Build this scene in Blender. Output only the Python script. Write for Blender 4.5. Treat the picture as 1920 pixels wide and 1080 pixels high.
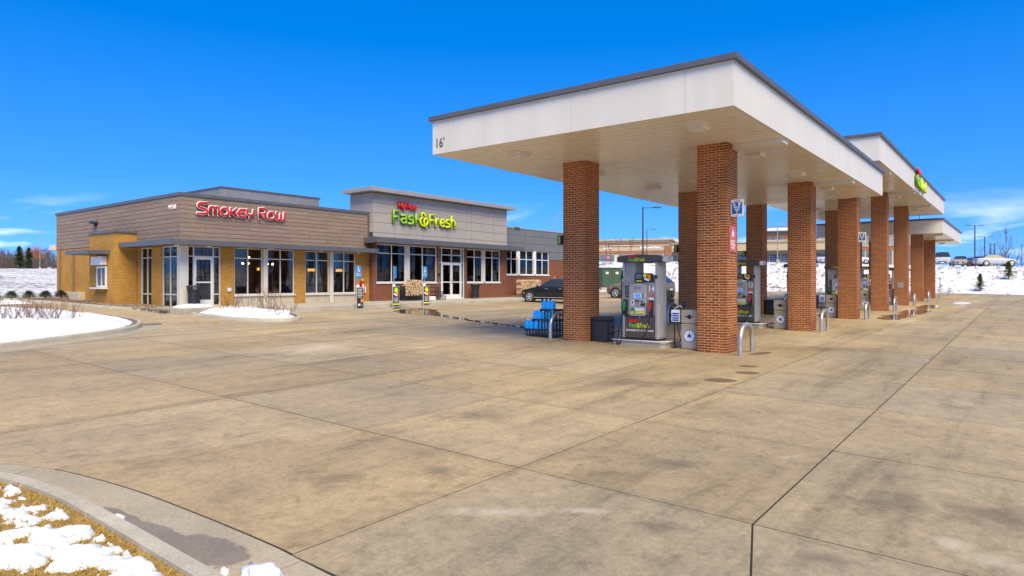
import bpy, bmesh, math, random
from mathutils import Vector, Matrix, noise as mnoise
R = math.radians
random.seed(7)
for o in list(bpy.data.objects): bpy.data.objects.remove(o)
SC = bpy.context.scene
COL = SC.collection

# ---------------------------------------------------------------- camera
HC = 1.6944                      # eye height above the foot of the nearest column (z = 0)
cam_d = bpy.data.cameras.new('camera')
cam = bpy.data.objects.new('camera', cam_d); COL.objects.link(cam)
cam_d.sensor_width = 36.0; cam_d.lens = 1237.0 / 1920.0 * 36.0
cam_d.shift_y = -12.3 / 1920.0
cam_d.clip_start = 0.05; cam_d.clip_end = 6000
cam.location = (0, 0, HC)
cam.rotation_euler = (R(90), 0, math.atan2(0.6127, 0.7904) - R(90))
SC.camera = cam
SC.render.resolution_x = 1024; SC.render.resolution_y = 576

# ---------------------------------------------------------------- sky and sun
SUN_AZ = math.atan2(-0.80, -0.60)     # direction towards the sun, in world x/y
SUN_EL = R(51)
CLOUD_OFF = (8.2, 30.6, 0)
SKY_LIFT, SKY_SAT, SKY_TINT = 0.20, 1.62, (1.0, 1.08, 1.36, 1)
w = bpy.data.worlds.new('World'); SC.world = w; w.use_nodes = True
nt = w.node_tree; nt.nodes.clear()
def wn(t): return nt.nodes.new(t)
sky = wn('ShaderNodeTexSky'); sky.sky_type = 'NISHITA'; sky.sun_disc = False
sky.sun_elevation = SUN_EL; sky.sun_rotation = R(90) - SUN_AZ
sky.altitude = 300; sky.air_density = 1.0; sky.dust_density = 0.4; sky.ozone_density = 1.0
tc = wn('ShaderNodeTexCoord'); sep = wn('ShaderNodeSeparateXYZ'); nt.links.new(tc.outputs['Generated'], sep.inputs[0])
# the sky is read a little above the true direction, so the haze band at the horizon stays blue
up = wn('ShaderNodeVectorMath'); up.operation = 'MAXIMUM'; nt.links.new(tc.outputs['Generated'], up.inputs[0]); up.inputs[1].default_value = (-2, -2, 0.0)
up2 = wn('ShaderNodeVectorMath'); up2.operation = 'ADD'; nt.links.new(up.outputs[0], up2.inputs[0]); up2.inputs[1].default_value = (0, 0, SKY_LIFT)
up3 = wn('ShaderNodeVectorMath'); up3.operation = 'NORMALIZE'; nt.links.new(up2.outputs[0], up3.inputs[0])
nt.links.new(up3.outputs[0], sky.inputs['Vector'])
hs = wn('ShaderNodeHueSaturation'); hs.inputs['Saturation'].default_value = SKY_SAT
nt.links.new(sky.outputs[0], hs.inputs['Color'])
# haze: towards the horizon the sky keeps its own paler colour
hz = wn('ShaderNodeMapRange'); hz.inputs['From Min'].default_value = 0.0; hz.inputs['From Max'].default_value = 0.34; hz.inputs['To Min'].default_value = 0.34; hz.inputs['To Max'].default_value = 0.0
nt.links.new(sep.outputs['Z'], hz.inputs['Value'])
pale = wn('ShaderNodeMixRGB'); nt.links.new(hz.outputs[0], pale.inputs[0]); nt.links.new(hs.outputs[0], pale.inputs[1]); nt.links.new(sky.outputs[0], pale.inputs[2])
tint = wn('ShaderNodeMixRGB'); tint.blend_type = 'MULTIPLY'; tint.inputs[0].default_value = 1.0; tint.inputs[2].default_value = SKY_TINT
nt.links.new(pale.outputs[0], tint.inputs[1])
# thin low clouds: noise stretched along the horizon, only in a belt of low elevation
div = wn('ShaderNodeMath'); div.operation = 'ADD'; div.inputs[1].default_value = 0.12; nt.links.new(sep.outputs['Z'], div.inputs[0])
px_ = wn('ShaderNodeMath'); px_.operation = 'DIVIDE'; nt.links.new(sep.outputs['X'], px_.inputs[0]); nt.links.new(div.outputs[0], px_.inputs[1])
py_ = wn('ShaderNodeMath'); py_.operation = 'DIVIDE'; nt.links.new(sep.outputs['Y'], py_.inputs[0]); nt.links.new(div.outputs[0], py_.inputs[1])
cmb = wn('ShaderNodeCombineXYZ'); nt.links.new(px_.outputs[0], cmb.inputs[0]); nt.links.new(py_.outputs[0], cmb.inputs[1])
cn = wn('ShaderNodeTexNoise'); cn.inputs['Scale'].default_value = 0.9; cn.inputs['Detail'].default_value = 7; cn.inputs['Roughness'].default_value = 0.55
cn.inputs['Distortion'].default_value = 0.3
cmo = wn('ShaderNodeVectorMath'); cmo.operation = 'ADD'; cmo.inputs[1].default_value = CLOUD_OFF; nt.links.new(cmb.outputs[0], cmo.inputs[0]); nt.links.new(cmo.outputs[0], cn.inputs['Vector'])
cr = wn('ShaderNodeValToRGB'); cr.color_ramp.elements[0].position = 0.56; cr.color_ramp.elements[1].position = 0.72
nt.links.new(cn.outputs['Fac'], cr.inputs[0])
el = wn('ShaderNodeMapRange'); el.inputs['From Min'].default_value = 0.05; el.inputs['From Max'].default_value = 0.12
el.inputs['To Min'].default_value = 1.0; el.inputs['To Max'].default_value = 0.0
nt.links.new(sep.outputs['Z'], el.inputs['Value'])
cm = wn('ShaderNodeMath'); cm.operation = 'MULTIPLY'; nt.links.new(cr.outputs[0], cm.inputs[0]); nt.links.new(el.outputs[0], cm.inputs[1])
cm2 = wn('ShaderNodeMath'); cm2.operation = 'MULTIPLY'; cm2.inputs[1].default_value = 0.6; nt.links.new(cm.outputs[0], cm2.inputs[0])
mx = wn('ShaderNodeMixRGB'); nt.links.new(cm2.outputs[0], mx.inputs[0]); nt.links.new(tint.outputs[0], mx.inputs[1]); mx.inputs[2].default_value = (9.5, 9.5, 9.6, 1)
bg = wn('ShaderNodeBackground'); bg.inputs['Strength'].default_value = 0.145
nt.links.new(mx.outputs[0], bg.inputs[0])
wo = wn('ShaderNodeOutputWorld'); nt.links.new(bg.outputs[0], wo.inputs[0])

sd = bpy.data.lights.new('sun', 'SUN'); sd.energy = 4.4; sd.angle = R(44); sd.color = (1.0, 0.87, 0.58)
sun = bpy.data.objects.new('sun', sd); COL.objects.link(sun)
sv = Vector((math.cos(SUN_AZ) * math.cos(SUN_EL), math.sin(SUN_AZ) * math.cos(SUN_EL), math.sin(SUN_EL)))
sun.rotation_euler = (-sv).to_track_quat('-Z', 'Y').to_euler()
vs = SC.view_settings; vs.view_transform = 'Standard'; vs.look = 'None'; vs.gamma = 1; vs.use_curve_mapping = False; vs.exposure = 0.52

# ---------------------------------------------------------------- ground plane of the lot (a measured fall of 0.8 % and 1.9 %)
BX, BY, GX0, GY0 = 0.0081, 0.019, 15.2428, 5.4735
def g(x, y): return BX * (x - GX0) + BY * (y - GY0)

# ---------------------------------------------------------------- helpers
def link(o, parent=None):
    COL.objects.link(o)
    if parent is not None: o.parent = parent
    return o
def tag(o, label=None, cat=None, group=None, kind=None):
    if label: o['label'] = label
    if cat: o['category'] = cat
    if group: o['group'] = group
    if kind: o['kind'] = kind
    return o
def thing(name, loc, label, cat, group=None, rz=0.0):
    o = bpy.data.objects.new(name, None); o.empty_display_size = 0.2
    o.location = loc; o.rotation_euler = (0, 0, rz); COL.objects.link(o)
    return tag(o, label, cat, group)
def copy_tree(o, parent=None):
    c = o.copy(); COL.objects.link(c)
    if parent is not None: c.parent = parent
    for ch in list(o.children): copy_tree(ch, c)
    return c
class MB:
    def __init__(s): s.v = []; s.f = []
    def add(s, vs, fs):
        n = len(s.v); s.v += [tuple(p) for p in vs]; s.f += [tuple(i + n for i in q) for q in fs]; return s
    def box(s, x0, x1, y0, y1, z0, z1):
        return s.add([(x0,y0,z0),(x1,y0,z0),(x1,y1,z0),(x0,y1,z0),(x0,y0,z1),(x1,y0,z1),(x1,y1,z1),(x0,y1,z1)],
                     [(0,3,2,1),(4,5,6,7),(0,1,5,4),(1,2,6,5),(2,3,7,6),(3,0,4,7)])
    def prism(s, poly, z0, z1):          # poly counter-clockwise; z0/z1 numbers or functions of (x, y)
        f0 = z0 if callable(z0) else (lambda x, y: z0); f1 = z1 if callable(z1) else (lambda x, y: z1)
        n = len(poly)
        return s.add([(x, y, f0(x, y)) for x, y in poly] + [(x, y, f1(x, y)) for x, y in poly],
                     [tuple(range(n - 1, -1, -1)), tuple(range(n, 2 * n))] + [(i, (i + 1) % n, n + (i + 1) % n, n + i) for i in range(n)])
    def extr(s, pts, axis, a, b):        # 2-D outline swept along axis 'x' or 'y'; pts are the two other coordinates
        n = len(pts)
        mk = (lambda p, t: (t, p[0], p[1])) if axis == 'x' else (lambda p, t: (p[0], t, p[1]))
        return s.add([mk(p, a) for p in pts] + [mk(p, b) for p in pts],
                     [tuple(range(n)), tuple(range(2 * n - 1, n - 1, -1))] + [(i, n + i, n + (i + 1) % n, (i + 1) % n) for i in range(n)])
    def tube(s, path, r, seg=8, cap=True, flat=None):
        path = [Vector(p) for p in path]; n = len(path); rings = []
        rr = r if isinstance(r, (list, tuple)) else [r] * n
        up = Vector((0, 0, 1)); prevu = None
        for i, p in enumerate(path):
            t = (path[min(i + 1, n - 1)] - path[max(i - 1, 0)])
            if t.length < 1e-9: t = Vector((0, 0, 1))
            t.normalize()
            if prevu is None:
                u = t.cross(up)
                if u.length < 1e-3: u = t.cross(Vector((1, 0, 0)))
            else:
                u = prevu - t * prevu.dot(t)
                if u.length < 1e-4: u = t.cross(up)
            u.normalize(); prevu = u; w_ = t.cross(u)
            ring = []
            for k in range(seg):
                a = 2 * math.pi * k / seg
                ring.append(p + (u * math.cos(a) + w_ * math.sin(a)) * rr[i])
            rings.append(ring)
        base = len(s.v)
        for ring in rings:
            for q in ring: s.v.append(tuple(q))
        for i in range(n - 1):
            for k in range(seg):
                a = base + i * seg + k; b = base + i * seg + (k + 1) % seg
                s.f.append((a, b, b + seg, a + seg))
        if cap:
            s.f.append(tuple(base + k for k in range(seg - 1, -1, -1)))
            s.f.append(tuple(base + (n - 1) * seg + k for k in range(seg)))
        return s
    def cyl(s, c, r, z0, z1, seg=16, r1=None):
        return s.tube([(c[0], c[1], z0), (c[0], c[1], z1)], [r, r if r1 is None else r1], seg)
    def lathe(s, prof, seg=16, c=(0, 0, 0)):   # profile of (radius, z)
        base = len(s.v); m = len(prof)
        for r, z in prof:
            for k in range(seg):
                a = 2 * math.pi * k / seg; s.v.append((c[0] + r * math.cos(a), c[1] + r * math.sin(a), c[2] + z))
        for i in range(m - 1):
            for k in range(seg):
                a = base + i * seg + k; b = base + i * seg + (k + 1) % seg
                s.f.append((a, b, b + seg, a + seg))
        s.f.append(tuple(base + k for k in range(seg - 1, -1, -1))); s.f.append(tuple(base + (m - 1) * seg + k for k in range(seg)))
        return s
    def ball(s, c, r, n=8, m=6, jit=0.0, sc=(1, 1, 1)):
        base = len(s.v)
        for i in range(m + 1):
            th = math.pi * i / m
            for k in range(n):
                ph = 2 * math.pi * k / n
                q = r * (1 + random.uniform(-jit, jit))
                s.v.append((c[0] + sc[0] * q * math.sin(th) * math.cos(ph), c[1] + sc[1] * q * math.sin(th) * math.sin(ph), c[2] + sc[2] * q * math.cos(th)))
        for i in range(m):
            for k in range(n):
                a = base + i * n + k; b = base + i * n + (k + 1) % n
                s.f.append((a, a + n, b + n, b))
        return s
    def mesh(s, name, mat, smooth=False, fix=True):
        me = bpy.data.meshes.new(name); me.from_pydata(s.v, [], s.f)
        if fix:
            bm = bmesh.new(); bm.from_mesh(me); bmesh.ops.recalc_face_normals(bm, faces=bm.faces); bm.to_mesh(me); bm.free()
        me.materials.append(mat)
        if smooth: me.polygons.foreach_set('use_smooth', [True] * len(me.polygons))
        me.update(); return me
    def build(s, name, mat, parent=None, smooth=False, bevel=0.0, fix=True, loc=None, seg=2):
        o = bpy.data.objects.new(name, s.mesh(name, mat, smooth, fix))
        link(o, parent)
        if loc is not None: o.location = loc
        if bevel:
            m = o.modifiers.new('bevel', 'BEVEL'); m.width = bevel; m.segments = seg; m.limit_method = 'ANGLE'; m.angle_limit = R(35)
            m.harden_normals = False
        if smooth == 'auto': pass
        return o
_unit = {}
def piece(name, mat, parent, c, size, rz=0.0, rot=None):   # a box that shares one unit-cube mesh per material
    me = _unit.get(mat.name)
    if me is None:
        me = MB().box(-.5, .5, -.5, .5, -.5, .5).mesh('piece_' + mat.name, mat); _unit[mat.name] = me
    o = bpy.data.objects.new(name, me); link(o, parent)
    o.location = c; o.scale = size
    o.rotation_euler = rot if rot else (0, 0, rz)
    return o
def catmull(pts, n=6, closed=True):
    out = []; m = len(pts)
    rng = range(m) if closed else range(m - 1)
    for i in rng:
        if closed: p0, p1, p2, p3 = pts[i - 1], pts[i], pts[(i + 1) % m], pts[(i + 2) % m]
        else: p0, p1, p2, p3 = pts[max(i - 1, 0)], pts[i], pts[i + 1], pts[min(i + 2, m - 1)]
        for k in range(n):
            t = k / n
            out.append(tuple(0.5 * ((2 * p1[j]) + (-p0[j] + p2[j]) * t + (2 * p0[j] - 5 * p1[j] + 4 * p2[j] - p3[j]) * t * t + (-p0[j] + 3 * p1[j] - 3 * p2[j] + p3[j]) * t ** 3) for j in range(2)))
    if not closed: out.append(tuple(pts[-1]))
    return out
def offset_poly(pts, d, closed=True):     # + d moves to the right-hand side of the walking direction
    out = []; n = len(pts)
    for i in range(n):
        a = pts[i - 1] if (closed or i > 0) else pts[i]; b = pts[(i + 1) % n] if (closed or i < n - 1) else pts[i]
        t = Vector((b[0] - a[0], b[1] - a[1])); t.normalize()
        out.append((pts[i][0] + t.y * d, pts[i][1] - t.x * d))
    return out
def inside(p, poly):
    x, y = p; c = False; n = len(poly); j = n - 1
    for i in range(n):
        if ((poly[i][1] > y) != (poly[j][1] > y)) and (x < (poly[j][0] - poly[i][0]) * (y - poly[i][1]) / (poly[j][1] - poly[i][1]) + poly[i][0]): c = not c
        j = i
    return c
def sd_poly(p, poly):                     # distance to the outline
    best = 1e9; n = len(poly); P = Vector(p)
    for i in range(n):
        a = Vector(poly[i]); b = Vector(poly[(i + 1) % n]); ab = b - a
        t = max(0, min(1, (P - a).dot(ab) / max(ab.length_squared, 1e-9)))
        best = min(best, (P - a - ab * t).length)
    return best
def text(name, body, size, mat, parent=None, loc=(0, 0, 0), rot=(R(90), 0, 0), depth=0.003, align='CENTER', width=None, bold=0.0):
    cu = bpy.data.curves.new('t', 'FONT'); cu.body = body; cu.size = size; cu.extrude = depth; cu.align_x = align; cu.align_y = 'CENTER'
    cu.offset = bold; cu.resolution_u = 3
    tmp = bpy.data.objects.new('t', cu); COL.objects.link(tmp)
    me = bpy.data.meshes.new_from_object(tmp); bpy.data.objects.remove(tmp); bpy.data.curves.remove(cu)
    if width:
        xs = [v.co.x for v in me.vertices]; s_ = width / (max(xs) - min(xs))
        for v in me.vertices: v.co.x *= s_
    me.materials.clear(); me.materials.append(mat); me.name = name
    o = bpy.data.objects.new(name, me); link(o, parent); o.location = loc; o.rotation_euler = rot
    return o

# ---------------------------------------------------------------- materials
MATS = {}
class NT:
    def __init__(s, name):
        s.m = bpy.data.materials.new(name); s.m.use_nodes = True; s.t = s.m.node_tree
        s.b = s.t.nodes['Principled BSDF']; s.o = s.t.nodes['Material Output']; MATS[name] = s.m
    def n(s, t, **k):
        o = s.t.nodes.new(t)
        for a, b in k.items(): setattr(o, a, b)
        return o
    def l(s, a, b): s.t.links.new(a, b)
    def pos(s, scale=(1, 1, 1)):
        gm = s.n('ShaderNodeNewGeometry'); mp = s.n('ShaderNodeMapping'); mp.inputs['Scale'].default_value = scale
        s.l(gm.outputs['Position'], mp.inputs['Vector']); return mp.outputs['Vector']
    def noise(s, scale, detail=4, rough=0.55, vec=None, dist=0.0):
        n = s.n('ShaderNodeTexNoise'); n.inputs['Scale'].default_value = scale; n.inputs['Detail'].default_value = detail
        n.inputs['Roughness'].default_value = rough; n.inputs['Distortion'].default_value = dist
        s.l(vec if vec is not None else s.pos(), n.inputs['Vector']); return n.outputs['Fac']
    def ramp(s, fac, stops):
        r = s.n('ShaderNodeValToRGB'); e = r.color_ramp.elements
        while len(e) < len(stops): e.new(0.5)
        for i, (p, c) in enumerate(stops):
            e[i].position = p; e[i].color = (c, c, c, 1) if isinstance(c, (int, float)) else (c[0], c[1], c[2], 1)
        s.l(fac, r.inputs[0]); return r.outputs[0]
    def mix(s, fac, a, b, mode='MIX'):
        m = s.n('ShaderNodeMixRGB', blend_type=mode)
        for i, v in ((0, fac), (1, a), (2, b)):
            if isinstance(v, (int, float)): m.inputs[i].default_value = v if i == 0 else (v, v, v, 1)
            elif isinstance(v, tuple): m.inputs[i].default_value = (v[0], v[1], v[2], 1)
            else: s.l(v, m.inputs[i])
        return m.outputs[0]
    def math(s, op, a, b=0.0):
        m = s.n('ShaderNodeMath', operation=op)
        for i, v in ((0, a), (1, b)):
            if isinstance(v, (int, float)): m.inputs[i].default_value = v
            else: s.l(v, m.inputs[i])
        return m.outputs[0]
    def blots(s, lst, wob=0.9, nscale=3.0):     # nearest of several stains: 0 at a centre, 1 at its rim, ragged by noise
        out = None; gm = s.n('ShaderNodeNewGeometry')
        for (x, y, a, b, ang) in lst:
            mp = s.n('ShaderNodeMapping', vector_type='TEXTURE'); mp.inputs['Location'].default_value = (x, y, 0); mp.inputs['Rotation'].default_value = (0, 0, R(ang)); mp.inputs['Scale'].default_value = (a, b, 1e6)
            s.l(gm.outputs['Position'], mp.inputs['Vector']); ln = s.n('ShaderNodeVectorMath', operation='LENGTH'); s.l(mp.outputs[0], ln.inputs[0])
            out = ln.outputs['Value'] if out is None else s.math('MINIMUM', out, ln.outputs['Value'])
        f = s.noise(nscale, 8, 0.7)
        return s.math('ADD', out, s.math('MULTIPLY', s.math('SUBTRACT', f, 0.5), wob * 2))
    def bump(s, h, strength=0.3, dist=0.01):
        b = s.n('ShaderNodeBump'); b.inputs['Strength'].default_value = strength; b.inputs['Distance'].default_value = dist
        s.l(h, b.inputs['Height']); s.l(b.outputs[0], s.b.inputs['Normal'])
    def set(s, color=None, rough=None, metal=None, spec=None):
        for k, v in (('Base Color', color), ('Roughness', rough), ('Metallic', metal), ('Specular IOR Level', spec)):
            if v is None: continue
            if isinstance(v, tuple): s.b.inputs[k].default_value = (v[0], v[1], v[2], 1)
            elif isinstance(v, (int, float)): s.b.inputs[k].default_value = v
            else: s.l(v, s.b.inputs[k])
        return s.m
def rand_fac(T):        # one value per piece, for single objects and for joined islands alike
    oi = T.n('ShaderNodeObjectInfo'); gm = T.n('ShaderNodeNewGeometry')
    return T.math('FRACT', T.math('ADD', oi.outputs['Random'], gm.outputs['Random Per Island']))
def plain(name, c, rough=0.55, metal=0.0, var=0.12, scale=6.0, bump=0.0, spec=0.5):
    T = NT(name); f = T.noise(scale, 5, 0.6)
    col = T.mix(T.ramp(f, [(0.3, 0.0), (0.7, 1.0)]), tuple(max(0, k * (1 - var)) for k in c), tuple(min(1, k * (1 + var)) for k in c))
    T.set(col, T.ramp(f, [(0.2, max(0.02, rough - 0.08)), (0.8, min(1, rough + 0.08))]), metal, spec)
    if bump: T.bump(f, bump, 0.004)
    return T.m
def wall_uv(T):         # (x + y, z): runs along any wall that follows the site's axes
    gm = T.n('ShaderNodeNewGeometry'); sp = T.n('ShaderNodeSeparateXYZ'); T.l(gm.outputs['Position'], sp.inputs[0])
    cb = T.n('ShaderNodeCombineXYZ'); T.l(T.math('ADD', sp.outputs['X'], sp.outputs['Y']), cb.inputs[0]); T.l(sp.outputs['Z'], cb.inputs[1])
    return cb.outputs[0]
def brickwall(name, c1, c2, mortar, bw=0.203, rh=0.0677, ms=0.009):
    T = NT(name); b = T.n('ShaderNodeTexBrick'); T.l(wall_uv(T), b.inputs['Vector'])
    b.inputs['Scale'].default_value = 1.0; b.inputs['Brick Width'].default_value = bw; b.inputs['Row Height'].default_value = rh
    b.inputs['Mortar Size'].default_value = ms; b.inputs['Mortar Smooth'].default_value = 0.2; b.inputs['Bias'].default_value = 0.0
    for i, c in (('Color1', c1), ('Color2', c2), ('Mortar', mortar)): b.inputs[i].default_value = (c[0], c[1], c[2], 1)
    big = T.noise(0.8, 5, 0.6); fine = T.noise(60, 3, 0.6)
    col = T.mix(0.55, b.outputs['Color'], T.mix(1.0, b.outputs['Color'], T.ramp(big, [(0.25, 0.62), (0.75, 1.2)]), 'MULTIPLY'))
    T.set(T.mix(0.35, col, T.mix(1.0, col, T.ramp(fine, [(0.3, 0.6), (0.7, 1.3)]), 'MULTIPLY')), 0.85, 0, 0.25)
    T.bump(T.math('SUBTRACT', T.math('MULTIPLY', fine, 0.15), b.outputs['Fac']), 0.5, 0.006)
    return T.m

def make_materials():
    # concrete: tan, mottled, with tyre-dark drift and rain marks that have shapes of their own
    for nm, tintc in (('concrete', (1, 1, 1)),):
        T = NT(nm); v = T.pos(); oi = T.n('ShaderNodeObjectInfo')
        big = T.noise(0.13, 6, 0.62, v, 0.5); mid = T.noise(0.8, 9, 0.72, T.pos((1.0, 0.6, 1)), 0.5); fine = T.noise(20, 6, 0.75, v); grit = T.noise(120, 3, 0.7, v)
        streak = T.noise(0.55, 9, 0.70, T.pos((0.30, 2.4, 1)), 0.3); speck = T.noise(5.5, 5, 0.75, v)
        base = T.mix(T.ramp(big, [(0.32, 0.0), (0.66, 1.0)]), (0.295, 0.220, 0.122), (0.460, 0.328, 0.158))
        base = T.mix(T.math('MULTIPLY', oi.outputs['Random'], 0.6), base, (0.345, 0.278, 0.178))
        base = T.mix(1.0, base, T.ramp(T.math('FRACT', T.math('MULTIPLY', oi.outputs['Random'], 7.31)), [(0.0, 0.88), (1.0, 1.10)]), 'MULTIPLY')
        base = T.mix(1.0, base, T.ramp(mid, [(0.28, 0.72), (0.42, 0.94), (0.55, 1.02), (0.75, 1.10)]), 'MULTIPLY')
        base = T.mix(1.0, base, T.ramp(streak, [(0.34, 0.68), (0.46, 0.97), (0.7, 1.12)]), 'MULTIPLY')
        base = T.mix(1.0, base, T.ramp(speck, [(0.32, 0.74), (0.45, 0.97), (0.70, 1.14)]), 'MULTIPLY')
        base = T.mix(1.0, base, T.ramp(fine, [(0.28, 0.76), (0.72, 1.20)]), 'MULTIPLY')
        base = T.mix(1.0, base, T.ramp(grit, [(0.3, 0.84), (0.7, 1.13)]), 'MULTIPLY')
        tcg = T.n('ShaderNodeTexCoord'); sg_ = T.n('ShaderNodeSeparateXYZ'); T.l(tcg.outputs['Generated'], sg_.inputs[0])
        eu = T.math('MULTIPLY', sg_.outputs['X'], T.math('SUBTRACT', 1.0, sg_.outputs['X'])); ev = T.math('MULTIPLY', sg_.outputs['Y'], T.math('SUBTRACT', 1.0, sg_.outputs['Y']))
        edge = T.math('SUBTRACT', T.math('MINIMUM', eu, ev), T.math('MULTIPLY', T.math('SUBTRACT', mid, 0.42), 0.22))
        base = T.mix(1.0, base, T.ramp(edge, [(0.0, 0.93), (0.012, 0.99), (0.03, 1.0)]), 'MULTIPLY')
        spots = T.noise(1.1, 6, 0.62, T.pos((1, 1.6, 1)), 0.8)
        base = T.mix(T.ramp(spots, [(0.66, 0.0), (0.76, 0.62)]), base, (0.12, 0.092, 0.06))
        salt = T.noise(1.0, 9, 0.78, T.pos((0.5, 1.7, 1)), 0.9)
        base = T.mix(T.ramp(salt, [(0.60, 0.0), (0.72, 0.55)]), base, (0.60, 0.50, 0.36))
        D = -52
        dark = T.blots([(4.5, 4.38, .34, .30, D), (3.75, 5.0, .42, .36, D), (5.41, 3.15, .36, .32, D), (6.24, 2.7, .34, .2, D), (6.31, .84, .5, .5, D), (6.5, .2, .6, .5, D), (4.63, 2.16, .3, .2, D), (4.77, 1.05, .26, .16, D), (14.6, 6.7, 1.5, .6, D), (17.9, 3.9, 2.0, .8, D), (6.57, 5.6, .6, .4, D), (24, 4.3, 3.2, .5, 0), (10.4, 5.0, 1.0, .4, D), (16.5, 14.5, 1.5, .8, D), (22, 8, 1.6, .7, D), (31, 8, 2, .8, 0), (13, 16, 2.6, .8, 8), (18, 15.5, 3.5, .7, 12)], 1.35, 4.5)
        base = T.mix(T.ramp(dark, [(0.0, 0.6), (1.1, 0.0)]), base, (0.115, 0.085, 0.052))
        damp = T.blots([(11.48, 4.24, .34, .30, D), (12.67, 4.17, .30, .22, D), (13.55, 4.42, .24, .17, D), (15.9, 4.9, .55, .18, -10)], 0.35, 2.0)
        base = T.mix(T.ramp(damp, [(0.72, 0.85), (0.95, 0.0)]), base, (0.115, 0.066, 0.028))
        pale = T.blots([(4.05, 3.3, .45, .12, D), (4.5, 2.8, .3, .10, D), (5.64, .39, .16, .14, D), (5.46, .14, .2, .2, D), (14.67, 11.9, .62, .5, D), (11.36, 11.5, .35, .25, D), (31, 3.7, 2.0, .5, 0), (56, 2.6, 2.6, .6, 0), (47, 3.0, 2.4, .5, 0), (9.8, 13.4, 1.6, .8, 20)], 1.1, 4.0)
        base = T.mix(T.ramp(pale, [(0.0, 0.42), (1.1, 0.0)]), base, (0.66, 0.56, 0.42))
        # the drive on the near right side is greyer with dark tyre drift
        gm = T.n('ShaderNodeNewGeometry'); sp = T.n('ShaderNodeSeparateXYZ'); T.l(gm.outputs['Position'], sp.inputs[0])
        lane = T.n('ShaderNodeMapRange'); lane.inputs['From Min'].default_value = 4.6; lane.inputs['From Max'].default_value = 3.2
        T.l(T.math('ADD', sp.outputs['Y'], T.math('MULTIPLY', mid, 0.8)), lane.inputs['Value'])
        base = T.mix(T.math('MULTIPLY', lane.outputs[0], 0.7), base, T.mix(1.0, base, (0.78, 0.83, 0.90), 'MULTIPLY'))
        T.set(base, T.ramp(mid, [(0.3, 0.62), (0.7, 0.88)]), 0, 0.35); T.bump(T.math('ADD', fine, T.math('MULTIPLY', grit, 0.5)), 0.25, 0.004)
    T = NT('kerb_concrete'); mid = T.noise(1.4, 6, 0.65); fine = T.noise(30, 4, 0.7)
    c = T.mix(T.ramp(mid, [(0.3, 0.0), (0.7, 1.0)]), (0.33, 0.29, 0.215), (0.47, 0.41, 0.31))
    T.set(T.mix(1.0, c, T.ramp(fine, [(0.3, 0.84), (0.7, 1.12)]), 'MULTIPLY'), 0.85, 0, 0.3); T.bump(fine, 0.25, 0.004)
    T = NT('gutter_concrete'); mid = T.noise(1.2, 6, 0.65); fine = T.noise(34, 4, 0.7)
    c = T.mix(T.ramp(mid, [(0.3, 0.0), (0.7, 1.0)]), (0.30, 0.248, 0.168), (0.40, 0.33, 0.225)); c = T.mix(1.0, c, T.ramp(fine, [(0.3, 0.80), (0.7, 1.15)]), 'MULTIPLY')
    wet = T.blots([(2.14, 5.5, .09, .45, 5), (2.18, 4.9, .12, .5, 5), (2.28, 4.35, .20, .40, 0), (9.9, 22.6, .7, .35, 60)], 0.5, 6.0); wf = T.ramp(wet, [(0.80, 1.0), (0.92, 0.0)])
    T.set(T.mix(wf, c, T.mix(1.0, c, (0.64, 0.62, 0.60), 'MULTIPLY')), T.ramp(wf, [(0.0, 0.82), (1.0, 0.38)]), 0, 0.3); T.bump(fine, 0.25, 0.004)
    plain('salt_crust', (0.52, 0.47, 0.39), 0.9, 0, 0.2, 5)
    plain('wet_concrete', (0.185, 0.15, 0.105), 0.55, 0, 0.25, 3.0)
    plain('joint', (0.022, 0.018, 0.014), 0.9, 0, 0.3, 20)
    # snow and the ground under it
    T = NT('snow'); f = T.noise(3.0, 6, 0.6); h = T.noise(14, 5, 0.65); dk = T.noise(2.2, 8, 0.78, T.pos((0.7, 2.0, 1)), 0.4)
    sc_ = T.mix(T.ramp(f, [(0.3, 0.0), (0.7, 1.0)]), (0.60, 0.60, 0.59), (0.73, 0.73, 0.72))
    T.set(T.mix(T.ramp(dk, [(0.655, 0.0), (0.70, 0.7)]), sc_, (0.28, 0.22, 0.14)), 0.65, 0, 0.2); T.bump(T.math('ADD', f, T.math('MULTIPLY', h, 0.4)), 0.5, 0.05)
    T = NT('snow_field'); big = T.noise(0.10, 5, 0.6, T.pos((1, 1, 1)), 0.4); fine = T.noise(2.4, 7, 0.72, T.pos((1.0, 1.0, 1.6)), 0.5); rows = T.noise(0.5, 5, 0.7, T.pos((0.22, 1.6, 1)), 0.5); f2 = T.noise(6.0, 6, 0.7)
    m = T.math('ADD', T.math('MULTIPLY', fine, 0.56), T.math('ADD', T.math('MULTIPLY', big, 0.18), T.math('MULTIPLY', rows, 0.26)))
    snowc = T.mix(f2, (0.56, 0.56, 0.56), (0.72, 0.72, 0.71)); dirt = T.mix(f2, (0.07, 0.05, 0.03), (0.22, 0.16, 0.09))
    T.set(T.mix(T.ramp(m, [(0.456, 1.0), (0.488, 0.0)]), snowc, dirt), 0.75, 0, 0.2); T.bump(T.math('ADD', fine, T.math('MULTIPLY', f2, 0.3)), 0.6, 0.12)
    plain('soil', (0.16, 0.10, 0.05), 0.95, 0, 0.4, 12, 0.5); plain('thatch', (0.30, 0.185, 0.045), 0.95, 0, 0.45, 40, 0.8)
    T = NT('dry_grass'); T.set(T.mix(rand_fac(T), (0.26, 0.15, 0.025), (0.50, 0.32, 0.07)), 0.8, 0, 0.2)
    plain('rock', (0.22, 0.16, 0.10), 0.9, 0, 0.45, 7, 0.5)
    # walls
    brickwall('yellow_brick', (0.54, 0.275, 0.05), (0.44, 0.21, 0.036), (0.30, 0.17, 0.05))
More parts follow.
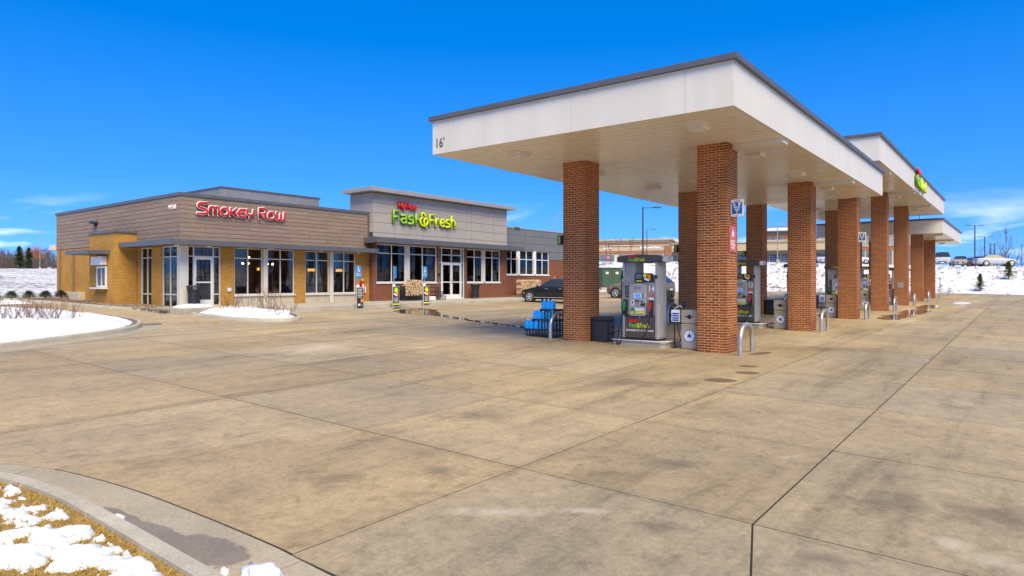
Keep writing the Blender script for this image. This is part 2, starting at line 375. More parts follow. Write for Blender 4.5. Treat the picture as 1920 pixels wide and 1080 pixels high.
    brickwall('red_brick_wall', (0.235, 0.075, 0.036), (0.185, 0.055, 0.028), (0.22, 0.115, 0.075))
    brickwall('mall_brick', (0.34, 0.13, 0.06), (0.28, 0.10, 0.05), (0.35, 0.2, 0.12), 0.4, 0.13, 0.015)
    T = NT('column_brick'); r = rand_fac(T); f = T.noise(24, 5, 0.7); z = T.noise(2.2, 5, 0.6)
    c = T.mix(r, (0.215, 0.052, 0.011), (0.39, 0.115, 0.023)); c = T.mix(T.ramp(r, [(0.86, 0.0), (0.93, 0.6)]), c, (0.17, 0.05, 0.026))
    c = T.mix(1.0, c, T.ramp(f, [(0.28, 0.72), (0.7, 1.18)]), 'MULTIPLY'); c = T.mix(1.0, c, T.ramp(z, [(0.3, 0.84), (0.7, 1.1)]), 'MULTIPLY')
    T.set(c, 0.82, 0, 0.25); T.bump(f, 0.35, 0.004)
    plain('mortar', (0.62, 0.37, 0.18), 0.95, 0, 0.2, 14, 0.4)
    T = NT('wood_plank'); r = rand_fac(T); oi = T.n('ShaderNodeObjectInfo'); gm = T.n('ShaderNodeNewGeometry'); sp = T.n('ShaderNodeSeparateXYZ'); T.l(gm.outputs['Position'], sp.inputs[0])
    cb = T.n('ShaderNodeCombineXYZ'); T.l(T.math('MULTIPLY', T.math('ADD', sp.outputs['X'], sp.outputs['Y']), 1.1), cb.inputs[0]); T.l(T.math('MULTIPLY', sp.outputs['Z'], 26.0), cb.inputs[1]); T.l(T.math('MULTIPLY', oi.outputs['Random'], 40.0), cb.inputs[2])
    grain = T.noise(1.6, 6, 0.65, cb.outputs[0], 0.4)
    c = T.mix(T.ramp(grain, [(0.25, 0.0), (0.75, 1.0)]), (0.17, 0.112, 0.078), (0.33, 0.24, 0.175)); c = T.mix(1.0, c, T.ramp(r, [(0.0, 0.92), (1.0, 1.06)]), 'MULTIPLY')
    T.set(c, 0.7, 0, 0.3); T.bump(grain, 0.2, 0.003)
    plain('grey_panel', (0.36, 0.315, 0.265), 0.6, 0, 0.06, 1.3); plain('dark_panel', (0.15, 0.15, 0.152), 0.55, 0, 0.07, 1.3)
    plain('panel_gap', (0.05, 0.048, 0.045), 0.8); plain('charcoal_metal', (0.095, 0.092, 0.098), 0.42, 0.0, 0.10, 2.0)
    plain('grey_metal', (0.28, 0.265, 0.25), 0.45, 0.0, 0.08, 2.0)
    plain('screen_metal', (0.24, 0.235, 0.24), 0.5, 0.2, 0.1, 3.0); plain('roofing', (0.30, 0.29, 0.28), 0.9)
    plain('frame_beige', (0.60, 0.55, 0.46), 0.5, 0, 0.05, 2.0); plain('frame_white', (0.72, 0.70, 0.66), 0.45, 0, 0.05, 2.0)
    plain('stone_panel', (0.47, 0.40, 0.29), 0.8, 0, 0.1, 4.0); plain('light_box', (0.72, 0.70, 0.66), 0.4)
    T = NT('canopy_white'); f = T.noise(1.2, 6, 0.65, T.pos((1.6, 1.6, 0.12))); f2 = T.noise(0.5, 4, 0.6); T.set(T.mix(1.0, T.mix(T.ramp(f, [(0.3, 0.0), (0.6, 1.0)]), (0.62, 0.565, 0.47), (0.66, 0.605, 0.51)), T.ramp(f2, [(0.3, 0.95), (0.7, 1.03)]), 'MULTIPLY'), 0.5, 0, 0.4)
    T.bump(f2, 0.15, 0.02); 0; plain('soffit_white', (0.74, 0.67, 0.56), 0.27, 0, 0.01, 0.3)
    plain('soffit_gap', (0.14, 0.11, 0.075), 0.7)
    T = NT('glass'); tr = T.n('ShaderNodeBsdfTransparent'); tr.inputs[0].default_value = (0.66, 0.69, 0.67, 1)
    gl = T.n('ShaderNodeBsdfGlossy'); gl.inputs['Roughness'].default_value = 0.015; gl.inputs['Color'].default_value = (0.85, 0.9, 0.92, 1)
    fr = T.n('ShaderNodeFresnel'); fr.inputs['IOR'].default_value = 1.55
    bmp = T.n('ShaderNodeBump'); bmp.inputs['Strength'].default_value = 0.04; bmp.inputs['Distance'].default_value = 0.05; T.l(T.noise(0.8, 2, 0.5), bmp.inputs['Height']); T.l(bmp.outputs[0], gl.inputs['Normal'])
    ms = T.n('ShaderNodeMixShader'); T.l(fr.outputs[0], ms.inputs[0]); T.l(tr.outputs[0], ms.inputs[1]); T.l(gl.outputs[0], ms.inputs[2]); T.l(ms.outputs[0], T.o.inputs[0])
    plain('dark_glass', (0.03, 0.035, 0.04), 0.06, 0, 0.1, 1.0)
    plain('mall_glass', (0.13, 0.155, 0.175), 0.12, 0, 0.25, 0.4)
    for nm, c, r in (('interior_dark', (0.10, 0.075, 0.055), 0.8), ('interior_warm', (0.46, 0.30, 0.17), 0.8), ('interior_floor', (0.22, 0.17, 0.12), 0.5), ('interior_red', (0.34, 0.03, 0.02), 0.6), ('interior_pale', (0.45, 0.42, 0.36), 0.7),
                     ('black_metal', (0.018, 0.018, 0.020), 0.45), ('black_plastic', (0.022, 0.022, 0.024), 0.5), ('dark_plastic', (0.05, 0.048, 0.048), 0.5), ('rubber', (0.012, 0.012, 0.012), 0.6),
                     ('bin_beige', (0.43, 0.36, 0.25), 0.6), ('pump_brown', (0.088, 0.067, 0.05), 0.5), ('pump_grey', (0.41, 0.385, 0.35), 0.5), ('pump_panel', (0.30, 0.28, 0.255), 0.5),
                     ('paint_white', (0.80, 0.79, 0.77), 0.5), ('sign_blue', (0.015, 0.10, 0.33), 0.45), ('ada_blue', (0.02, 0.22, 0.52), 0.45), ('sign_red', (0.60, 0.115, 0.095), 0.5),
                     ('letter_red', (0.55, 0.006, 0.008), 0.35), ('logo_red', (0.62, 0.012, 0.010), 0.35), ('leaf_green', (0.27, 0.53, 0.008), 0.35), ('lime', (0.62, 0.72, 0.004), 0.35), ('letter_white', (0.85, 0.80, 0.77), 0.4),
                     ('green_return', (0.06, 0.16, 0.01), 0.5), ('lime_return', (0.22, 0.30, 0.005), 0.5), ('red_return', (0.16, 0.004, 0.004), 0.5),
                     ('jug_cap', (0.80, 0.85, 0.88), 0.5), ('orange_print', (0.78, 0.23, 0.015), 0.5), ('yellow_print', (0.72, 0.66, 0.02), 0.5), ('grey_print', (0.42, 0.41, 0.40), 0.6), ('red_box', (0.52, 0.015, 0.012), 0.4),
                     ('transformer_green', (0.045, 0.085, 0.05), 0.5), ('nozzle_green', (0.02, 0.22, 0.05), 0.45), ('stucco', (0.47, 0.36, 0.21), 0.9), ('stucco_pale', (0.56, 0.47, 0.33), 0.9), ('standing_roof', (0.66, 0.66, 0.66), 0.5),
                     ('car_black', (0.014, 0.018, 0.022), 0.16), ('car_bronze', (0.17, 0.145, 0.125), 0.25), ('car_silver', (0.45, 0.46, 0.47), 0.25), ('car_white', (0.70, 0.70, 0.70), 0.25), ('car_red', (0.22, 0.02, 0.02), 0.25), ('car_tan', (0.34, 0.30, 0.24), 0.25), ('car_grey', (0.13, 0.14, 0.15), 0.25), ('car_trim', (0.02, 0.02, 0.02), 0.6), ('car_lamp', (0.7, 0.7, 0.7), 0.1), ('tail_lamp', (0.45, 0.02, 0.01), 0.2),
                     ('asphalt', (0.06, 0.058, 0.056), 0.9), ('pole_dark', (0.045, 0.042, 0.04), 0.6), ('pole_grey', (0.25, 0.25, 0.25), 0.5), ('log_end', (0.60, 0.42, 0.24), 0.85), ('log_bark', (0.24, 0.15, 0.085), 0.95), ('pallet_wood', (0.20, 0.12, 0.07), 0.9),
                     ('bark', (0.13, 0.095, 0.07), 0.95), ('bark_red', (0.16, 0.075, 0.045), 0.9), ('needle', (0.05, 0.075, 0.022), 0.8), ('needle_olive', (0.14, 0.135, 0.03), 0.8), ('rust_leaf', (0.36, 0.13, 0.035), 0.8), ('shrub_green', (0.07, 0.085, 0.025), 0.8), ('hedge_yellow', (0.42, 0.37, 0.03), 0.85), ('awning_dark', (0.035, 0.035, 0.038), 0.7)):
        plain(nm, c, r, 0, 0.14, 4.0)
    T = NT('steel'); f = T.noise(9, 5, 0.65); T.set(T.mix(f, (0.40, 0.37, 0.33), (0.62, 0.59, 0.54)), T.ramp(f, [(0.3, 0.30), (0.7, 0.5)]), 0.75)
    T = NT('rim_alloy'); T.set((0.55, 0.55, 0.56), 0.3, 0.6)
    T = NT('jug_fluid'); T.set((0.01, 0.40, 0.95), 0.25); T.b.inputs['Transmission Weight'].default_value = 0.0
    T = NT('recycle_blue'); T.set((0.01, 0.05, 0.36), 0.45)
    T = NT('puddle_water'); f = T.noise(2.0, 4, 0.6); T.set(T.mix(f, (0.075, 0.058, 0.035), (0.12, 0.095, 0.06)), 0.05, 0, 0.6)
    for nm, ca, cb, rg in (('damp_stain', (0.12, 0.078, 0.04), (0.20, 0.135, 0.07), 0.45), ('damp_grey', (0.15, 0.122, 0.085), (0.24, 0.198, 0.145), 0.4), ('damp_salt', (0.48, 0.42, 0.33), (0.60, 0.54, 0.45), 0.9)):
        T = NT(nm); f = T.noise(3.0, 5, 0.7); T.set(T.mix(f, ca, cb), rg, 0, 0.4)
        at_ = T.n('ShaderNodeAttribute'); at_.attribute_name = 'edge'; fe = T.noise(5.0, 7, 0.7); tr = T.n('ShaderNodeBsdfTransparent'); ms = T.n('ShaderNodeMixShader')
        T.l(T.ramp(T.math('ADD', at_.outputs['Fac'], T.math('MULTIPLY', T.math('SUBTRACT', fe, 0.5), 1.1)), [(0.25, 0.0), (0.62, 0.9)]), ms.inputs[0]); T.l(tr.outputs[0], ms.inputs[1]); T.l(T.b.outputs[0], ms.inputs[2]); T.l(ms.outputs[0], T.o.inputs[0])
    for nm, c, e in (('lamp_warm', (1.0, 0.62, 0.22), 22.0), ('lamp_shade_amber', (1.0, 0.42, 0.07), 2.0), ('fixture_white', (1.0, 0.93, 0.8), 12.0), ('screen_blue', (0.10, 0.24, 0.85), 0.35), ('neon_red', (1.0, 0.08, 0.06), 1.0)):
        T = NT(nm); T.set(c, 0.5); T.b.inputs['Emission Color'].default_value = (c[0], c[1], c[2], 1); T.b.inputs['Emission Strength'].default_value = e
make_materials()
M = MATS
# ================================================================ SETTING
def lot_edge(y):                         # x of the lot's far edge for a given y
    if y < 8: return 79.0
    return max(50.0, 79.0 - (y - 8) * 1.13)
def terrain_h(x, y):
    gx = max(-30, min(90, x)); gy = max(-40, min(46, y))
    base = g(gx, gy) - 0.09
    d1 = x - lot_edge(y); yl = 46.0
    d2 = y - yl
    h = 0.0
    if d1 > 0 and x > 45:
        t = min(1, d1 / 13.0); h = max(h, 2.9 * (t * t * (3 - 2 * t) * 0.35 + t * 0.65) + max(0, d1 - 13) * 0.018)
    if d2 > 0 and x < 75:
        L = 55.0 if x < 30 else 55 - (min(x, 60) - 30) * 1.2
        t = min(1, d2 / L); h = max(h, 2.55 * t + max(0, d2 - L) * 0.004)
    if h > 0: h += 0.10 * (mnoise.noise(Vector((x * 0.35, y * 0.35, 0))) + 0.5 * mnoise.noise(Vector((x * 1.1, y * 1.1, 3)))) * min(1, h * 2)
    if y < -14: h += min(2.5, (-14 - y) * 0.03)
    return base + min(h, 9.0)
def axis_coords(lo, hi, fine, far, a, b):
    out = []; x = a
    while x <= b: out.append(x); x += fine
    st = fine
    x = b
    while x < hi: st *= 1.22; x += st; out.append(x)
    st = fine; x = a
    while x > lo: st *= 1.22; x -= st; out.insert(0, x)
    return out
def build_terrain():
    xs = axis_coords(-1800, 2600, 1.3, 0, -8, 112); ys = axis_coords(-1800, 2600, 1.3, 0, -8, 100)
    mb = MB(); nx, ny = len(xs), len(ys)
    mb.v = [(x, y, terrain_h(x, y)) for y in ys for x in xs]
    mb.f = [(j * nx + i, j * nx + i + 1, (j + 1) * nx + i + 1, (j + 1) * nx + i) for j in range(ny - 1) for i in range(nx - 1)]
    o = mb.build('snowy_ground', M['snow_field'], smooth=True, fix=False)
    tag(o, kind='structure')
build_terrain()

# ---- forecourt: dark joint bed with concrete slabs lying in it
ISL_A = catmull([(-9, 9.5), (-3, 13.2), (1, 16.1), (4.6, 18.2), (6.2, 19.1), (7.9, 20.2), (9.0, 21.4), (9.8, 23.2), (10.1, 25.2), (10.05, 28), (9.6, 31), (8.9, 33.2), (7.4, 35.0), (4, 35.8), (-9, 36.2)], 5)
ISL_B = catmull([(12.95, 26.0), (12.55, 24.4), (12.45, 22.6), (12.75, 21.1), (13.4, 20.5), (14.2, 20.7), (15.0, 21.9), (15.6, 23.5), (15.8, 25.2), (15.9, 26.0)], 5)
FG_OUT = catmull([(-6.5, 10.4), (-2.5, 9.4), (0.2, 8.45), (1.25, 7.75), (1.83, 7.05), (2.03, 6.1), (2.06, 5.0), (2.06, 4.2), (2.06, 3.4), (2.06, 1.5), (2.0, -3.0)], 6, False)   # foot of the near kerb
FG_GUT = catmull([(-6.0, 11.0), (-2.0, 9.95), (0.9, 8.85), (1.75, 8.15), (2.22, 7.35), (2.46, 6.2), (2.55, 5.1), (2.59, 4.05), (2.57, 3.4), (2.56, 1.5), (2.5, -3.0)], 6, False)
def build_forecourt():
    bed = MB()
    out = [(-12, -26), (79, -26), (79, 8), (62.5, 22.6), (54, 30.2), (46, 30.2), (46, 24), (12, 24), (12.0, 38.2), (2, 37.2), (-12, 37.2)]
    bed.prism(out, lambda x, y: g(x, y) - 0.3, lambda x, y: g(x, y) - 0.004)
    f = bed.build('forecourt', M['joint']); tag(f, kind='structure')
    xs = [-12, -6.5, -2.2, 0.2, 2.58, 5.1, 7.74, 10.45, 13.2, 15.75, 18.4, 21.0, 23.6, 26.3, 29.0, 31.7, 34.4, 37.1, 40.0, 45, 50, 55, 60, 65, 70, 75, 79]
    ys = [-26, -19, -13, -8.5, -5.4, -2.9, -0.65, 1.63, 3.87, 6.25, 9.2, 11.35, 14.4, 17.0, 19.6, 22.2, 24.6, 27.5, 30.5, 34, 38.2]
    gap = 0.008
    rng = random.Random(3)
    for j in range(len(ys) - 1):
        for i in range(len(xs) - 1):
            x0, x1, y0, y1 = xs[i] + gap, xs[i + 1] - gap, ys[j] + gap, ys[j + 1] - gap
            cx, cy = (x0 + x1) / 2, (y0 + y1) / 2
            if ys[j] >= 6.25 and ys[j] < 24 and xs[i] in (0.2, 2.58): continue          # these bays are not cut there
            if ys[j] == 3.87 and xs[i] == 0.2: continue
            if ys[j] >= 6.25 and ys[j] < 24 and xs[i] == -2.2:
                x1 = 5.1 - gap; cx = (x0 + x1) / 2
            if not inside((cx, cy), out): 
                # clip the cells cut by the slanted far edge
                if not (cx > 50 and inside((x0, y0), out)): continue
            poly = [(x0, y0), (x1, y0), (x1, y1), (x0, y1)]
            if xs[i] == 2.58 and ys[j] == 1.63: poly[0] = (x0, .86 + gap)      # a joint runs askew next to the gutter
            if xs[i] == 2.58 and ys[j + 1] == 1.63: poly[3] = (x0, .86 - gap)
            if xs[i] == 2.58 and ys[j] == 3.87:
                poly = [(2.6, y0), (x1, y0), (x1, y1), (2.285, 7.24 - gap)] + [(p[0] + .012, p[1]) for p in FG_GUT if 3.9 < p[1] < 7.2 and p[0] > 2.2]
            me_poly = poly
            if x0 < 2.5 and -9 < cy < 13:
                # trim the cell along the gutter curve
                n = 160; pl = []
                for a in range(n + 1):
                    xx = x0 + (x1 - x0) * a / n; ylim = -99
                    for p, q in zip(FG_GUT[:-1], FG_GUT[1:]):
                        if min(p[0], q[0]) <= xx <= max(p[0], q[0]) and abs(p[0] - q[0]) > 1e-5:
                            ylim = max(ylim, p[1] + (q[1] - p[1]) * (xx - p[0]) / (q[0] - p[0]) + 0.012)
                    if xx < FG_GUT[0][0]: ylim = 11.0
                    if ys[j] == 6.25 and xx > 2.28: ylim = max(ylim, 6.25 + gap + (5.1 - xx) * .351)
                    if ylim < y1 - 0.01: pl.append((xx, max(y0, ylim)))
                if len(pl) < 2: continue
                me_poly = pl + [(pl[-1][0], y1), (pl[0][0], y1)]
            if cx > 50 and not inside((x1, y1), out):
                me_poly = [p for p in poly]
                if not inside((x1, y0), out): me_poly = [(x0, y0), (min(x1, lot_edge(y0)), y0), (x0, y1)] if inside((x0, y1), out) else [(x0, y0), (min(x1, lot_edge(y0)), y0), (x0, min(y1, 8 + (79 - x0) / 1.13))]
                else: me_poly = [(x0, y0), (x1, y0), (x1, max(y0 + .05, min(y1, 8 + (79 - x1) / 1.13))), (x0, y1 if inside((x0, y1), out) else min(y1, 8 + (79 - x0) / 1.13))]
            dz = rng.uniform(-0.0012, 0.0012)
            mb = MB(); mb.prism([(p[0] - cx, p[1] - cy) for p in me_poly], lambda x, y: g(x + cx, y + cy) - g(cx, cy) - 0.12, lambda x, y: g(x + cx, y + cy) - g(cx, cy) + dz)
            mb.build('concrete_slab', M['concrete'], f, loc=(cx, cy, g(cx, cy)))
    return f
forecourt = build_forecourt()

def strip(name, inner, outer, zi, zo, mat, parent=None, depth=0.25, kind='structure', closed=False, label=None):
    """a band between two polylines, with its own height functions"""
    mb = MB(); n = len(inner)
    for a, b in zip(inner, outer):
        mb.v += [(a[0], a[1], zi(*a)), (b[0], b[1], zo(*b)), (a[0], a[1], zi(*a) - depth), (b[0], b[1], zo(*b) - depth)]
    m = n if closed else n - 1
    for i in range(m):
        p = 4 * i; q = 4 * ((i + 1) % n)
        mb.f += [(p, q, q + 1, p + 1), (p + 1, q + 1, q + 3, p + 3), (q, p, p + 2, q + 2)]
    if not closed: mb.f += [(0, 1, 3, 2), (4 * n - 4, 4 * n - 2, 4 * n - 1, 4 * n - 3)]
    o = mb.build(name, mat, parent)
    if kind and parent is None: tag(o, kind=kind)
    return o
def resample(pts, step):
    out = [pts[0]]; acc = 0.0
    for a, b in zip(pts[:-1], pts[1:]):
        L = math.hypot(b[0] - a[0], b[1] - a[1]); t = step - acc
        while t <= L:
            out.append((a[0] + (b[0] - a[0]) * t / L, a[1] + (b[1] - a[1]) * t / L)); t += step
        acc = (acc + L) % step
    out.append(pts[-1]); return out
def kerb(poly, closed, h=0.13, wdt=0.16, side=1, seglen=3.0, name='kerb'):
    """kerb stones along an outline; 'poly' is the foot on the road side, side=+1 puts the stone to the left of walking"""
    root = thing(name, (0, 0, 0), None, None); tag(root, kind='structure')
    pts = resample(poly + ([poly[0]] if closed else []), 0.3)
    per = max(2, int(seglen / 0.3)); i = 0
    top_o = offset_poly(pts, -0.03 * side, False); top_i = offset_poly(pts, -wdt * side, False)
    while i < len(pts) - 1:
        j = min(len(pts) - 1, i + per)
        if len(pts) - 1 - j < 3: j = len(pts) - 1
        mb = MB(); rng = range(i, j + 1); n = len(rng)
        for k in rng:
            f = 0.0; 
            if k == i and i > 0: f = 0.006
            p, o_, q = pts[k], top_o[k], top_i[k]
            z = g(*p)
            mb.v += [(p[0], p[1], z - 0.1), (p[0], p[1], z + 0.015), (o_[0], o_[1], z + h - 0.025), (o_[0] * 0.8 + q[0] * 0.2, o_[1] * 0.8 + q[1] * 0.2, z + h), (q[0], q[1], z + h), (q[0], q[1], z - 0.1)]
        for k in range(n - 1):
            a, b = 6 * k, 6 * (k + 1)
            for s_ in range(5): mb.f.append((a + s_, b + s_, b + s_ + 1, a + s_ + 1))
        mb.f += [(0, 1, 2, 3, 4, 5), tuple(6 * (n - 1) + s_ for s_ in (5, 4, 3, 2, 1, 0))]
        # open a thin joint by pulling the last ring back a little
        L = 6 * (n - 1)
        for s_ in range(6):
            a = Vector(mb.v[L + s_]); b = Vector(mb.v[L - 6 + s_]); d = (b - a); d.normalize(); mb.v[L + s_] = tuple(a + d * 0.012)
        mb.build('kerb_stone', M['kerb_concrete'], root)
        i = j
    return root
# near verge
kerb(FG_OUT, False, 0.13, 0.17, -1, 3.4, 'near_kerb')
FG_IN = offset_poly(FG_OUT, 0.17, False)
def gutter():
    root = thing('gutter', (0, 0, 0), None, None); tag(root, kind='structure')
    cuts = [7.25, 3.9]
    a_ = resample(FG_OUT, 0.25)
    # pair each foot point with the nearest gutter point
    G = resample(FG_GUT, 0.05)
    groups = [[]]
    last = None
    for p in a_:
        q = min(G, key=lambda s_: (s_[0] - p[0]) ** 2 + (s_[1] - p[1]) ** 2)
        if last is not None and any((last[1] > c >= p[1]) for c in cuts): groups[-1].append((p, q)); groups.append([])
        groups[-1].append((p, q)); last = p
    for gr in groups:
        if len(gr) < 2: continue
        inn = [p for p, q in gr]; out = [(q[0] - (q[0] - p[0]) * 0.02, q[1] - (q[1] - p[1]) * 0.02) for p, q in gr]
        # small gap at the group's end
        def sh(L):
            a, b = L[-1], L[-2]; d = math.hypot(b[0] - a[0], b[1] - a[1]) or 1
            L[-1] = (a[0] + (b[0] - a[0]) / d * 0.012, a[1] + (b[1] - a[1]) / d * 0.012)
        sh(inn); sh(out)
        strip('gutter_slab', inn, out, lambda x, y: g(x, y) + 0.003, lambda x, y: g(x, y) + 0.0015, M['gutter_concrete'], root, 0.12)
gutter()
# snow and straw-coloured turf on the verge
VERGE = [(p[0], p[1]) for p in offset_poly(FG_OUT, 0.175, False)] + [(-7, -3)]
def verge():
    base = MB(); V = VERGE
    base.prism(V[::-1], lambda x, y: g(x, y) - 0.1, lambda x, y: g(x, y) + 0.095)
    o = base.build('verge_soil', M['thatch']); tag(o, kind='structure')
    rng = random.Random(11); mb = MB()
    for _ in range(90000):
        y = rng.uniform(2.6, 9.4); x = rng.uniform(-1.2, 2.0)
        d = math.hypot(x, y)
        if not inside((x, y), V): continue
        if rng.random() > min(1, 5.0 / d): continue
        z = g(x, y) + 0.09; a = rng.uniform(0, 6.283); L = rng.uniform(0.03, 0.085); wd = rng.uniform(0.0014, 0.003)
        lean = rng.uniform(0.8, 3.6); dx, dy = math.cos(a), math.sin(a)
        h = L / math.sqrt(1 + lean * lean)
        b = (x + dx * h * lean * 0.45, y + dy * h * lean * 0.45, z + h * 0.7); t = (x + dx * h * lean, y + dy * h * lean, z + h)
        n = len(mb.v)
        mb.v += [(x - dy * wd, y + dx * wd, z), (x + dy * wd, y - dx * wd, z), (b[0] + dy * wd * .7, b[1] - dx * wd * .7, b[2]), (b[0] - dy * wd * .7, b[1] + dx * wd * .7, b[2]), t]
        mb.f += [(n, n + 1, n + 2, n + 3), (n + 3, n + 2, n + 4)]
    o = mb.build('turf', M['dry_grass'], fix=False); tag(o, 'straw coloured winter grass on the near corner verge', 'grass', kind='stuff')
    # patchy snow: a height field kept where the noise is above a threshold
    st = 0.022; mb = MB(); idx = {}
    def hgt(x, y):
        n = mnoise.noise(Vector((x * 1.5, y * 1.5, 5.0))) * 0.32 + mnoise.noise(Vector((x * 4.2, y * 4.2, 1.0))) * 0.46 + mnoise.noise(Vector((x * 10, y * 10, 2.0))) * 0.26 + mnoise.noise(Vector((x * 24, y * 24, 7.0))) * 0.10 - 0.05
        return n + 0.0
    x = -1.3
    nx = int(3.3 / st); ny = int(6.8 / st)
    H = {}
    for i in range(nx + 1):
        for j in range(ny + 1):
            xx, yy = -1.3 + i * st, 2.6 + j * st
            H[i, j] = hgt(xx, yy)
    inner = offset_poly(FG_OUT, 0.24, False) + [(-7, -3)]
    ok = {}
    for i in range(nx + 1):
        for j in range(ny + 1):
            xx, yy = -1.3 + i * st, 2.6 + j * st
            if H[i, j] > 0 and inside((xx, yy), inner): ok[i, j] = True
    def vid(i, j):
        if (i, j) not in idx:
            xx, yy = -1.3 + i * st, 2.6 + j * st; h = max(0.0, H[i, j])
            z = g(xx, yy) + 0.098 + 0.042 * min(1, h / 0.2) ** 0.5 + 0.02 * h + 0.006 * mnoise.noise(Vector((xx * 14, yy * 14, 0)))
            if not ok.get((i, j)): z = g(xx, yy) + 0.085
            idx[i, j] = len(mb.v); mb.v.append((xx, yy, z))
        return idx[i, j]
    for i in range(nx):
        for j in range(ny):
            c = [(i, j), (i + 1, j), (i + 1, j + 1), (i, j + 1)]
            if any(ok.get(q) for q in c) and all(inside((-1.3 + q[0] * st, 2.6 + q[1] * st), V) for q in c): mb.f.append(tuple(vid(*q) for q in c))
    o = mb.build('verge_snow', M['snow'], smooth=True, fix=False); tag(o, 'melting snow patches lying on the straw coloured near verge', 'snow', kind='stuff')
verge()
def lump(c, r, label, seed):
    rng = random.Random(seed); mb = MB()
    n, m = 22, 12
    for i in range(m + 1):
        th = math.pi * i / m
        for k in range(n):
            ph = 2 * math.pi * k / n
            d = Vector((math.sin(th) * math.cos(ph), math.sin(th) * math.sin(ph), math.cos(th)))
            q = 1 + 0.38 * mnoise.noise(d * 1.7 + Vector((seed, 0, 0))) + 0.16 * mnoise.noise(d * 4.2 + Vector((seed, 3, 0)))
            z = d.z * q * r[2]
            mb.v.append((d.x * q * r[0], d.y * q * r[1], max(z, -0.01) if z < 0 else z))
    for i in range(m):
        for k in range(n):
            a = i * n + k; b = i * n + (k + 1) % n; mb.f.append((a, a + n, b + n, b))
    o = mb.build('snow_lump', M['snow'], smooth=True, loc=(c[0], c[1], g(c[0], c[1]) - 0.005)); tag(o, label, 'snow', 'lumps of snow on the near gutter')
lump((2.28, 3.72), (0.11, 0.15, 0.085), 'largest white snow lump on the concrete at the bottom edge', 2)
lump((2.16, 3.95), (0.03, 0.035, 0.04), 'small grey snow chunk between the near kerb and the large lump', 4)
lump((2.13, 5.45), (0.05, 0.07, 0.03), 'flat icy snow chunk in the near gutter beside the kerb', 8)
lump((1.98, 6.25), (0.04, 0.08, 0.05), 'small snow chunk on the near kerb edge, farthest along the gutter', 15)

def flat_patch(name, poly, mat, dz, label=None, cat=None, kind='structure', wob=0.0, seed=1, parent=None, feather=0.0):
    rng = random.Random(seed); P = catmull(poly, 6)
    if wob: P = catmull(P, 2); P = [(x + wob * mnoise.noise(Vector((x * 2.3, y * 2.3, seed))), y + wob * mnoise.noise(Vector((x * 2.3, y * 2.3, seed + 9))) + wob * .6 * mnoise.noise(Vector((x * 8, y * 8, seed)))) for x, y in P]
    ar = sum(P[i - 1][0] * P[i][1] - P[i][0] * P[i - 1][1] for i in range(len(P)))
    if ar < 0: P = P[::-1]
    n = len(P); Q = offset_poly(P, -feather)
    mb = MB(); mb.v = [(x, y, g(x, y) + dz) for x, y in P] + [(x, y, g(x, y) + dz) for x, y in Q]
    if feather: mb.f = [tuple(range(n, 2 * n))] + [(i, (i + 1) % n, n + (i + 1) % n, n + i) for i in range(n)]
    else: mb.v = mb.v[:n]; mb.f = [tuple(range(n))]
    o = mb.build(name, mat, parent, fix=False)
    at_ = o.data.attributes.new('edge', 'FLOAT', 'POINT')
    at_.data.foreach_set('value', [0.0] * n + [1.0] * (len(mb.v) - n) if feather else [1.0] * n)
    return tag(o, label, cat, kind=kind)
# wet gutter by the near kerb
# melt water running from the store walk to the pumps
flat_patch('puddle', [(22.6, 25.0), (23.2, 24.4), (22.7, 22.6), (21.9, 21.4), (21.0, 20.4), (19.8, 18.9), (19.4, 19.3), (19.2, 20.6), (20.0, 22.0), (21.3, 23.6)], M['puddle_water'], 0.004, wob=0.35, seed=2)
flat_patch('puddle', [(19.8, 18.8), (19.5, 17.8), (18.9, 16.6), (18.4, 15.2), (17.7, 13.2), (17.55, 13.3), (18.1, 15.3), (18.55, 16.9), (19.1, 18.2), (19.4, 19.2)], M['puddle_water'], 0.004, wob=0.18, seed=3)
for k, (x, y, a, b) in enumerate([(33.5, 4.5, 2.4, .5), (38.5, 4.3, 3.0, .55), (45.0, 4.4, 3.2, .5), (24.8, 7.6, 1.2, .22), (52.5, 3.2, 2.4, .5)]):
    flat_patch('puddle', [(x + a * math.cos(t), y + b * math.sin(t)) for t in [i * 0.785 for i in range(8)]], M['puddle_water'], 0.004, wob=0.3, seed=20 + k)
# tan stain of road salt left of the pump rack and pale dried patches

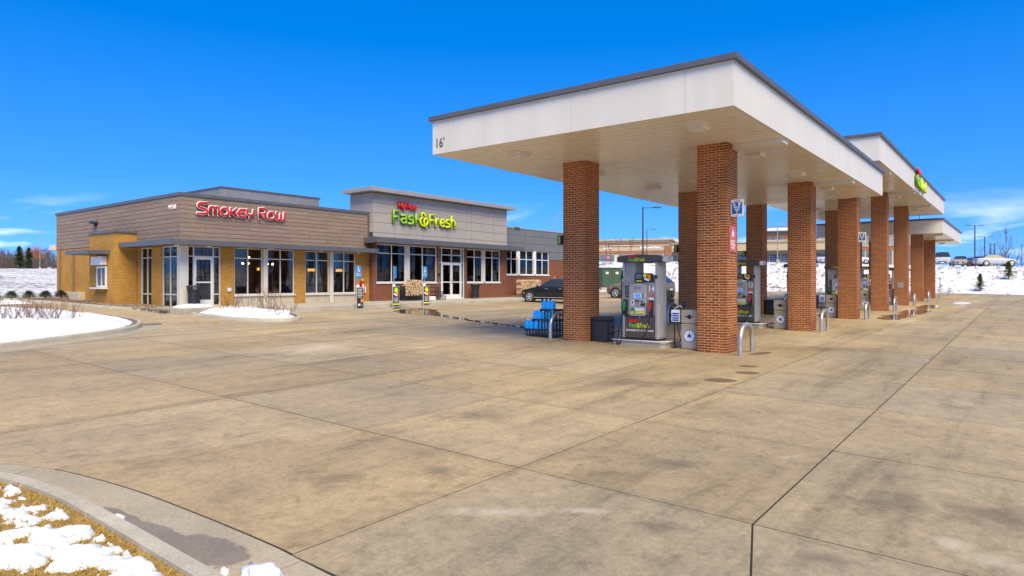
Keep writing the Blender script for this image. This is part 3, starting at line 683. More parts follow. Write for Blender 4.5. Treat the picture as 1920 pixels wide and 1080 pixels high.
# ---- snow-covered islands with kerbs
def snow_mound(name, poly, h, edge, label, inset=0.0, st=0.16, base=0.10, ragged=0.12):
    xs = [p[0] for p in poly]; ys = [p[1] for p in poly]
    x0, y0 = min(xs) - st, min(ys) - st; nx = int((max(xs) - x0) / st) + 3; ny = int((max(ys) - y0) / st) + 3
    mb = MB(); idx = {}; D = {}
    for i in range(nx):
        for j in range(ny):
            p = (x0 + i * st, y0 + j * st)
            D[i, j] = sd_poly(p, poly) * (1 if inside(p, poly) else -1) - inset - ragged * (0.5 + 0.5 * mnoise.noise(Vector((p[0] * 1.3, p[1] * 1.3, 4))) + 0.4 * mnoise.noise(Vector((p[0] * 4, p[1] * 4, 4))))
    def vid(i, j):
        if (i, j) not in idx:
            x, y = x0 + i * st, y0 + j * st
            if D[i, j] < 0:            # pull outside points back onto the outline
                gxx = (D.get((i + 1, j), D[i, j]) - D.get((i - 1, j), D[i, j])); gyy = (D.get((i, j + 1), D[i, j]) - D.get((i, j - 1), D[i, j])); L_ = math.hypot(gxx, gyy) or 1
                x -= gxx / L_ * D[i, j]; y -= gyy / L_ * D[i, j]
            d = max(0, D[i, j]); t = min(1, d / edge); t = t * (2 - t)
            z = g(x, y) + base + h * t + (0.07 * mnoise.noise(Vector((x * 1.1, y * 1.1, 0))) + 0.045 * mnoise.noise(Vector((x * 3.2, y * 3.2, 2)))) * min(1, d * 2)
            idx[i, j] = len(mb.v); mb.v.append((x, y, z))
        return idx[i, j]
    for i in range(nx - 1):
        for j in range(ny - 1):
            q = [(i, j), (i + 1, j), (i + 1, j + 1), (i, j + 1)]
            if any(D[a] > 0 for a in q): mb.f.append(tuple(vid(*a) for a in q))
    o = mb.build(name, M['snow'], smooth=True, fix=False); tag(o, label, 'snow', kind='stuff')
kerb(ISL_A, True, 0.13, 0.16, 1, 3.2, 'island_kerb')
kerb(ISL_B, True, 0.13, 0.16, 1, 2.6, 'island_kerb')
for P_, d in ((ISL_A, 0.15), (ISL_B, 0.15)):
    mb = MB(); mb.prism(offset_poly(P_, -d), lambda x, y: g(x, y) - 0.05, lambda x, y: g(x, y) + 0.10); tag(mb.build('island_soil', M['soil']), kind='structure')
snow_mound('island_snow', [p for p in ISL_A if p[0] > -4] , 0.16, 1.2, 'smooth white snow covering the big kerbed island on the left', 0.22, 0.17, 0.095)
snow_mound('island_snow', ISL_B, 0.22, 1.2, 'mound of white snow on the small kerbed island before the coffee shop door', 0.2, 0.1, 0.095)
# gutter apron along the left island
ap_in = [p for p in ISL_A[3:40]]; ap_in = [p for p in ISL_A if p[1] < 23.5 and p[0] > -8]
strip('island_gutter', ap_in, offset_poly(ap_in, 0.55, False), lambda x, y: g(x, y) + 0.012, lambda x, y: g(x, y) + 0.006, M['gutter_concrete'], None, 0.06)

# ---- raised walk along the store, in separate concrete flags
WALK_Z = 0.605
def walk():
    root = thing('sidewalk', (13, 25, 0), None, None); tag(root, kind='structure')
    xs = [12.6, 14.0, 15.9] + [15.9 + 1.86 * k for k in range(1, 17)]
    for a, b in zip(xs[:-1], xs[1:]):
        y0 = 26.1 if a < 15.8 else 25.18
        for (c, d_) in ((y0, 26.95), (26.95, 28.75)):
            mb = MB(); mb.box(a + .006, b - .006, c + .006, d_ - .006, 0.2, WALK_Z)
            o = mb.build('paving_flag', M['kerb_concrete'], root, loc=(-13, -25, 0))
        if a > 15.8:
            mb = MB(); mb.extr([(25.0, 0.2), (25.0, WALK_Z - .03), (25.03, WALK_Z), (25.175, WALK_Z), (25.175, 0.2)], 'x', a + .004, b - .004)
            mb.build('kerb_stone', M['kerb_concrete'], root, loc=(-13, -25, 0))
walk()
# planting bed with stones by the coffee shop's corner
BED = [(12.75, 27.2), (12.6, 29.5), (12.45, 31.6), (12.35, 33.5), (12.3, 36.0), (12.1, 38.6), (13.7, 38.6), (13.7, 28.8), (13.6, 27.2)]
BEDC = catmull([(13.5, 26.75), (12.85, 26.9), (12.5, 28.0), (12.3, 30.0), (12.1, 32.5), (11.95, 35.5), (11.7, 38.5), (11.2, 43.0)], 5, False)
kerb(BEDC, False, 0.13, 0.16, -1, 2.6, 'bed_kerb')
def bed():
    mb = MB(); mb.prism([(13.8, 26.8)] + [(p[0] + .12, p[1]) for p in BEDC] + [(13.8, 43.0)], lambda x, y: g(x, y) - 0.1, lambda x, y: g(x, y) + 0.11)
    tag(mb.build('planting_bed', M['soil']), kind='structure')
    rng = random.Random(5); mb = MB()
    for _ in range(900):
        y = rng.uniform(27.2, 36.5); x = rng.uniform(12.35, 13.6)
        if 32.6 < y < 35.7 and x > 12.6: continue
        r = rng.uniform(0.03, 0.085); mb.ball((x, y, g(x, y) + 0.12 + r * .3), r, 6, 4, 0.25, (1.1, 1.0, 0.65))
    tag(mb.build('river_rock', M['rock'], fix=False), 'brown river stones in the bed at the foot of the brick wall', 'stones', kind='stuff')
    mb = MB()
bed()
snow_mound('walk_snow', catmull([(13.2, 27.0), (13.0, 27.8), (13.2, 28.5), (13.9, 28.2), (14.6, 27.8), (14.4, 27.3)], 5), 0.10, 0.4, 'thin heap of snow left of the coffee shop litter bin', 0.0, 0.08, 0.2)
snow_mound('rear_snow', catmull([(11.2, 38.5), (9.5, 38.1), (5, 37.6), (-3, 37.4), (-3, 42), (4, 42.5), (10, 42.6), (11.2, 41)], 4), 0.12, 1.0, 'strip of snow under the row of low shrubs behind the drive lane', 0.0, 0.25, 0.02)
# a thin second lane beyond the shrubs
mb = MB(); mb.prism([(-30, 42.9), (13, 43.4), (13, 46.0), (-30, 45.6)], lambda x, y: terrain_h(x, 44) - .2, lambda x, y: terrain_h(x, y) + 0.12); tag(mb.build('rear_lane', M['concrete']), kind='structure')
# faded yellow bay lines in front of the store
def bays():
    T = NT('worn_yellow'); f = T.noise(3.5, 6, 0.7); tr = T.n('ShaderNodeBsdfTransparent'); ms = T.n('ShaderNodeMixShader')
    T.set((0.50, 0.32, 0.05), 0.8); T.l(T.ramp(f, [(0.40, 0.0), (0.62, 0.85)]), ms.inputs[0]); T.l(tr.outputs[0], ms.inputs[1]); T.l(T.b.outputs[0], ms.inputs[2]); T.l(ms.outputs[0], T.o.inputs[0])
    for k in range(9):
        x = 24.2 + 2.75 * k
        mb = MB(); mb.v = [(x + dx, y, g(x + dx, y) + 0.005) for dx, y in ((-.06, 19.6), (.06, 19.6), (.06, 24.9), (-.06, 24.9))]; mb.f = [(0, 1, 2, 3)]
        tag(mb.build('bay_line', T.m, fix=False), kind='structure')
    for (x0, y0, x1, y1) in ((10.9, 21.6, 11.5, 23.0), (11.3, 21.2, 11.9, 22.4)):
        d = Vector((x1 - x0, y1 - y0)); d.normalize(); n_ = Vector((d.y, -d.x)) * .06
        mb = MB(); mb.v = [(p[0], p[1], g(p[0], p[1]) + .005) for p in ((x0 - n_.x, y0 - n_.y), (x0 + n_.x, y0 + n_.y), (x1 + n_.x, y1 + n_.y), (x1 - n_.x, y1 - n_.y))]; mb.f = [(0, 1, 2, 3)]
        tag(mb.build('bay_line', T.m, fix=False), kind='structure')
bays()
# ================================================================ STORE BUILDING
def gauge(y): return HC + (527.7 - y)
FL = 0.60
BR = thing('store_building', (13.65, 28.6, FL), 'long single-storey store with wood-clad corner shop, tall grey entrance block and dark right wing', 'building')
BO = (-13.65, -28.6, -FL)
def bp(mb, name, mat, parent=BR, **k):
    return mb.build(name, mat, parent, loc=BO if parent is BR else (0, 0, 0), **k)
def bpiece(name, mat, c, size, parent=BR, **k):
    cc = (c[0] - 13.65, c[1] - 28.6, c[2] - FL)
    return piece(name, mat, parent, cc, size, **k)
Yw, Yt, Yr = 28.6, 28.3, 28.45
Xc, Xt, Xt2, Xe = 13.65, 24.0, 35.9, 46.5
Yback = 43.0
ZB = 0.25                     # walls start below the walk
def wall_with_holes(name, mat, axis, pos, thick, a0, a1, z0, z1, holes, parent=BR):
    """a wall along x (axis 'x', face at y = pos) or y (axis 'y', face at x = pos) with rectangular openings"""
    us = sorted(set([a0, a1] + [h[0] for h in holes] + [h[1] for h in holes])); zs = sorted(set([z0, z1] + [h[2] for h in holes] + [h[3] for h in holes]))
    mb = MB()
    us = [u for u in us if a0 <= u <= a1]; zs = [z for z in zs if z0 <= z <= z1]
    def solid(u, z): return a0 < u < a1 and z0 < z < z1 and not any(h[0] < u < h[1] and h[2] < z < h[3] for h in holes)
    def P(u, t, z): return (u, pos + t, z) if axis == 'x' else (pos + t, u, z)
    for i in range(len(us) - 1):
        for j in range(len(zs) - 1):
            u0, u1, w0, w1 = us[i], us[i + 1], zs[j], zs[j + 1]
            if not solid((u0 + u1) / 2, (w0 + w1) / 2): continue
            mb.add([P(u0, 0, w0), P(u1, 0, w0), P(u1, 0, w1), P(u0, 0, w1)], [(0, 1, 2, 3) if axis == 'x' else (3, 2, 1, 0)])
            mb.add([P(u0, thick, w0), P(u1, thick, w0), P(u1, thick, w1), P(u0, thick, w1)], [(3, 2, 1, 0) if axis == 'x' else (0, 1, 2, 3)])
            for (du, dz, e) in ((-1, 0, ((u0, w0), (u0, w1))), (1, 0, ((u1, w0), (u1, w1))), (0, -1, ((u0, w0), (u1, w0))), (0, 1, ((u0, w1), (u1, w1)))):
                cu, cz = (u0 + u1) / 2 + du * (u1 - u0) / 2 + du * 1e-4, (w0 + w1) / 2 + dz * (w1 - w0) / 2 + dz * 1e-4
                if not solid(cu, cz):
                    (ua, za), (ub, zb) = e
                    mb.add([P(ua, 0, za), P(ub, 0, zb), P(ub, thick, zb), P(ua, thick, za)], [(0, 1, 2, 3)])
    return bp(mb, name, mat, parent)
def window(axis, pos, a0, a1, z0, z1, vs=(), hs=(), fw=0.05, depth=0.11, mat='frame_white', recess=0.05, name='window', sill=True, holes=()):
    """frame, glazing bars and panes; pos is the wall face, the frame stands 'recess' behind it"""
    mb = MB(); s = 1
    def B(u0, u1, d0, d1, w0, w1):
        if axis == 'x': mb.box(u0, u1, pos + d0, pos + d1, w0, w1)
        else: mb.box(pos + d0, pos + d1, u0, u1, w0, w1)
    d0, d1 = recess, recess + depth
    B(a0, a0 + fw, d0, d1, z0, z1); B(a1 - fw, a1, d0, d1, z0, z1); B(a0 + fw, a1 - fw, d0, d1, z0, z0 + fw); B(a0 + fw, a1 - fw, d0, d1, z1 - fw, z1)
    f = bp(mb, name, M[mat])
    vv = [a0 + fw] + list(vs) + [a1 - fw]; hh = [z0 + fw] + list(hs) + [z1 - fw]; bw = 0.024
    for v in vs:
        c = (v, pos + recess + depth / 2, (z0 + z1) / 2) if axis == 'x' else (pos + recess + depth / 2, v, (z0 + z1) / 2)
        sz = (bw * 2, depth * .9, z1 - z0 - 2 * fw) if axis == 'x' else (depth * .9, bw * 2, z1 - z0 - 2 * fw)
        piece('glazing_bar', M[mat], f, c, sz)
    for i in range(len(vv) - 1):
        u0 = vv[i] + (bw if i else 0); u1 = vv[i + 1] - (bw if i < len(vv) - 2 else 0)
        for h in hs:
            c = ((u0 + u1) / 2, pos + recess + depth / 2, h) if axis == 'x' else (pos + recess + depth / 2, (u0 + u1) / 2, h)
            sz = (u1 - u0, depth * .9, bw * 2) if axis == 'x' else (depth * .9, u1 - u0, bw * 2)
            piece('glazing_bar', M[mat], f, c, sz)
        for j in range(len(hh) - 1):
            w0 = hh[j] + (bw if j else 0); w1 = hh[j + 1] - (bw if j < len(hh) - 2 else 0)
            if (i, j) in holes: continue
            c = ((u0 + u1) / 2, pos + recess + depth * .5, (w0 + w1) / 2) if axis == 'x' else (pos + recess + depth * .5, (u0 + u1) / 2, (w0 + w1) / 2)
            sz = (u1 - u0, 0.012, w1 - w0) if axis == 'x' else (0.012, u1 - u0, w1 - w0)
            piece('pane', M['glass'], f, c, sz)
    if sill:
        mb = MB()
        if axis == 'x': mb.box(a0 - .03, a1 + .03, pos - .05, pos + recess, z0 - .07, z0)
        else: mb.box(pos - .05, pos + recess, a0 - .03, a1 + .03, z0 - .07, z0)
        o = mb.build('sill', M[mat], f)
    return f
def door_leaf(x0, x1, y, z0, z1, hinge_right=True, name='door'):
    st = 0.09; mb = MB()
    mb.box(x0, x0 + st, y, y + .05, z0, z1); mb.box(x1 - st, x1, y, y + .05, z0, z1); mb.box(x0 + st, x1 - st, y, y + .05, z0, z0 + .26); mb.box(x0 + st, x1 - st, y, y + .05, z1 - .11, z1); mb.box(x0 + st, x1 - st, y, y + .05, z0 + 1.0, z0 + 1.06)
    d = bp(mb, name, M['frame_white'], bevel=0.004)
    piece('pane', M['glass'], d, ((x0 + x1) / 2, y + .025, (z0 + .26 + z0 + 1.0) / 2), (x1 - x0 - 2 * st, .01, 0.74)); piece('pane', M['glass'], d, ((x0 + x1) / 2, y + .025, (z0 + 1.06 + z1 - .11) / 2), (x1 - x0 - 2 * st, .01, z1 - .11 - z0 - 1.06))
    hx = x0 + .045 if hinge_right else x1 - .045
    MB().tube([(hx, y, z0 + .95), (hx, y - .06, z0 + .95), (hx, y - .06, z0 + 1.25), (hx, y, z0 + 1.25)], .013, 8).build('handle', M['steel'], d)
    return d
# ---- coffee-shop wing
holesW = [(13.98, 15.48, 0.2, 3.25), (16.11, 17.56, 0.2, 3.25), (17.80, 19.28, 0.2, 3.25), (19.90, 21.36, 0.2, 3.25), (21.60, 23.08, 0.2, 3.25)]
wall_with_holes('brick_wall', M['yellow_brick'], 'x', Yw, 0.3, Xc + .3, Xt, ZB, 3.50, holesW)
holesL = [(28.9, 30.32, 0.55, 3.25), (31.3, 32.45, 0.55, 3.25)]
wall_with_holes('brick_wall', M['yellow_brick'], 'y', Xc, 0.3, 28.86, Yback, 0.3, 3.45, holesL)
bp(MB().box(Xc - .012, Xc + .36, Yw - .012, Yw + .27, ZB, 3.49), 'corner_post', M['frame_beige'], bevel=.008)
# entry
def entry():
    z0 = WALK_Z; f = window('x', Yw, 13.98, 15.48, z0, 3.25, (14.27, 15.16), (2.80,), 0.05, 0.12, 'frame_beige', 0.06, 'entrance_frame', False, holes=((1, 0),))
    for x0, x1 in ((14.03, 14.246), (15.184, 15.43)): piece('glazing_bar', M['frame_beige'], f, ((x0 + x1) / 2, Yw + .12, 1.12), (x1 - x0, .1, .05))
    door_leaf(14.30, 15.13, Yw + .07, z0 + .02, 2.77)
entry()
for a0, a1, m in ((16.11, 17.56, 16.81), (17.80, 19.28, 18.52), (19.90, 21.36, 20.61), (21.60, 23.08, 22.32)):
    window('x', Yw, a0, a1, 1.07, 3.25, (m,), (2.77,), 0.05, 0.1, 'frame_beige', 0.05)
    # stone apron panels below each window
    for u0, u1 in ((a0 + .01, m - .006), (m + .006, a1 - .01)):
        bpiece('apron_panel', M['stone_panel'], ((u0 + u1) / 2, Yw + .11, 0.80), (u1 - u0, .18, 0.40))
    bp(MB().box(a0 + .002, a1 - .002, Yw + .06, Yw + .28, ZB + .02, 0.595), 'plinth', M['stone_panel'])
for a0, a1 in ((17.565, 17.795), (21.365, 21.595)): bp(MB().box(a0, a1, Yw - .02, Yw + .2, ZB, 3.49), 'pilaster', M['frame_beige'])
for y0, y1, m in ((28.9, 30.32, 29.62), (31.3, 32.45, 31.85)):
    window('y', Xc, y0, y1, 0.56, 3.25, (m,), (1.12, 2.78), 0.05, 0.1, 'frame_beige', 0.05, sill=False)
# brown strips standing in for recess shadow lines, and meter cabinets on the far part of that wall
for y in (40.3, 42.3): bp(MB().box(Xc - .10, Xc - .002, y, y + .10, 0.4, 3.43), 'recess_shadow', M['pallet_wood'])
for y in (38.9, 41.0):
    u = bp(MB().box(Xc - .32, Xc - .004, y, y + 1.25, 0.62, 1.14), 'meter_cabinet', M['stone_panel'], bevel=.01)
    piece('cabinet_door', M['stone_panel'], u, (Xc - .328, y + .31, 0.88), (.016, .58, .48)); piece('cabinet_door', M['stone_panel'], u, (Xc - .328, y + .94, 0.88), (.016, .58, .48))
# wood cladding
bp(MB().box(Xc - .02 + .02, Xt - .12, Yw + .0, Yw + .3, 3.455, 5.40).box(Xc + .001, Xc + .3, Yw + .3, Yback, 3.455, 5.40), 'cladding_back', M['panel_gap'])
def planks():
    rng = random.Random(4); rows = 10; h = (5.385 - 3.47) / rows
    for r in range(rows):
        z = 3.47 + h * (r + .5)
        off = 15.77 if r % 2 == 0 else 14.72
        x = off - 2.14 * 2
        while x < Xt:
            a, b = max(x, Xc - .022), min(x + 2.14, Xt - .125)
            if b - a > .06: bpiece('plank', M['wood_plank'], ((a + b) / 2, Yw - .012 + rng.uniform(-.002, .002), z), (b - a - .012, .024, h - .016))
            x += 2.14
        off = 29.7 if r % 2 == 0 else 30.75
        y = off - 2.14 * 2
        while y < Yback:
            a, b = max(y, Yw + .002), min(y + 2.14, Yback)
            if b - a > .06: bpiece('plank', M['wood_plank'], (Xc - .012 + rng.uniform(-.002, .002), (a + b) / 2, z), (.024, b - a - .012, h - .016))
            y += 2.14
planks()
def cap_L():
    mb = MB(); mb.box(Xc - .07, Xt - .12, Yw - .07, Yw + .25, 5.39, 5.53); mb.box(Xc - .07, Xc + .25, Yw + .25, Yback + .05, 5.39, 5.53)
    bp(mb, 'parapet_cap', M['charcoal_metal'])
cap_L()
bp(MB().box(Xt - .12, Xt - .004, Yw - .05, Yw + .3, 3.5, 5.5), 'end_trim', M['charcoal_metal'])
bp(MB().box(Xc + .25, Xt, Yw + .25, Yback - .1, 5.0, 5.2), 'flat_roof', M['roofing'])
bp(MB().box(Xc + .301, Xt - .001, Yback - .3, Yback - .002, ZB, 5.38), 'rear_wall', M['yellow_brick'])
# wing awning (flat metal canopy round the corner)
def awning(name, x0, x1, y0, y1, z0, z1, parent=BR):
    mb = MB(); t = .018
    mb.box(x0, x1, y0, y1, z1 - .05, z1 - .03)
    mb.box(x0, x1, y0 - .0, y0 + .07, z0, z1); mb.box(x0, x0 + .07, y0 + .07, y1, z0, z1); mb.box(x1 - .07, x1, y0 + .07, y1, z0, z1)
    mb.box(x0 + .07, x1 - .07, y0 + .07, y1, z0 + .02, z0 + .05)
    return bp(mb, name, M['charcoal_metal'])
aw = bp(MB().box(12.80, 23.93, 27.70, 28.58, 3.235, 3.465).box(12.80, 13.62, 28.58, 34.0 - 1.35, 3.235, 3.465), 'awning', M['charcoal_metal'], bevel=.01)
for x in (13.3, 14.7, 17.6, 20.5, 22.9): 
    o = MB().cyl((x, 28.15), .09, 3.19, 3.234, 14).build('downlight', M['light_box'], aw)
# drive-up window bay
def bay():
    x0, y0, y1 = 12.68, 32.74, 35.65
    bp(MB().box(x0, Xc - .026, y0, y1, 0.3, 3.93), 'bay_wall', M['yellow_brick'])
    bp(MB().box(x0 - .06, Xc - .03, y0 - .06, y1 + .06, 3.93, 4.02), 'bay_cap', M['charcoal_metal'])
    bp(MB().box(x0 - .95, x0 - .003, 33.25, 35.9, 2.95, 3.13), 'bay_awning', M['charcoal_metal'], bevel=.01)
    f = bp(MB().box(x0 - .05, x0 - .002, 33.62, 33.72, 1.42, 2.40).box(x0 - .05, x0 - .002, 34.6, 34.7, 1.42, 2.40).box(x0 - .05, x0 - .002, 33.72, 34.6, 1.42, 1.5).box(x0 - .05, x0 - .002, 33.72, 34.6, 2.32, 2.40).box(x0 - .045, x0 - .002, 34.1, 34.16, 1.5, 2.32), 'service_window', M['frame_white'])
    piece('pane', M['dark_glass'], f, (x0 - .012, 33.91, 1.91), (.018, .38, .82)); piece('pane', M['dark_glass'], f, (x0 - .012, 34.38, 1.91), (.018, .44, .82))
    bp(MB().box(x0 - .3, x0 - .001, 33.5, 34.85, 1.35, 1.41), 'counter_shelf', M['frame_white'])
    bp(MB().box(x0 - .28, x0 - .004, 33.6, 34.75, 2.46, 2.86), 'air_curtain', M['light_box'], bevel=.02)
bay()
# flood light on the side wall and camera box at the far edge
fl = bp(MB().box(Xc - .30, Xc - .03, 37.2, 37.62, 4.63, 4.73).box(Xc - .12, Xc - .025, 37.35, 37.5, 4.5, 4.63), 'wall_flood_light', M['black_metal'])
bp(MB().box(Xc - .22, Xc + .1, Yback + .02, Yback + .5, 3.45, 3.75), 'gutter_box', M['frame_beige'])
# rooftop screen of ribbed metal
def mech():
    x0, x1, y0, y1, z0, z1 = 17.6, 23.55, 32.5, 39.5, 5.2, 6.58
    mb = MB(); pts = []
    n = int((x1 - x0) / .12)
    for k in range(n):
        a = x0 + k * .12; mb.box(a, a + .075, y0 - .018, y0, z0, z1 - .08)
    n = int((y1 - y0) / .12)
    for k in range(n):
        a = y0 + k * .12; mb.box(x0 - .018, x0, a, a + .075, z0, z1 - .08)
    mb.box(x0, x1, y0 + .001, y1, z0, z1 - .08)
    o = bp(mb, 'roof_screen', M['screen_metal'])
    mb = MB().box(x0 - .05, x1 + .05, y0 - .05, y1 + .05, z1 - .079, z1); mb.build('screen_cap', M['charcoal_metal'], o)
mech()
# ---- entrance block (tall, grey panels)
TX = [23.94 + .06, 25.6, 27.81, 29.97, 32.2, 34.45, Xt2]
TZ = [4.17, 4.41, 4.97, 5.51, 6.06, 6.60]
holesT = [(24.28, 29.03, 1.64, 3.79), (29.25, 31.55, 0.2, 3.79), (31.78, 35.2, 1.64, 3.79)]
wall_with_holes('brick_wall', M['red_brick_wall'], 'x', Yt, 0.3, Xt, Xt2, ZB, 4.16, holesT)
bp(MB().box(Xt + .0005, Xt + .3, Yt + .3, 30.25, ZB, 4.16), 'return_wall', M['red_brick_wall'])
bp(MB().box(Xt + .02, Xt2, Yt + .001, Yt + .3, 4.161, 6.62).box(Xt + .02, Xt + .3, Yt + .3, 30.25, 4.161, 6.62).box(Xt2 - .3, Xt2, Yt + .3, 30.25, 3.9, 6.62).box(Xt + .3, Xt2 - .3, 30.0, 30.25, 4.2, 6.62), 'cladding_back', M['panel_gap'])
for i in range(6):
    for j in range(5):
        a, b, c, d_ = TX[i], TX[i + 1], TZ[j], TZ[j + 1]
        bpiece('wall_panel', M['grey_panel'], ((a + b) / 2, Yt - .012, (c + d_) / 2), (b - a - .02, .026, d_ - c - .02))
for (a, b) in ((Yt + .002, 29.35), (29.35, 30.25)):
    for j in range(1, 5): bpiece('wall_panel', M['grey_panel'], (Xt - .004 + .012, (a + b) / 2, (TZ[j] + TZ[j + 1]) / 2), (.026, b - a - .02, TZ[j + 1] - TZ[j] - .02))
rs = bp(MB().box(23.5, 36.3, 27.8, 30.32, 6.62, 6.85), 'roof_slab', M['grey_metal'], bevel=.01)
bp(MB().box(Xt - .3, 36.1, 28.0, 30.2, 6.851, 6.87), 'slab_flashing', M['roofing'])
ta = bp(MB().box(23.58, 36.75, 27.4, Yt - .003, 3.80, 4.10), 'awning', M['charcoal_metal'], bevel=.012)
bp(MB().box(23.58, Xt - .003, Yt - .0025, 28.55, 3.80, 4.10), 'awning_return', M['charcoal_metal'])
def shopfront():
    y = Yt
    window('x', y, 24.28, 26.47, 1.64, 3.79, (25.42,), (3.28,), .05, .1, 'frame_white', .05)
    window('x', y, 26.78, 29.03, 1.64, 3.79, (27.86,), (3.28,), .05, .1, 'frame_white', .05)
    window('x', y, 31.78, 33.34, 1.64, 3.79, (32.56,), (3.28,), .05, .1, 'frame_white', .05)
    window('x', y, 33.6, 35.2, 1.64, 3.79, (34.38,), (3.28,), .05, .1, 'frame_white', .05)
    for a, b in ((26.475, 26.775), (33.345, 33.595)): bp(MB().box(a, b, y - .01, y + .2, 1.64, 3.79), 'pilaster', M['frame_beige'])
    f = window('x', y, 29.25, 31.55, WALK_Z, 3.79, (29.5, 31.3), (2.86,), .06, .13, 'frame_white', .05, 'entrance_frame', False, holes=((1, 0), (1, 1)))
    # transom lights over the double door
    piece('glazing_bar', M['frame_white'], f, (30.4, y + .11, 3.33), (.05, .12, .8)); 
    for a, b in ((29.53, 30.37), (30.43, 31.27)):
        piece('glazing_bar', M['frame_white'], f, ((a + b) / 2, y + .11, 3.34), (b - a, .11, .05))
        piece('pane', M['glass'], f, ((a + b) / 2, y + .115, 3.10), (b - a, .012, .42)); piece('pane', M['glass'], f, ((a + b) / 2, y + .115, 3.55), (b - a, .012, .36))
    for a, b in ((29.31, 29.474), (31.326, 31.49)): piece('glazing_bar', M['frame_white'], f, ((a + b) / 2, y + .115, 1.62), (b - a, .1, .05))
    door_leaf(29.54, 30.39, y + .07, WALK_Z + .02, 2.83, False); door_leaf(30.41, 31.26, y + .07, WALK_Z + .02, 2.83, True)
shopfront()
# ---- right wing
RX = [Xt2, 38.18, 40.42, 42.67, 44.9, Xe]; RZ = [3.92, 4.43, 4.98, 5.43]
holesR = [(35.95, 37.35, 2.18, 3.92), (37.62, 39.32, 2.18, 3.92), (39.6, 41.3, 2.18, 3.92)]
wall_with_holes('brick_wall', M['red_brick_wall'], 'x', Yr, 0.3, Xt2, Xe, ZB, 3.30, holesR)
bp(MB().box(41.31, Xe, Yr + .001, Yr + .3, 3.301, 3.93).box(Xt2, Xe, Yr + .001, Yr + .3, 3.931, 5.45), 'cladding_back', M['panel_gap'])
for i in range(5):
    for j in range(3):
        a, b = RX[i], RX[i + 1]; bpiece('wall_panel', M['dark_panel'], ((a + b) / 2, Yr - .012, (RZ[j] + RZ[j + 1]) / 2), (b - a - .018, .026, RZ[j + 1] - RZ[j] - .018))
for a, b in ((41.33, 42.67), (42.67, 44.9), (44.9, Xe)): bpiece('wall_panel', M['dark_panel'], ((a + b) / 2, Yr - .012, 3.62), (b - a - .018, .026, .58))
bp(MB().box(Xt2, Xe + .05, Yr - .05, Yr + .3, 5.44, 5.52), 'parapet_cap', M['grey_metal'])
bp(MB().box(Xt2, Xe, Yr + .3, Yback, 5.0, 5.2).box(Xt, Xt2, 30.25, Yback, 5.0, 5.2), 'flat_roof', M['roofing'])
bp(MB().box(Xe - .3, Xe, Yr + .3, Yback, ZB, 5.44).box(Xt, Xe - .3, Yback - .3, Yback, ZB, 5.44), 'rear_wall', M['red_brick_wall'])
window('x', Yr, 35.95, 37.35, 2.18, 3.92, (36.68,), (3.28,), .05, .1, 'frame_white', .04)
window('x', Yr, 37.62, 39.32, 2.18, 3.92, (38.47,), (3.28,), .05, .1, 'frame_white', .04)
window('x', Yr, 39.6, 41.3, 2.18, 3.92, (40.45,), (3.28,), .05, .1, 'frame_white', .04)
for a, b in ((37.355, 37.615), (39.325, 39.595)): bp(MB().box(a, b, Yr - .012, Yr + .2, 2.18, 3.919), 'pilaster', M['frame_white'])
bp(MB().box(36.9, 37.5, Yr - .17, Yr - .06, 5.52, 5.60), 'roof_vent', M['roofing'])
# outlets and bell on the walls
for x, z in ((15.85, 1.32), (32.75, 1.28)): bp(MB().box(x - .09, x + .09, (Yw if x < 20 else Yt) - .08, (Yw if x < 20 else Yt) - .003, z - .08, z + .08), 'hose_bib', M['frame_white'], bevel=.02)
bp(MB().box(29.1, 29.2, Yt - .1, Yt - .003, 2.05, 2.2), 'wall_camera', M['black_metal'])
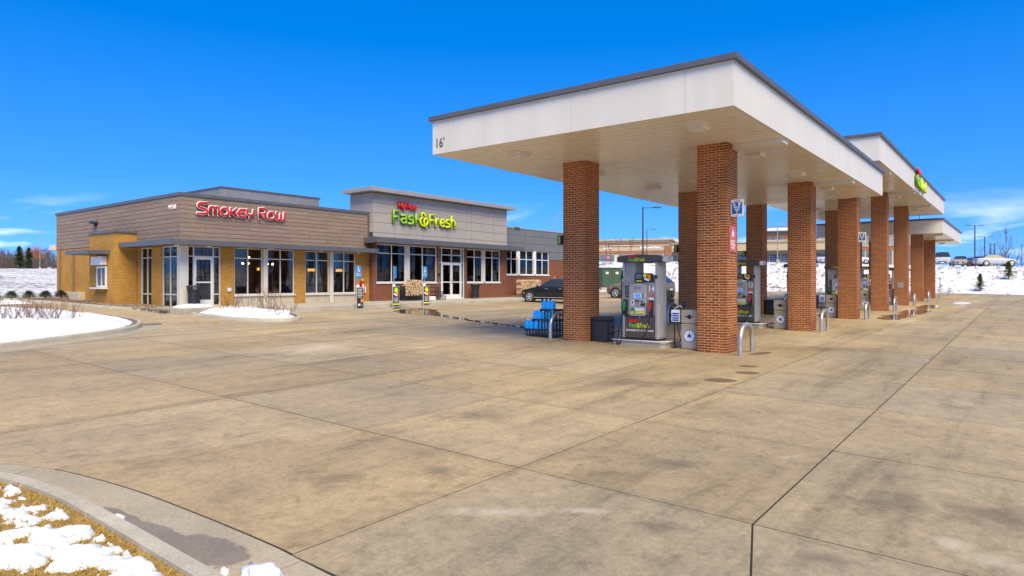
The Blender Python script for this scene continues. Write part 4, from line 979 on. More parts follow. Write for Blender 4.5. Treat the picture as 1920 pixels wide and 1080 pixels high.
# ---- inside: floor, back wall, shelves, pendant lamps
def interior():
    bp(MB().box(Xc + .3, Xt2, Yt + .3, Yback - .3, 0.3, FL), 'interior_floor', M['interior_floor'])
    bp(MB().box(Xc + .3, Xt - .1, 35.2, 35.3, FL, 4.3), 'interior_wall', M['interior_warm'])
    bp(MB().box(Xt, Xe - .3, 37.0, 37.1, FL, 4.5), 'interior_wall', M['interior_pale'])
    bp(MB().box(Xc + .3, Xt - .005, Yw + .3, 35.2, 4.3, 4.35).box(Xt + .3, Xe - .3, Yt + .31, 37.0, 4.55, 4.6), 'interior_ceiling', M['interior_dark'])
    bp(MB().box(23.8, 23.95, Yw + .3, 35.2, FL, 4.3), 'interior_wall', M['interior_dark'])
    rng = random.Random(9)
    # back bar with rows of bottles in the shop
    sh = bp(MB().box(16.2, 19.0, 33.6, 33.9, FL, 2.6), 'shelving', M['interior_dark'])
    mb = MB()
    for k in range(5):
        for q in range(34): 
            x = 16.25 + q * .08 + rng.uniform(-.01, .01); mb.cyl((x, 33.56), .022, 1.0 + .32 * k, 1.0 + .32 * k + rng.uniform(.13, .22), 6)
    o = mb.build('bottle_row', M['interior_pale'], sh); o['kind'] = 'stuff'
    for x0, x1, y, h in ((14.5, 15.9, 32.0, 1.1), (17.4, 18.1, 30.4, .9), (19.8, 21.2, 31.0, .95), (22.0, 23.2, 30.6, 1.0)):
        c = bp(MB().box(x0, x1, y, y + .5, FL, FL + h), 'counter', M['interior_dark'])
        mb = MB()
        for _ in range(12): a = rng.uniform(x0, x1); mb.box(a, a + .12, y + .1, y + .25, FL + h, FL + h + rng.uniform(.06, .3))
        o = mb.build('counter_goods', M['interior_pale'], c); o['kind'] = 'stuff'
    for k, (x, y, z) in enumerate([(16.35, 29.5, 2.35), (18.05, 29.6, 2.3), (20.95, 29.6, 2.3), (22.75, 29.6, 2.3)]):
        s = bp(MB().box(x - .13, x + .13, y - .13, y + .13, z - .07, z + .07), 'amber_shade', M['lamp_shade_amber'])
    for (x, y, z) in [(18.0, 30.6, 2.9), (18.9, 30.9, 3.05), (19.3, 31.2, 3.1), (18.2, 31.5, 2.62), (18.5, 31.5, 2.62), (19.4, 31.2, 2.6), (19.7, 31.2, 2.6), (17.0, 30.8, 3.0), (14.1, 30.5, 2.75)]:
        o = bp(MB().ball((x, y, z), .05, 10, 6), 'pendant_bulb', M['lamp_warm'], smooth=True)
        MB().cyl((x, y), .006, z + .05, 4.29, 6).build('flex', M['black_metal'], o)
    # store: gondolas, posters, ceiling panels
    for x0, x1, y, h, m in ((24.6, 26.3, 30.6, 1.35, 'interior_dark'), (26.6, 29.0, 31.2, 1.5, 'interior_dark'), (31.6, 33.0, 30.8, 1.4, 'interior_dark'), (33.5, 35.2, 31.6, 1.6, 'interior_dark'), (36.2, 41.0, 32.0, 1.9, 'interior_dark')):
        c = bp(MB().box(x0, x1, y, y + .5, FL, FL + h), 'shelving', M[m]); mb = MB()
        for _ in range(26): a = rng.uniform(x0, x1 - .15); b = FL + .5 + rng.choice((.1, .45, .8)); mb.box(a, a + .12, y - .05, y - .005, b, b + .2)
        o = mb.build('shelf_goods', M[rng.choice(['orange_print', 'interior_pale', 'yellow_print'])], c); o['kind'] = 'stuff'
    bp(MB().box(25.3, 28.9, 33.0, 33.2, 2.0, 3.3), 'red_fascia', M['interior_red'])
    for x, y in ((26.9, 30.5), (27.5, 31.3), (30.0, 30.6), (30.3, 31.5), (32.2, 30.6)): bp(MB().cyl((x, y), .3, 3.74, 3.84, 20), 'ceiling_lamp', M['fixture_white'])
interior()
# window posters (flat print stuck inside the glass)
def poster(x0, x1, z0, z1, y, bits, parent=BR, base='paint_white'):
    p = bp(MB().box(x0, x1, y, y + .006, z0, z1), 'window_poster', M[base])
    for (u0, u1, w0, w1, m) in bits: piece('print_block', M[m], p, (x0 + (x1 - x0) * (u0 + u1) / 2, y - .003, z0 + (z1 - z0) * (w0 + w1) / 2), ((x1 - x0) * (u1 - u0), .004, (z1 - z0) * (w1 - w0)))
    return p
PY = Yt + .17
pp = poster(28.0, 28.8, 1.75, 3.1, PY, ((.08, .92, .45, .58, 'sign_blue'),), base='interior_red')
text('poster_text', '$.99', .24, M['letter_white'], pp, (28.4, PY - .008, 2.93)); text('poster_text', 'Qts.', .2, M['letter_white'], pp, (28.35, PY - .008, 2.62))
pp = poster(31.82, 32.42, 2.72, 3.15, PY, ((.05, .95, .3, .55, 'paint_white'),), base='neon_red')
pt = bp(MB().box(30.5, 31.15, Yt + .185, Yt + .19, 2.94, 3.26), 'window_print', M['letter_white']); text('poster_text', 'PIZZA', .14, M['interior_red'], pt, (30.82, Yt + .18, 3.16)); text('poster_text', '8.99', .14, M['interior_red'], pt, (30.82, Yt + .18, 3.02))
pp = poster(39.7, 40.3, 2.3, 3.15, Yr + .16, ((.2, .8, .65, .9, 'paint_white'),), base='grey_print'); text('poster_text', '8.99', .2, M['letter_white'], pp, (40.0, Yr + .15, 2.75))
poster(40.62, 41.15, 2.3, 3.15, Yr + .16, ((.1, .3, .2, .8, 'leaf_green'), (.4, .6, .1, .8, 'yellow_print'), (.7, .9, .2, .7, 'leaf_green')))
poster(29.66, 30.3, 2.0, 2.75, Yt + .13, (), base='interior_red'); poster(29.66, 30.3, 1.72, 1.9, Yt + .13, (), base='interior_red')
bp(MB().lathe([(0.0, 0), (.45, 0), (.45, .02), (0, .02)], 24), 'oval_sign', M['paint_white'])
ov = bpy.data.objects['oval_sign']; ov.location = (33.0 - 13.65, Yt + .17 - 28.6, 2.35 - FL); ov.rotation_euler = (R(90), 0, 0); ov.scale = (1, .55, 1)

# ================================================================ WALL SIGNS (stroke lettering)
def arc(cx, cy, rx, ry, a0, a1, n=10): return [(cx + rx * math.cos(R(a0 + (a1 - a0) * k / n)), cy + ry * math.sin(R(a0 + (a1 - a0) * k / n))) for k in range(n + 1)]
GL = {  # strokes in a cell of height 1 (cap) ; width second
 'S': ([[(.62, .93), (.3, .93)] + arc(.3, .72, .22, .21, 90, 230, 6) + [(.5, .42)] + arc(.42, .23, .22, .2, 50, -90, 6) + [(.05, .03)]], .72),
 'm': ([[(.06, 0), (.06, .5)] + arc(.2, .52, .14, .16, 180, 0, 8) + [(.34, 0)], [(.34, .5)] + arc(.48, .52, .14, .16, 180, 0, 8) + [(.62, 0)]], .72),
 'o': ([arc(.28, .34, .24, .32, 0, 360, 20)], .60),
 'K': ([[(.06, 0), (.06, .68)], [(.44, .68), (.1, .36), (.46, 0)]], .52),
 'E': ([[(.48, .66), (.24, .66)] + arc(.24, .34, .2, .32, 90, 270, 10) + [(.48, .02)], [(-.04, .34), (.44, .34)]], .56),
 'Y': ([[(.03, .68), (.03, .45)] + arc(.25, .42, .22, .18, 180, 360, 8) + [(.47, .68)], [(.25, .24), (.25, -.02)]], .56),
 'R': ([[(.06, 0), (.06, .95), (.3, .95)] + arc(.3, .7, .24, .25, 90, -90, 8) + [(.14, .42)], [(.28, .42), (.58, 0)]], .64),
 'w': ([[(.03, .68), (.03, .2)] + arc(.17, .18, .14, .16, 180, 360, 8) + [(.31, .55)], [(.31, .2)] + arc(.45, .18, .14, .16, 180, 360, 8) + [(.59, .68)]], .66),
 'F': ([[(.08, 0), (.08, .95), (.5, .95)], [(.08, .48), (.44, .48)]], .54),
 'a': ([[(.06, .64), (.28, .66)] + arc(.28, .5, .16, .16, 90, 0, 5) + [(.44, .06)], arc(.25, .2, .19, .18, 0, 360, 14)], .54),
 's': ([[(.4, .64), (.2, .65)] + arc(.2, .49, .15, .16, 100, 250, 6) + [(.32, .31)] + arc(.26, .17, .15, .15, 60, -90, 6) + [(.03, .02)]], .46),
 't': ([[(.1, .88), (.1, .0)], [(.1, .45), (.3, .45)]], .3),
 '&': ([[(.48, .82)] + arc(.32, .84, .17, .17, 0, 260, 10) + arc(.32, .3, .28, .36, 110, 280, 10) + [(.6, -.16)], arc(.56, .3, .17, .28, -70, 250, 14)], .82),
 'r': ([[(.07, 0), (.07, .62)], [(.07, .42)] + arc(.27, .42, .2, .2, 180, 80, 6)], .40),
 'e': ([[(.06, .34), (.48, .34)] + arc(.27, .33, .22, .31, 5, 320, 14)], .54),
 'h': ([[(.07, 0), (.07, .98)], [(.07, .4)] + arc(.25, .44, .18, .2, 180, 0, 8) + [(.43, 0)]], .52),
 'H': ([[(.08, 0), (.08, .95)], [(.4, 0), (.4, .95)], [(.08, .5), (.4, .5)]], .52),
 'y': ([[(.06, .66), (.06, .3)] + arc(.2, .2, .14, .18, 180, 360, 6) + [(.34, .66)], [(.34, .3), (.34, -.1), (.2, -.26)]], .44),
 'V': ([[(.02, .95), (.22, .02), (.42, .95)]], .48),
}
def stroke_letter(name, ch, mat, parent, x, z, sc, r, y, dflat=0.5, sx=1.0, skew=0.0, back=None, back_r=0.0, back_mat=None):
    ss, wd = GL[ch]
    def mk(rad, yy, nm, m, flat, par):
        mb = MB()
        for st in ss:
            pts = [((px * sx + skew * pz) * sc, 0, pz * sc) for px, pz in st]
            mb.tube(pts, rad, 8)
            for p in (pts[0], pts[-1]): mb.ball(p, rad * .99, 8, 6)
        mb.v = [(a, b * flat, c) for a, b, c in mb.v]
        return mb.build(nm, m, par, smooth=True, loc=(x, yy, z) if par is parent else (0, yy, 0))
    o = mk(r, y, name, mat, dflat, parent)
    if back_mat: mk(back_r, -back if False else abs(y) * 0 + back, 'letter_return', back_mat, 1.0, o)
    return o, wd * sx * sc
# SMOKEY ROW
sg = thing('wall_sign', (14.3, Yw, 4.66), 'red channel letters with white outlines on the wood-clad corner shop', 'sign')
x = 0.0; sc = .52
plan = [('S', 1.0), ('m', .95), ('o', .95), ('K', .95), ('E', .95), ('Y', .95), (' ', .3), ('R', 1.0), ('o', .95), ('w', .95)]
tot = sum((GL[c][1] * k if c != ' ' else .26) for c, k in plan); kx = 4.2 / (tot * sc)
for c, k in plan:
    if c == ' ': x += .26 * sc * kx; continue
    o, wd = stroke_letter('letter', c, M['letter_red'], sg, x, 0.0, sc, .050, -.14, .35, kx)
    x += wd
    ss, _w = GL[c]
    for nm, rad, yy, m, fl in (('letter_outline', .074, .035, 'letter_white', .35), ('letter_return', .075, .09, 'black_metal', .85)):
        mb = MB()
        for st in ss:
            pts = [(px * kx * sc, 0, pz * sc) for px, pz in st]; mb.tube(pts, rad, 8)
            for p in (pts[0], pts[-1]): mb.ball(p, rad * .99, 8, 6)
        mb.v = [(a, b * fl, d) for a, b, d in mb.v]; mb.build(nm, M[m], o, smooth=True, loc=(0, yy, 0))
def stroke_word(root, word, x0, z0, sc, r, mat, ret, width, fl=.6, gap=.06, y=-.16):
    tot = sum(GL[c][1] + gap for c in word) - gap; kx = width / (tot * sc); x = x0
    for c in word:
        ss, wd = GL[c]
        o, w_ = stroke_letter('letter', c, M[mat], root, x, z0, sc, r, y, fl, kx); x += (wd + gap) * kx * sc
        mb = MB()
        for st in ss:
            pts = [(px * kx * sc, 0, pz * sc) for px, pz in st]; mb.tube(pts, r * 1.02, 8)
            for p in (pts[0], pts[-1]): mb.ball(p, r, 8, 6)
        mb.v = [(a, b * 1.1, d) for a, b, d in mb.v]; mb.build('letter_return', M[ret], o, smooth=True, loc=(0, .075, 0))
    return x
def fast_fresh(loc, label, k=1.0, rz=0.0, tz=0.0):
    s = thing('wall_sign', loc, label, 'sign', rz=rz)
    stroke_word(s, 'HyVee', .42 * k, .87 * k + tz, .34 * k, .045 * k, 'logo_red', 'red_return', 1.45 * k, .6, -.02, -.16 * k)
    stroke_word(s, 'Fast', 0, .02 * k, .70 * k, .062 * k, 'leaf_green', 'green_return', 2.0 * k, .6, .06, -.16 * k)
    stroke_word(s, '&Fresh', 2.12 * k, .02 * k, .70 * k, .062 * k, 'lime', 'lime_return', 3.1 * k, .6, .06, -.16 * k)
    return s
fast_fresh((25.31, Yt - .02, 5.02), 'red, green and lime letters on the tall grey entrance block')
n9 = text('wall_numbers', '9150', .28, M['letter_white'], None, (Xc - .035, 29.25, 4.92), (R(90), 0, R(-90)), .02, width=.66, bold=.0)
tag(n9, 'white 9150 street number high on the wood-clad side wall', 'numbers')
# ================================================================ FUEL CANOPIES
def fuel_canopy(x0, x1, y0, y1, z0, z1, label, lights, arms, fp, kind):
    c = thing('fuel_canopy', (x0, y0, z0), label, 'canopy', 'flat white canopies over the pumps')
    o = (-x0, -y0, -z0)
    # inner frame that carries the panels
    MB().box(x0 + .05, x1 - .05, y0 + .05, y1 - .05, z0 + .03, z1 - .02).build('canopy_core', M['soffit_gap'], c, loc=o)
    # fascia panels with open joints
    xs = sorted(set([x0] + [v for v in fp if x0 < v < x1] + [x1])); 
    def cuts(a, b, first, step):
        out = [a]; v = a + first
        while v < b - .4: out.append(v); v += step
        return out + [b]
    fy = cuts(y0, y1, 0.93, 2.75) if kind == 1 else cuts(y0, y1, 1.9, 2.75)
    fx = cuts(x0, x1, 1.3, 3.05)
    if kind == 1: fy = [y0, y0 + .95, y0 + 3.55, y1 - 1.72, y1 - .55, y1]
    for a, b in zip(fy[:-1], fy[1:]):
        for X in (x0, x1 - .05): piece('fascia_panel', M['canopy_white'], c, (X + .025 - x0, (a + b) / 2 - y0, (z1 - z0) / 2), (.05, b - a - .006, z1 - z0))
    for a, b in zip(fx[:-1], fx[1:]):
        a2 = a + (.051 if a == x0 else 0); b2 = b - (.051 if b == x1 else 0)
        for Y in (y0, y1 - .05): piece('fascia_panel', M['canopy_white'], c, ((a2 + b2) / 2 - x0, Y + .025 - y0, (z1 - z0) / 2), (b2 - a2 - .006, .05, z1 - z0))
    # projecting metal cap
    t = .11; e = .08; mb = MB(); Zc = z1 + .002
    mb.box(x0 - e, x1 + e, y0 - e, y0 + .12, Zc, Zc + t); mb.box(x0 - e, x1 + e, y1 - .12, y1 + e, Zc, Zc + t); mb.box(x0 - e, x0 + .12, y0 + .12, y1 - .12, Zc, Zc + t); mb.box(x1 - .12, x1 + e, y0 + .12, y1 - .12, Zc, Zc + t)
    mb.build('roof_cap', M['charcoal_metal'], c, loc=o)
    MB().box(x0 + .12, x1 - .12, y0 + .12, y1 - .12, Zc - .01, Zc + .03).build('roof_deck', M['roofing'], c, loc=o)
    # soffit: metal planks across the width, plus a border strip
    n = int(round((x1 - x0 - .5) / .305)); st = (x1 - x0 - .5) / n
    for k in range(n):
        piece('soffit_plank', M['soffit_white'], c, (.25 + st * (k + .5), (y1 - y0) / 2, .012), (st - .026, y1 - y0 - .5, .025))
    for (cx, cy, sx, sy) in ((.15, (y1 - y0) / 2, .19, y1 - y0 - .11), (x1 - x0 - .15, (y1 - y0) / 2, .19, y1 - y0 - .11), ((x1 - x0) / 2, .15, x1 - x0 - .5, .19), ((x1 - x0) / 2, y1 - y0 - .15, x1 - x0 - .5, .19)):
        piece('soffit_border', M['soffit_white'], c, (cx, cy, .010), (sx, sy, .024))
    for (lx, ly) in lights:
        l = MB().extr([(-.21, 0), (.21, 0), (.17, -.075), (-.17, -.075)], 'x', -.21, .21).build('canopy_light', M['canopy_white'], c, loc=(lx - x0, ly - y0, -.001))
        piece('lens', M['light_box'], l, (0, 0, -.078), (.27, .24, .008))
    for ax in arms:
        for (a, b) in ((y0 + .06, 5.46),):
            piece('soffit_beam', M['canopy_white'], c, (ax - x0, (a + b) / 2 - y0, -.055), (.34, b - a, .108))
    return c
LX = (13.33, 17.1, 21.0, 24.85)
C1 = fuel_canopy(12.15, 28.45, 4.23, 12.0, 4.95, 5.80, 'nearest white pump canopy with 16 foot clearance mark', [(x, y) for x in LX for y in (5.4, 10.1)] , (15.74, 23.4), (), 1)
C2 = fuel_canopy(27.75, 53.0, 4.23, 12.0, 6.20, 7.13, 'middle white pump canopy raised above the other two, with sign letters', [(x, y) for x in (29.2, 32.6, 36.6, 40.4, 44.2, 48.2) for y in (5.4, 10.1)], (30.8, 38.4, 46.0), (), 2)
C3 = fuel_canopy(52.1, 68.4, 4.23, 12.0, 4.92, 5.80, 'farthest white pump canopy at the end of the row', [(x, y) for x in (54, 58, 62, 66) for y in (5.4, 10.1)], (53.4, 61.2), (), 3)
t16 = text('clearance_mark', "16'", .34, M['black_plastic'], C1, (-.004, 7.62 - .11, .26), (R(90), 0, R(-90)), .004, width=.27)
fast_fresh((37.6, 4.20, 6.40), 'red, green and lime letters on the raised middle canopy', .72)
# thin stand-off posts between the middle and the far canopy
for k, (x, y) in enumerate(((52.5, 5.6), (52.5, 7.0), (52.5, 8.4))):
    MB().cyl((x - 27.75, y - 4.23), .02, -.40, 0.0, 8).build('stand_off_post', M['grey_metal'], C2)

# ================================================================ BRICK COLUMNS
CW = 0.72; BL = 0.18; JT = 0.0145
def brick_layout(H):
    """every brick of one column: (centre, along_x?, course)"""
    CH = 0.0605; n = int(H / CH); out = []
    d = .09
    for k in range(n):
        z = (k + .5) * H / n
        A = (k % 2 == 0)
        for f in range(4):
            full = (f in (0, 2)) == A
            cnt = 4 if full else 3; st = 0.0 if full else .09
            for q in range(cnt):
                a_, b_ = st + BL * q + (0 if full and q == 0 else JT / 2), st + BL * (q + 1) - (0 if full and q == cnt - 1 else JT / 2)
                u = (a_ + b_) / 2; ln = b_ - a_
                if f == 0: out.append(((d / 2, u, z), False, f, ln))            # face towards -x
                elif f == 1: out.append(((u, d / 2, z), True, f, ln))           # face towards -y
                elif f == 2: out.append(((CW - d / 2, u, z), False, f, ln))
                else: out.append(((u, CW - d / 2, z), True, f, ln))
    return out, H / n
_rest = {}
def brick_column(x, y, zb, zt, label, single):
    c = thing('brick_column', (x, y, zb), label, 'column', 'brick columns under the canopies')
    H = zt - zb; key = (round(H, 2), single)
    lay, ch = brick_layout(H)
    MB().box(.0035, CW - .0035, .0035, CW - .0035, -.3, H - .002).build('mortar_core', M['mortar'], c)
    vis = [b for b in lay if b[2] in (0, 1)]
    pick = set()
    if single:
        vis.sort(key=lambda b: -(b[0][2] < 0) + abs(b[0][2] - 1.5)); pick = set(id(b) for b in vis[:300])
    if key not in _rest:
        mb = MB()
        for b in lay:
            if id(b) in pick: continue
            (cx, cy, cz), ax, f, ln = b; h = (ch - JT) / 2; L = ln / 2; W = .09 / 2
            if ax: mb.box(cx - L, cx + L, cy - W, cy + W, cz - h, cz + h)
            else: mb.box(cx - W, cx + W, cy - L, cy + L, cz - h, cz + h)
        _rest[key] = mb.mesh('brickwork', M['column_brick'])
    o = bpy.data.objects.new('brickwork', _rest[key]); link(o, c); o['kind'] = 'stuff'
    for b in vis:
        if id(b) not in pick: continue
        (cx, cy, cz), ax, f, ln = b
        piece('brick', M['column_brick'], c, (cx + random.uniform(-.0012, .0012), cy + random.uniform(-.0012, .0012), cz), (ln if ax else .089, .089 if ax else ln, ch - JT))
    return c
RX_ = [15.24, 22.92, 30.42, 38.0, 45.6, 53.05, 60.75]
ORD = ['nearest', 'second', 'third', 'fourth', 'fifth', 'sixth', 'farthest']
for k, x in enumerate(RX_):
    zt = 4.955 if k < 2 else (6.205 if k < 5 else 4.925)
    extra = {0: ' carrying the red camera notice', 2: ' carrying a blue refuel sign', 4: ' with a grey access plate'}.get(k, '')
    brick_column(x, 5.47, g(x, 5.8), zt, f'{ORD[k]} red brick column in the right-hand row under the canopies{extra}', k < 2)
    brick_column(x, 9.31, g(x, 9.6), zt, f'{ORD[k]} red brick column in the left-hand row, on the store side', k < 1)
# plate on the fifth column
c5 = [o for o in bpy.data.objects if o.name.startswith('brick_column') and abs(o.location.x - 45.6) < .1 and o.location.y < 6][0]
MB().box(-.02, -.001, .2, .52, 1.05, 1.37).build('access_plate', M['grey_metal'], c5, bevel=.004)

# ================================================================ U-SHAPED GUARDS
def guard():
    path = [(0, 0, -.2), (0, 0, .36)] + [(.41 - .41 * math.cos(R(a)), 0, .36 + .34 * math.sin(R(a))) for a in range(15, 180, 15)] + [(.82, 0, .36), (.82, 0, -.2)]
    return MB().tube(path, .052, 14, False).mesh('guard_hoop', M['steel'], True)
gm_ = guard()
for k, x in enumerate(RX_):
    for side, y, nm in ((0, 5.13, 'right-hand'), (1, 10.40, 'left-hand')):
        if side and k > 3: continue
        o = bpy.data.objects.new('guard_hoop', gm_); link(o); o.location = (x - .08, y, g(x, y))
        tag(o, f'bent steel hoop guarding the {ORD[k]} column of the {nm} row', 'bollard', 'steel hoop guards beside the columns')
o = bpy.data.objects.new('guard_hoop', gm_); link(o); o.location = (68.4, 5.13, g(68.4, 5.13)); tag(o, 'bent steel hoop standing alone past the farthest column', 'bollard', 'steel hoop guards beside the columns')

# ================================================================ PUMPS
def mini_logo(root_name, parent, y, z, x, wdt, with_line):
    """small printed pump logo facing -x; text runs towards -y"""
    rot = (R(90), 0, R(-90))
    a = text('logo_text', 'Fast', wdt * .27, M['leaf_green'], parent, (x, y + wdt * .27, z), rot, .002, width=wdt * .36, bold=.002)
    b = text('logo_text', '&Fresh', wdt * .27, M['lime'], parent, (x, y - wdt * .19, z), rot, .002, width=wdt * .55, bold=.002)
    r = MB(); n = 16; pts = [(y + wdt * .24 + wdt * .22 * math.cos(6.283 * k / n), z + wdt * .19 + wdt * .07 * math.sin(6.283 * k / n)) for k in range(n)]
    r.extr(pts, 'x', x - .002, x); r.build('logo_mark', M['logo_red'], parent)
    if with_line: text('logo_text', '24 HOURS PAY AT THE PUMP', wdt * .11, M['letter_white'], parent, (x, y - .02, z - wdt * .21), rot, .002, width=wdt * 1.25, bold=.001)
def pump_body():
    p = bpy.data.objects.new('fuel_pump', None); COL.objects.link(p)
    F = -.25
    # concrete island foot
    n = 8; hw = .56; L = .72
    poly = [(-hw + .16 - .16 * math.sin(a), -L + .16 - .16 * math.cos(a)) for a in ()]
    MB().prism([(-.42, -.66), (-.30, -.74), (.30, -.74), (.42, -.66), (.42, .66), (.30, .74), (-.30, .74), (-.42, .66)], -.12, .14).build('island_foot', M['kerb_concrete'], p, bevel=.02)
    MB().tube([(-.46, .70, .15), (-.46, -.70, .15), (-.36, -.80, .15), (.36, -.80, .15)], .014, 8).build('foot_rail', M['frame_white'], p, smooth=True)
    MB().box(F + .03, .25, -.49, .49, .14, .19).build('plinth', M['black_plastic'], p)
    # side towers
    for s in (1, -1):
        o = MB().prism([(F, s * .495), (F, s * .425), (.25, s * .425), (.25, s * .495)] if s < 0 else [(F, .425), (F, .495), (.25, .495), (.25, .425)], .19, 2.14).build('side_tower', M['pump_grey'], p, bevel=.012)
        for q in range(3): piece('tower_rib', M['pump_grey'], o, (-.12 + .15 * q, s * .499, 1.15), (.11, .012, 1.85))
        piece('corner_bead', M['steel'], o, (F - .006, s * .46, 1.16), (.02, .05, 1.9))
    lp = MB().box(F - .004, .24, -.42, .42, .2, .77).build('lower_door', M['pump_brown'], p, bevel=.01)
    mini_logo('logo', lp, .02, .52, F - .0065, .62, True)
    MB().tube([(F - .006, .0, .72), (F - .022, .0, .72)], .018, 10).build('door_lock', M['steel'], lp)
    MB().box(F + .06, .2, -.42, .42, .785, 1.60).build('cabinet', M['pump_panel'], p)
    MB().box(F + .005, F + .058, -.42, .42, .785, 1.60).build('cabinet_bezel', M['pump_panel'], p)
    MB().box(F + .02, .2, .135, .42, 1.605, 2.14).build('upper_panel', M['pump_panel'], p)
    # rounded payment console
    W = .235; pts = [(-W, .80), (-W + .05, .765), (W - .05, .765), (W, .80), (W, 1.50)] + [(W * math.cos(R(a)), 1.50 + .10 * math.sin(R(a))) for a in range(15, 180, 15)] + [(-W, 1.50)]
    cs = MB().extr([(u + .035, v) for u, v in pts], 'x', F - .075, F + .003).build('console', M['pump_grey'], p, bevel=.015)
    fx = F - .079
    def cb(nm, m, y0, y1, z0, z1, t=.012): return piece(nm, M[m], cs, (fx - t / 2 + .003, (y0 + y1) / 2, (z0 + z1) / 2), (t, y1 - y0, z1 - z0))
    cb('speaker_grille', 'pump_panel', -.07, .13, 1.46, 1.52); cb('screen_bezel', 'frame_white', -.10, .13, 1.22, 1.35); cb('screen', 'screen_blue', -.06, .08, 1.24, 1.33, .018)
    cb('green_light', 'nozzle_green', -.13, -.11, 1.22, 1.36, .015)
    cb('card_reader', 'frame_white', .11, .20, 1.04, 1.17); cb('card_slot', 'black_plastic', .14, .17, 1.08, 1.14, .02); cb('receipt_slot', 'dark_plastic', -.02, .09, 1.13, 1.17, .015); cb('receipt_slot', 'pump_panel', -.02, .09, 1.02, 1.12, .015)
    cb('keypad', 'black_plastic', -.14, -.07, 1.03, 1.09, .018); cb('keypad', 'black_plastic', -.19, -.155, 1.02, 1.1, .018); cb('keypad', 'black_plastic', -.13, -.08, 1.12, 1.15, .018)
    cb('grade_label', 'nozzle_green', .12, .21, .82, .97); cb('price_plate', 'frame_white', -.16, .10, .90, .97)
    for y, m in ((.165, 'yellow_print'), (.03, 'yellow_print'), (-.05, 'yellow_print'), (-.13, 'yellow_print')):
        MB().tube([(fx + .002, y, .855), (fx - .02, y, .855)], .038, 12).build('grade_button', M[m], cs)
    # instruction sheet, number plate, stickers
    s_ = piece('notice', M['dark_plastic'], p, (F - .001, .335, 1.39), (.01, .15, .30)); 
    for q in range(5): piece('print_line', M['grey_print'], p, (F - .008, .335, 1.28 + .05 * q), (.004, .11, .012))
    piece('sticker', M['sign_red'], p, (F - .001, -.33, 1.29), (.01, .15, .06)); piece('sticker', M['paint_white'], p, (F - .001, -.32, 1.19), (.01, .13, .10)); piece('sticker', M['paint_white'], p, (F - .001, -.28, .98), (.01, .08, .16))
    # nozzles in their black holsters with hoses
    for s, m in ((1, 'nozzle_green'), (-1, 'red_box')):
        y = .40 if s > 0 else -.33
        h = MB().box(F - .05, F + .003, y - .055, y + .055, .78, 1.18).build('holster', M['black_plastic'], p, bevel=.01)
        MB().box(F - .12, F - .05, y - .035, y + .035, .98, 1.14).box(F - .15, F - .085, y - .022, y + .022, .90, 1.0).build('nozzle', M[m], h, bevel=.012)
        if s > 0: path = [(F - .12, y, .95), (F - .15, y + .03, .75), (F - .18, y + .1, .35), (F - .2, y + .16, .12), (F - .2, y + .13, .06), (F - .2, y + .04, .10), (F - .16, y + .02, .5), (F - .10, y + .06, 1.1), (F - .05, y + .09, 1.7), (F + .02, y + .09, 2.05)]
        else: path = [(F - .12, y, .92), (F - .14, y - .01, .7), (F - .16, y + .05, .45), (F - .17, y + .14, .25), (F - .17, y + .24, .12)]
        pts = [Vector(q) for q in path]; out = []
        for i in range(len(pts) - 1):
            p0, p1, p2, p3 = pts[max(i - 1, 0)], pts[i], pts[i + 1], pts[min(i + 2, len(pts) - 1)]
            for k in range(5):
                t = k / 5; out.append(.5 * (2 * p1 + (p2 - p0) * t + (2 * p0 - 5 * p1 + 4 * p2 - p3) * t * t + (3 * p1 - p0 - 3 * p2 + p3) * t ** 3))
        out.append(pts[-1]); MB().tube(out, .016, 8).build('hose', M['rubber'], h, smooth=True)
        MB().box(F - .02, F + .05, s * .455 - .035 + (0.05 if s > 0 else 0), s * .455 + .035 + (0.05 if s > 0 else 0), 1.72, 1.80).build('hose_clip', M['black_plastic'], h)
    # advert screen above the console
    sc_ = MB().box(F - .02, F + .06, -.335, .13, 1.615, 1.86).build('advert_screen', M['black_plastic'], p, bevel=.008)
    xx = F - .023
    for q in range(4): piece('print_line', M['grey_print'], sc_, (xx, .02, 1.82 - .028 * q), (.004, .15, .011))
    piece('print_block', M['yellow_print'], sc_, (xx, .01, 1.66), (.004, .16, .03)); piece('print_block', M['orange_print'], sc_, (xx, -.265, 1.75), (.004, .09, .15)); piece('print_block', M['paint_white'], sc_, (xx - .002, -.20, 1.70), (.004, .14, .05), rot=(R(25), 0, 0))
    MB().tube([(xx + .001, -.15, 1.80), (xx - .003, -.15, 1.80)], .05, 14).build('print_disc', M['lime'], sc_)
    # arched topper with logo and silver end caps
    N = 14; pts = [(.62 - 1.24 * k / N, 2.29 + .05 * math.sin(math.pi * k / N)) for k in range(N + 1)] + [(-.62 + 1.24 * k / N, 2.155 - .03 * math.sin(math.pi * k / N)) for k in range(N + 1)]
    tp = MB().extr(pts, 'x', F - .07, .30).build('topper', M['pump_brown'], p, bevel=.008)
    mini_logo('logo', tp, .06, 2.205, F - .0725, .50, False)
    MB().box(F + .02, .02, -.665, -.618, 2.15, 2.285).box(.12, .30, -.665, -.618, 2.15, 2.285).build('end_cap', M['frame_white'], tp); MB().box(F + .02, .30, .618, .665, 2.15, 2.285).build('end_cap', M['frame_white'], tp)
    return p
pump0 = pump_body()
NUM = ['14', '12', '10', '8', '6', '4', '2']
pumps = [pump0] + [copy_tree(pump0) for _ in RX_[1:]]
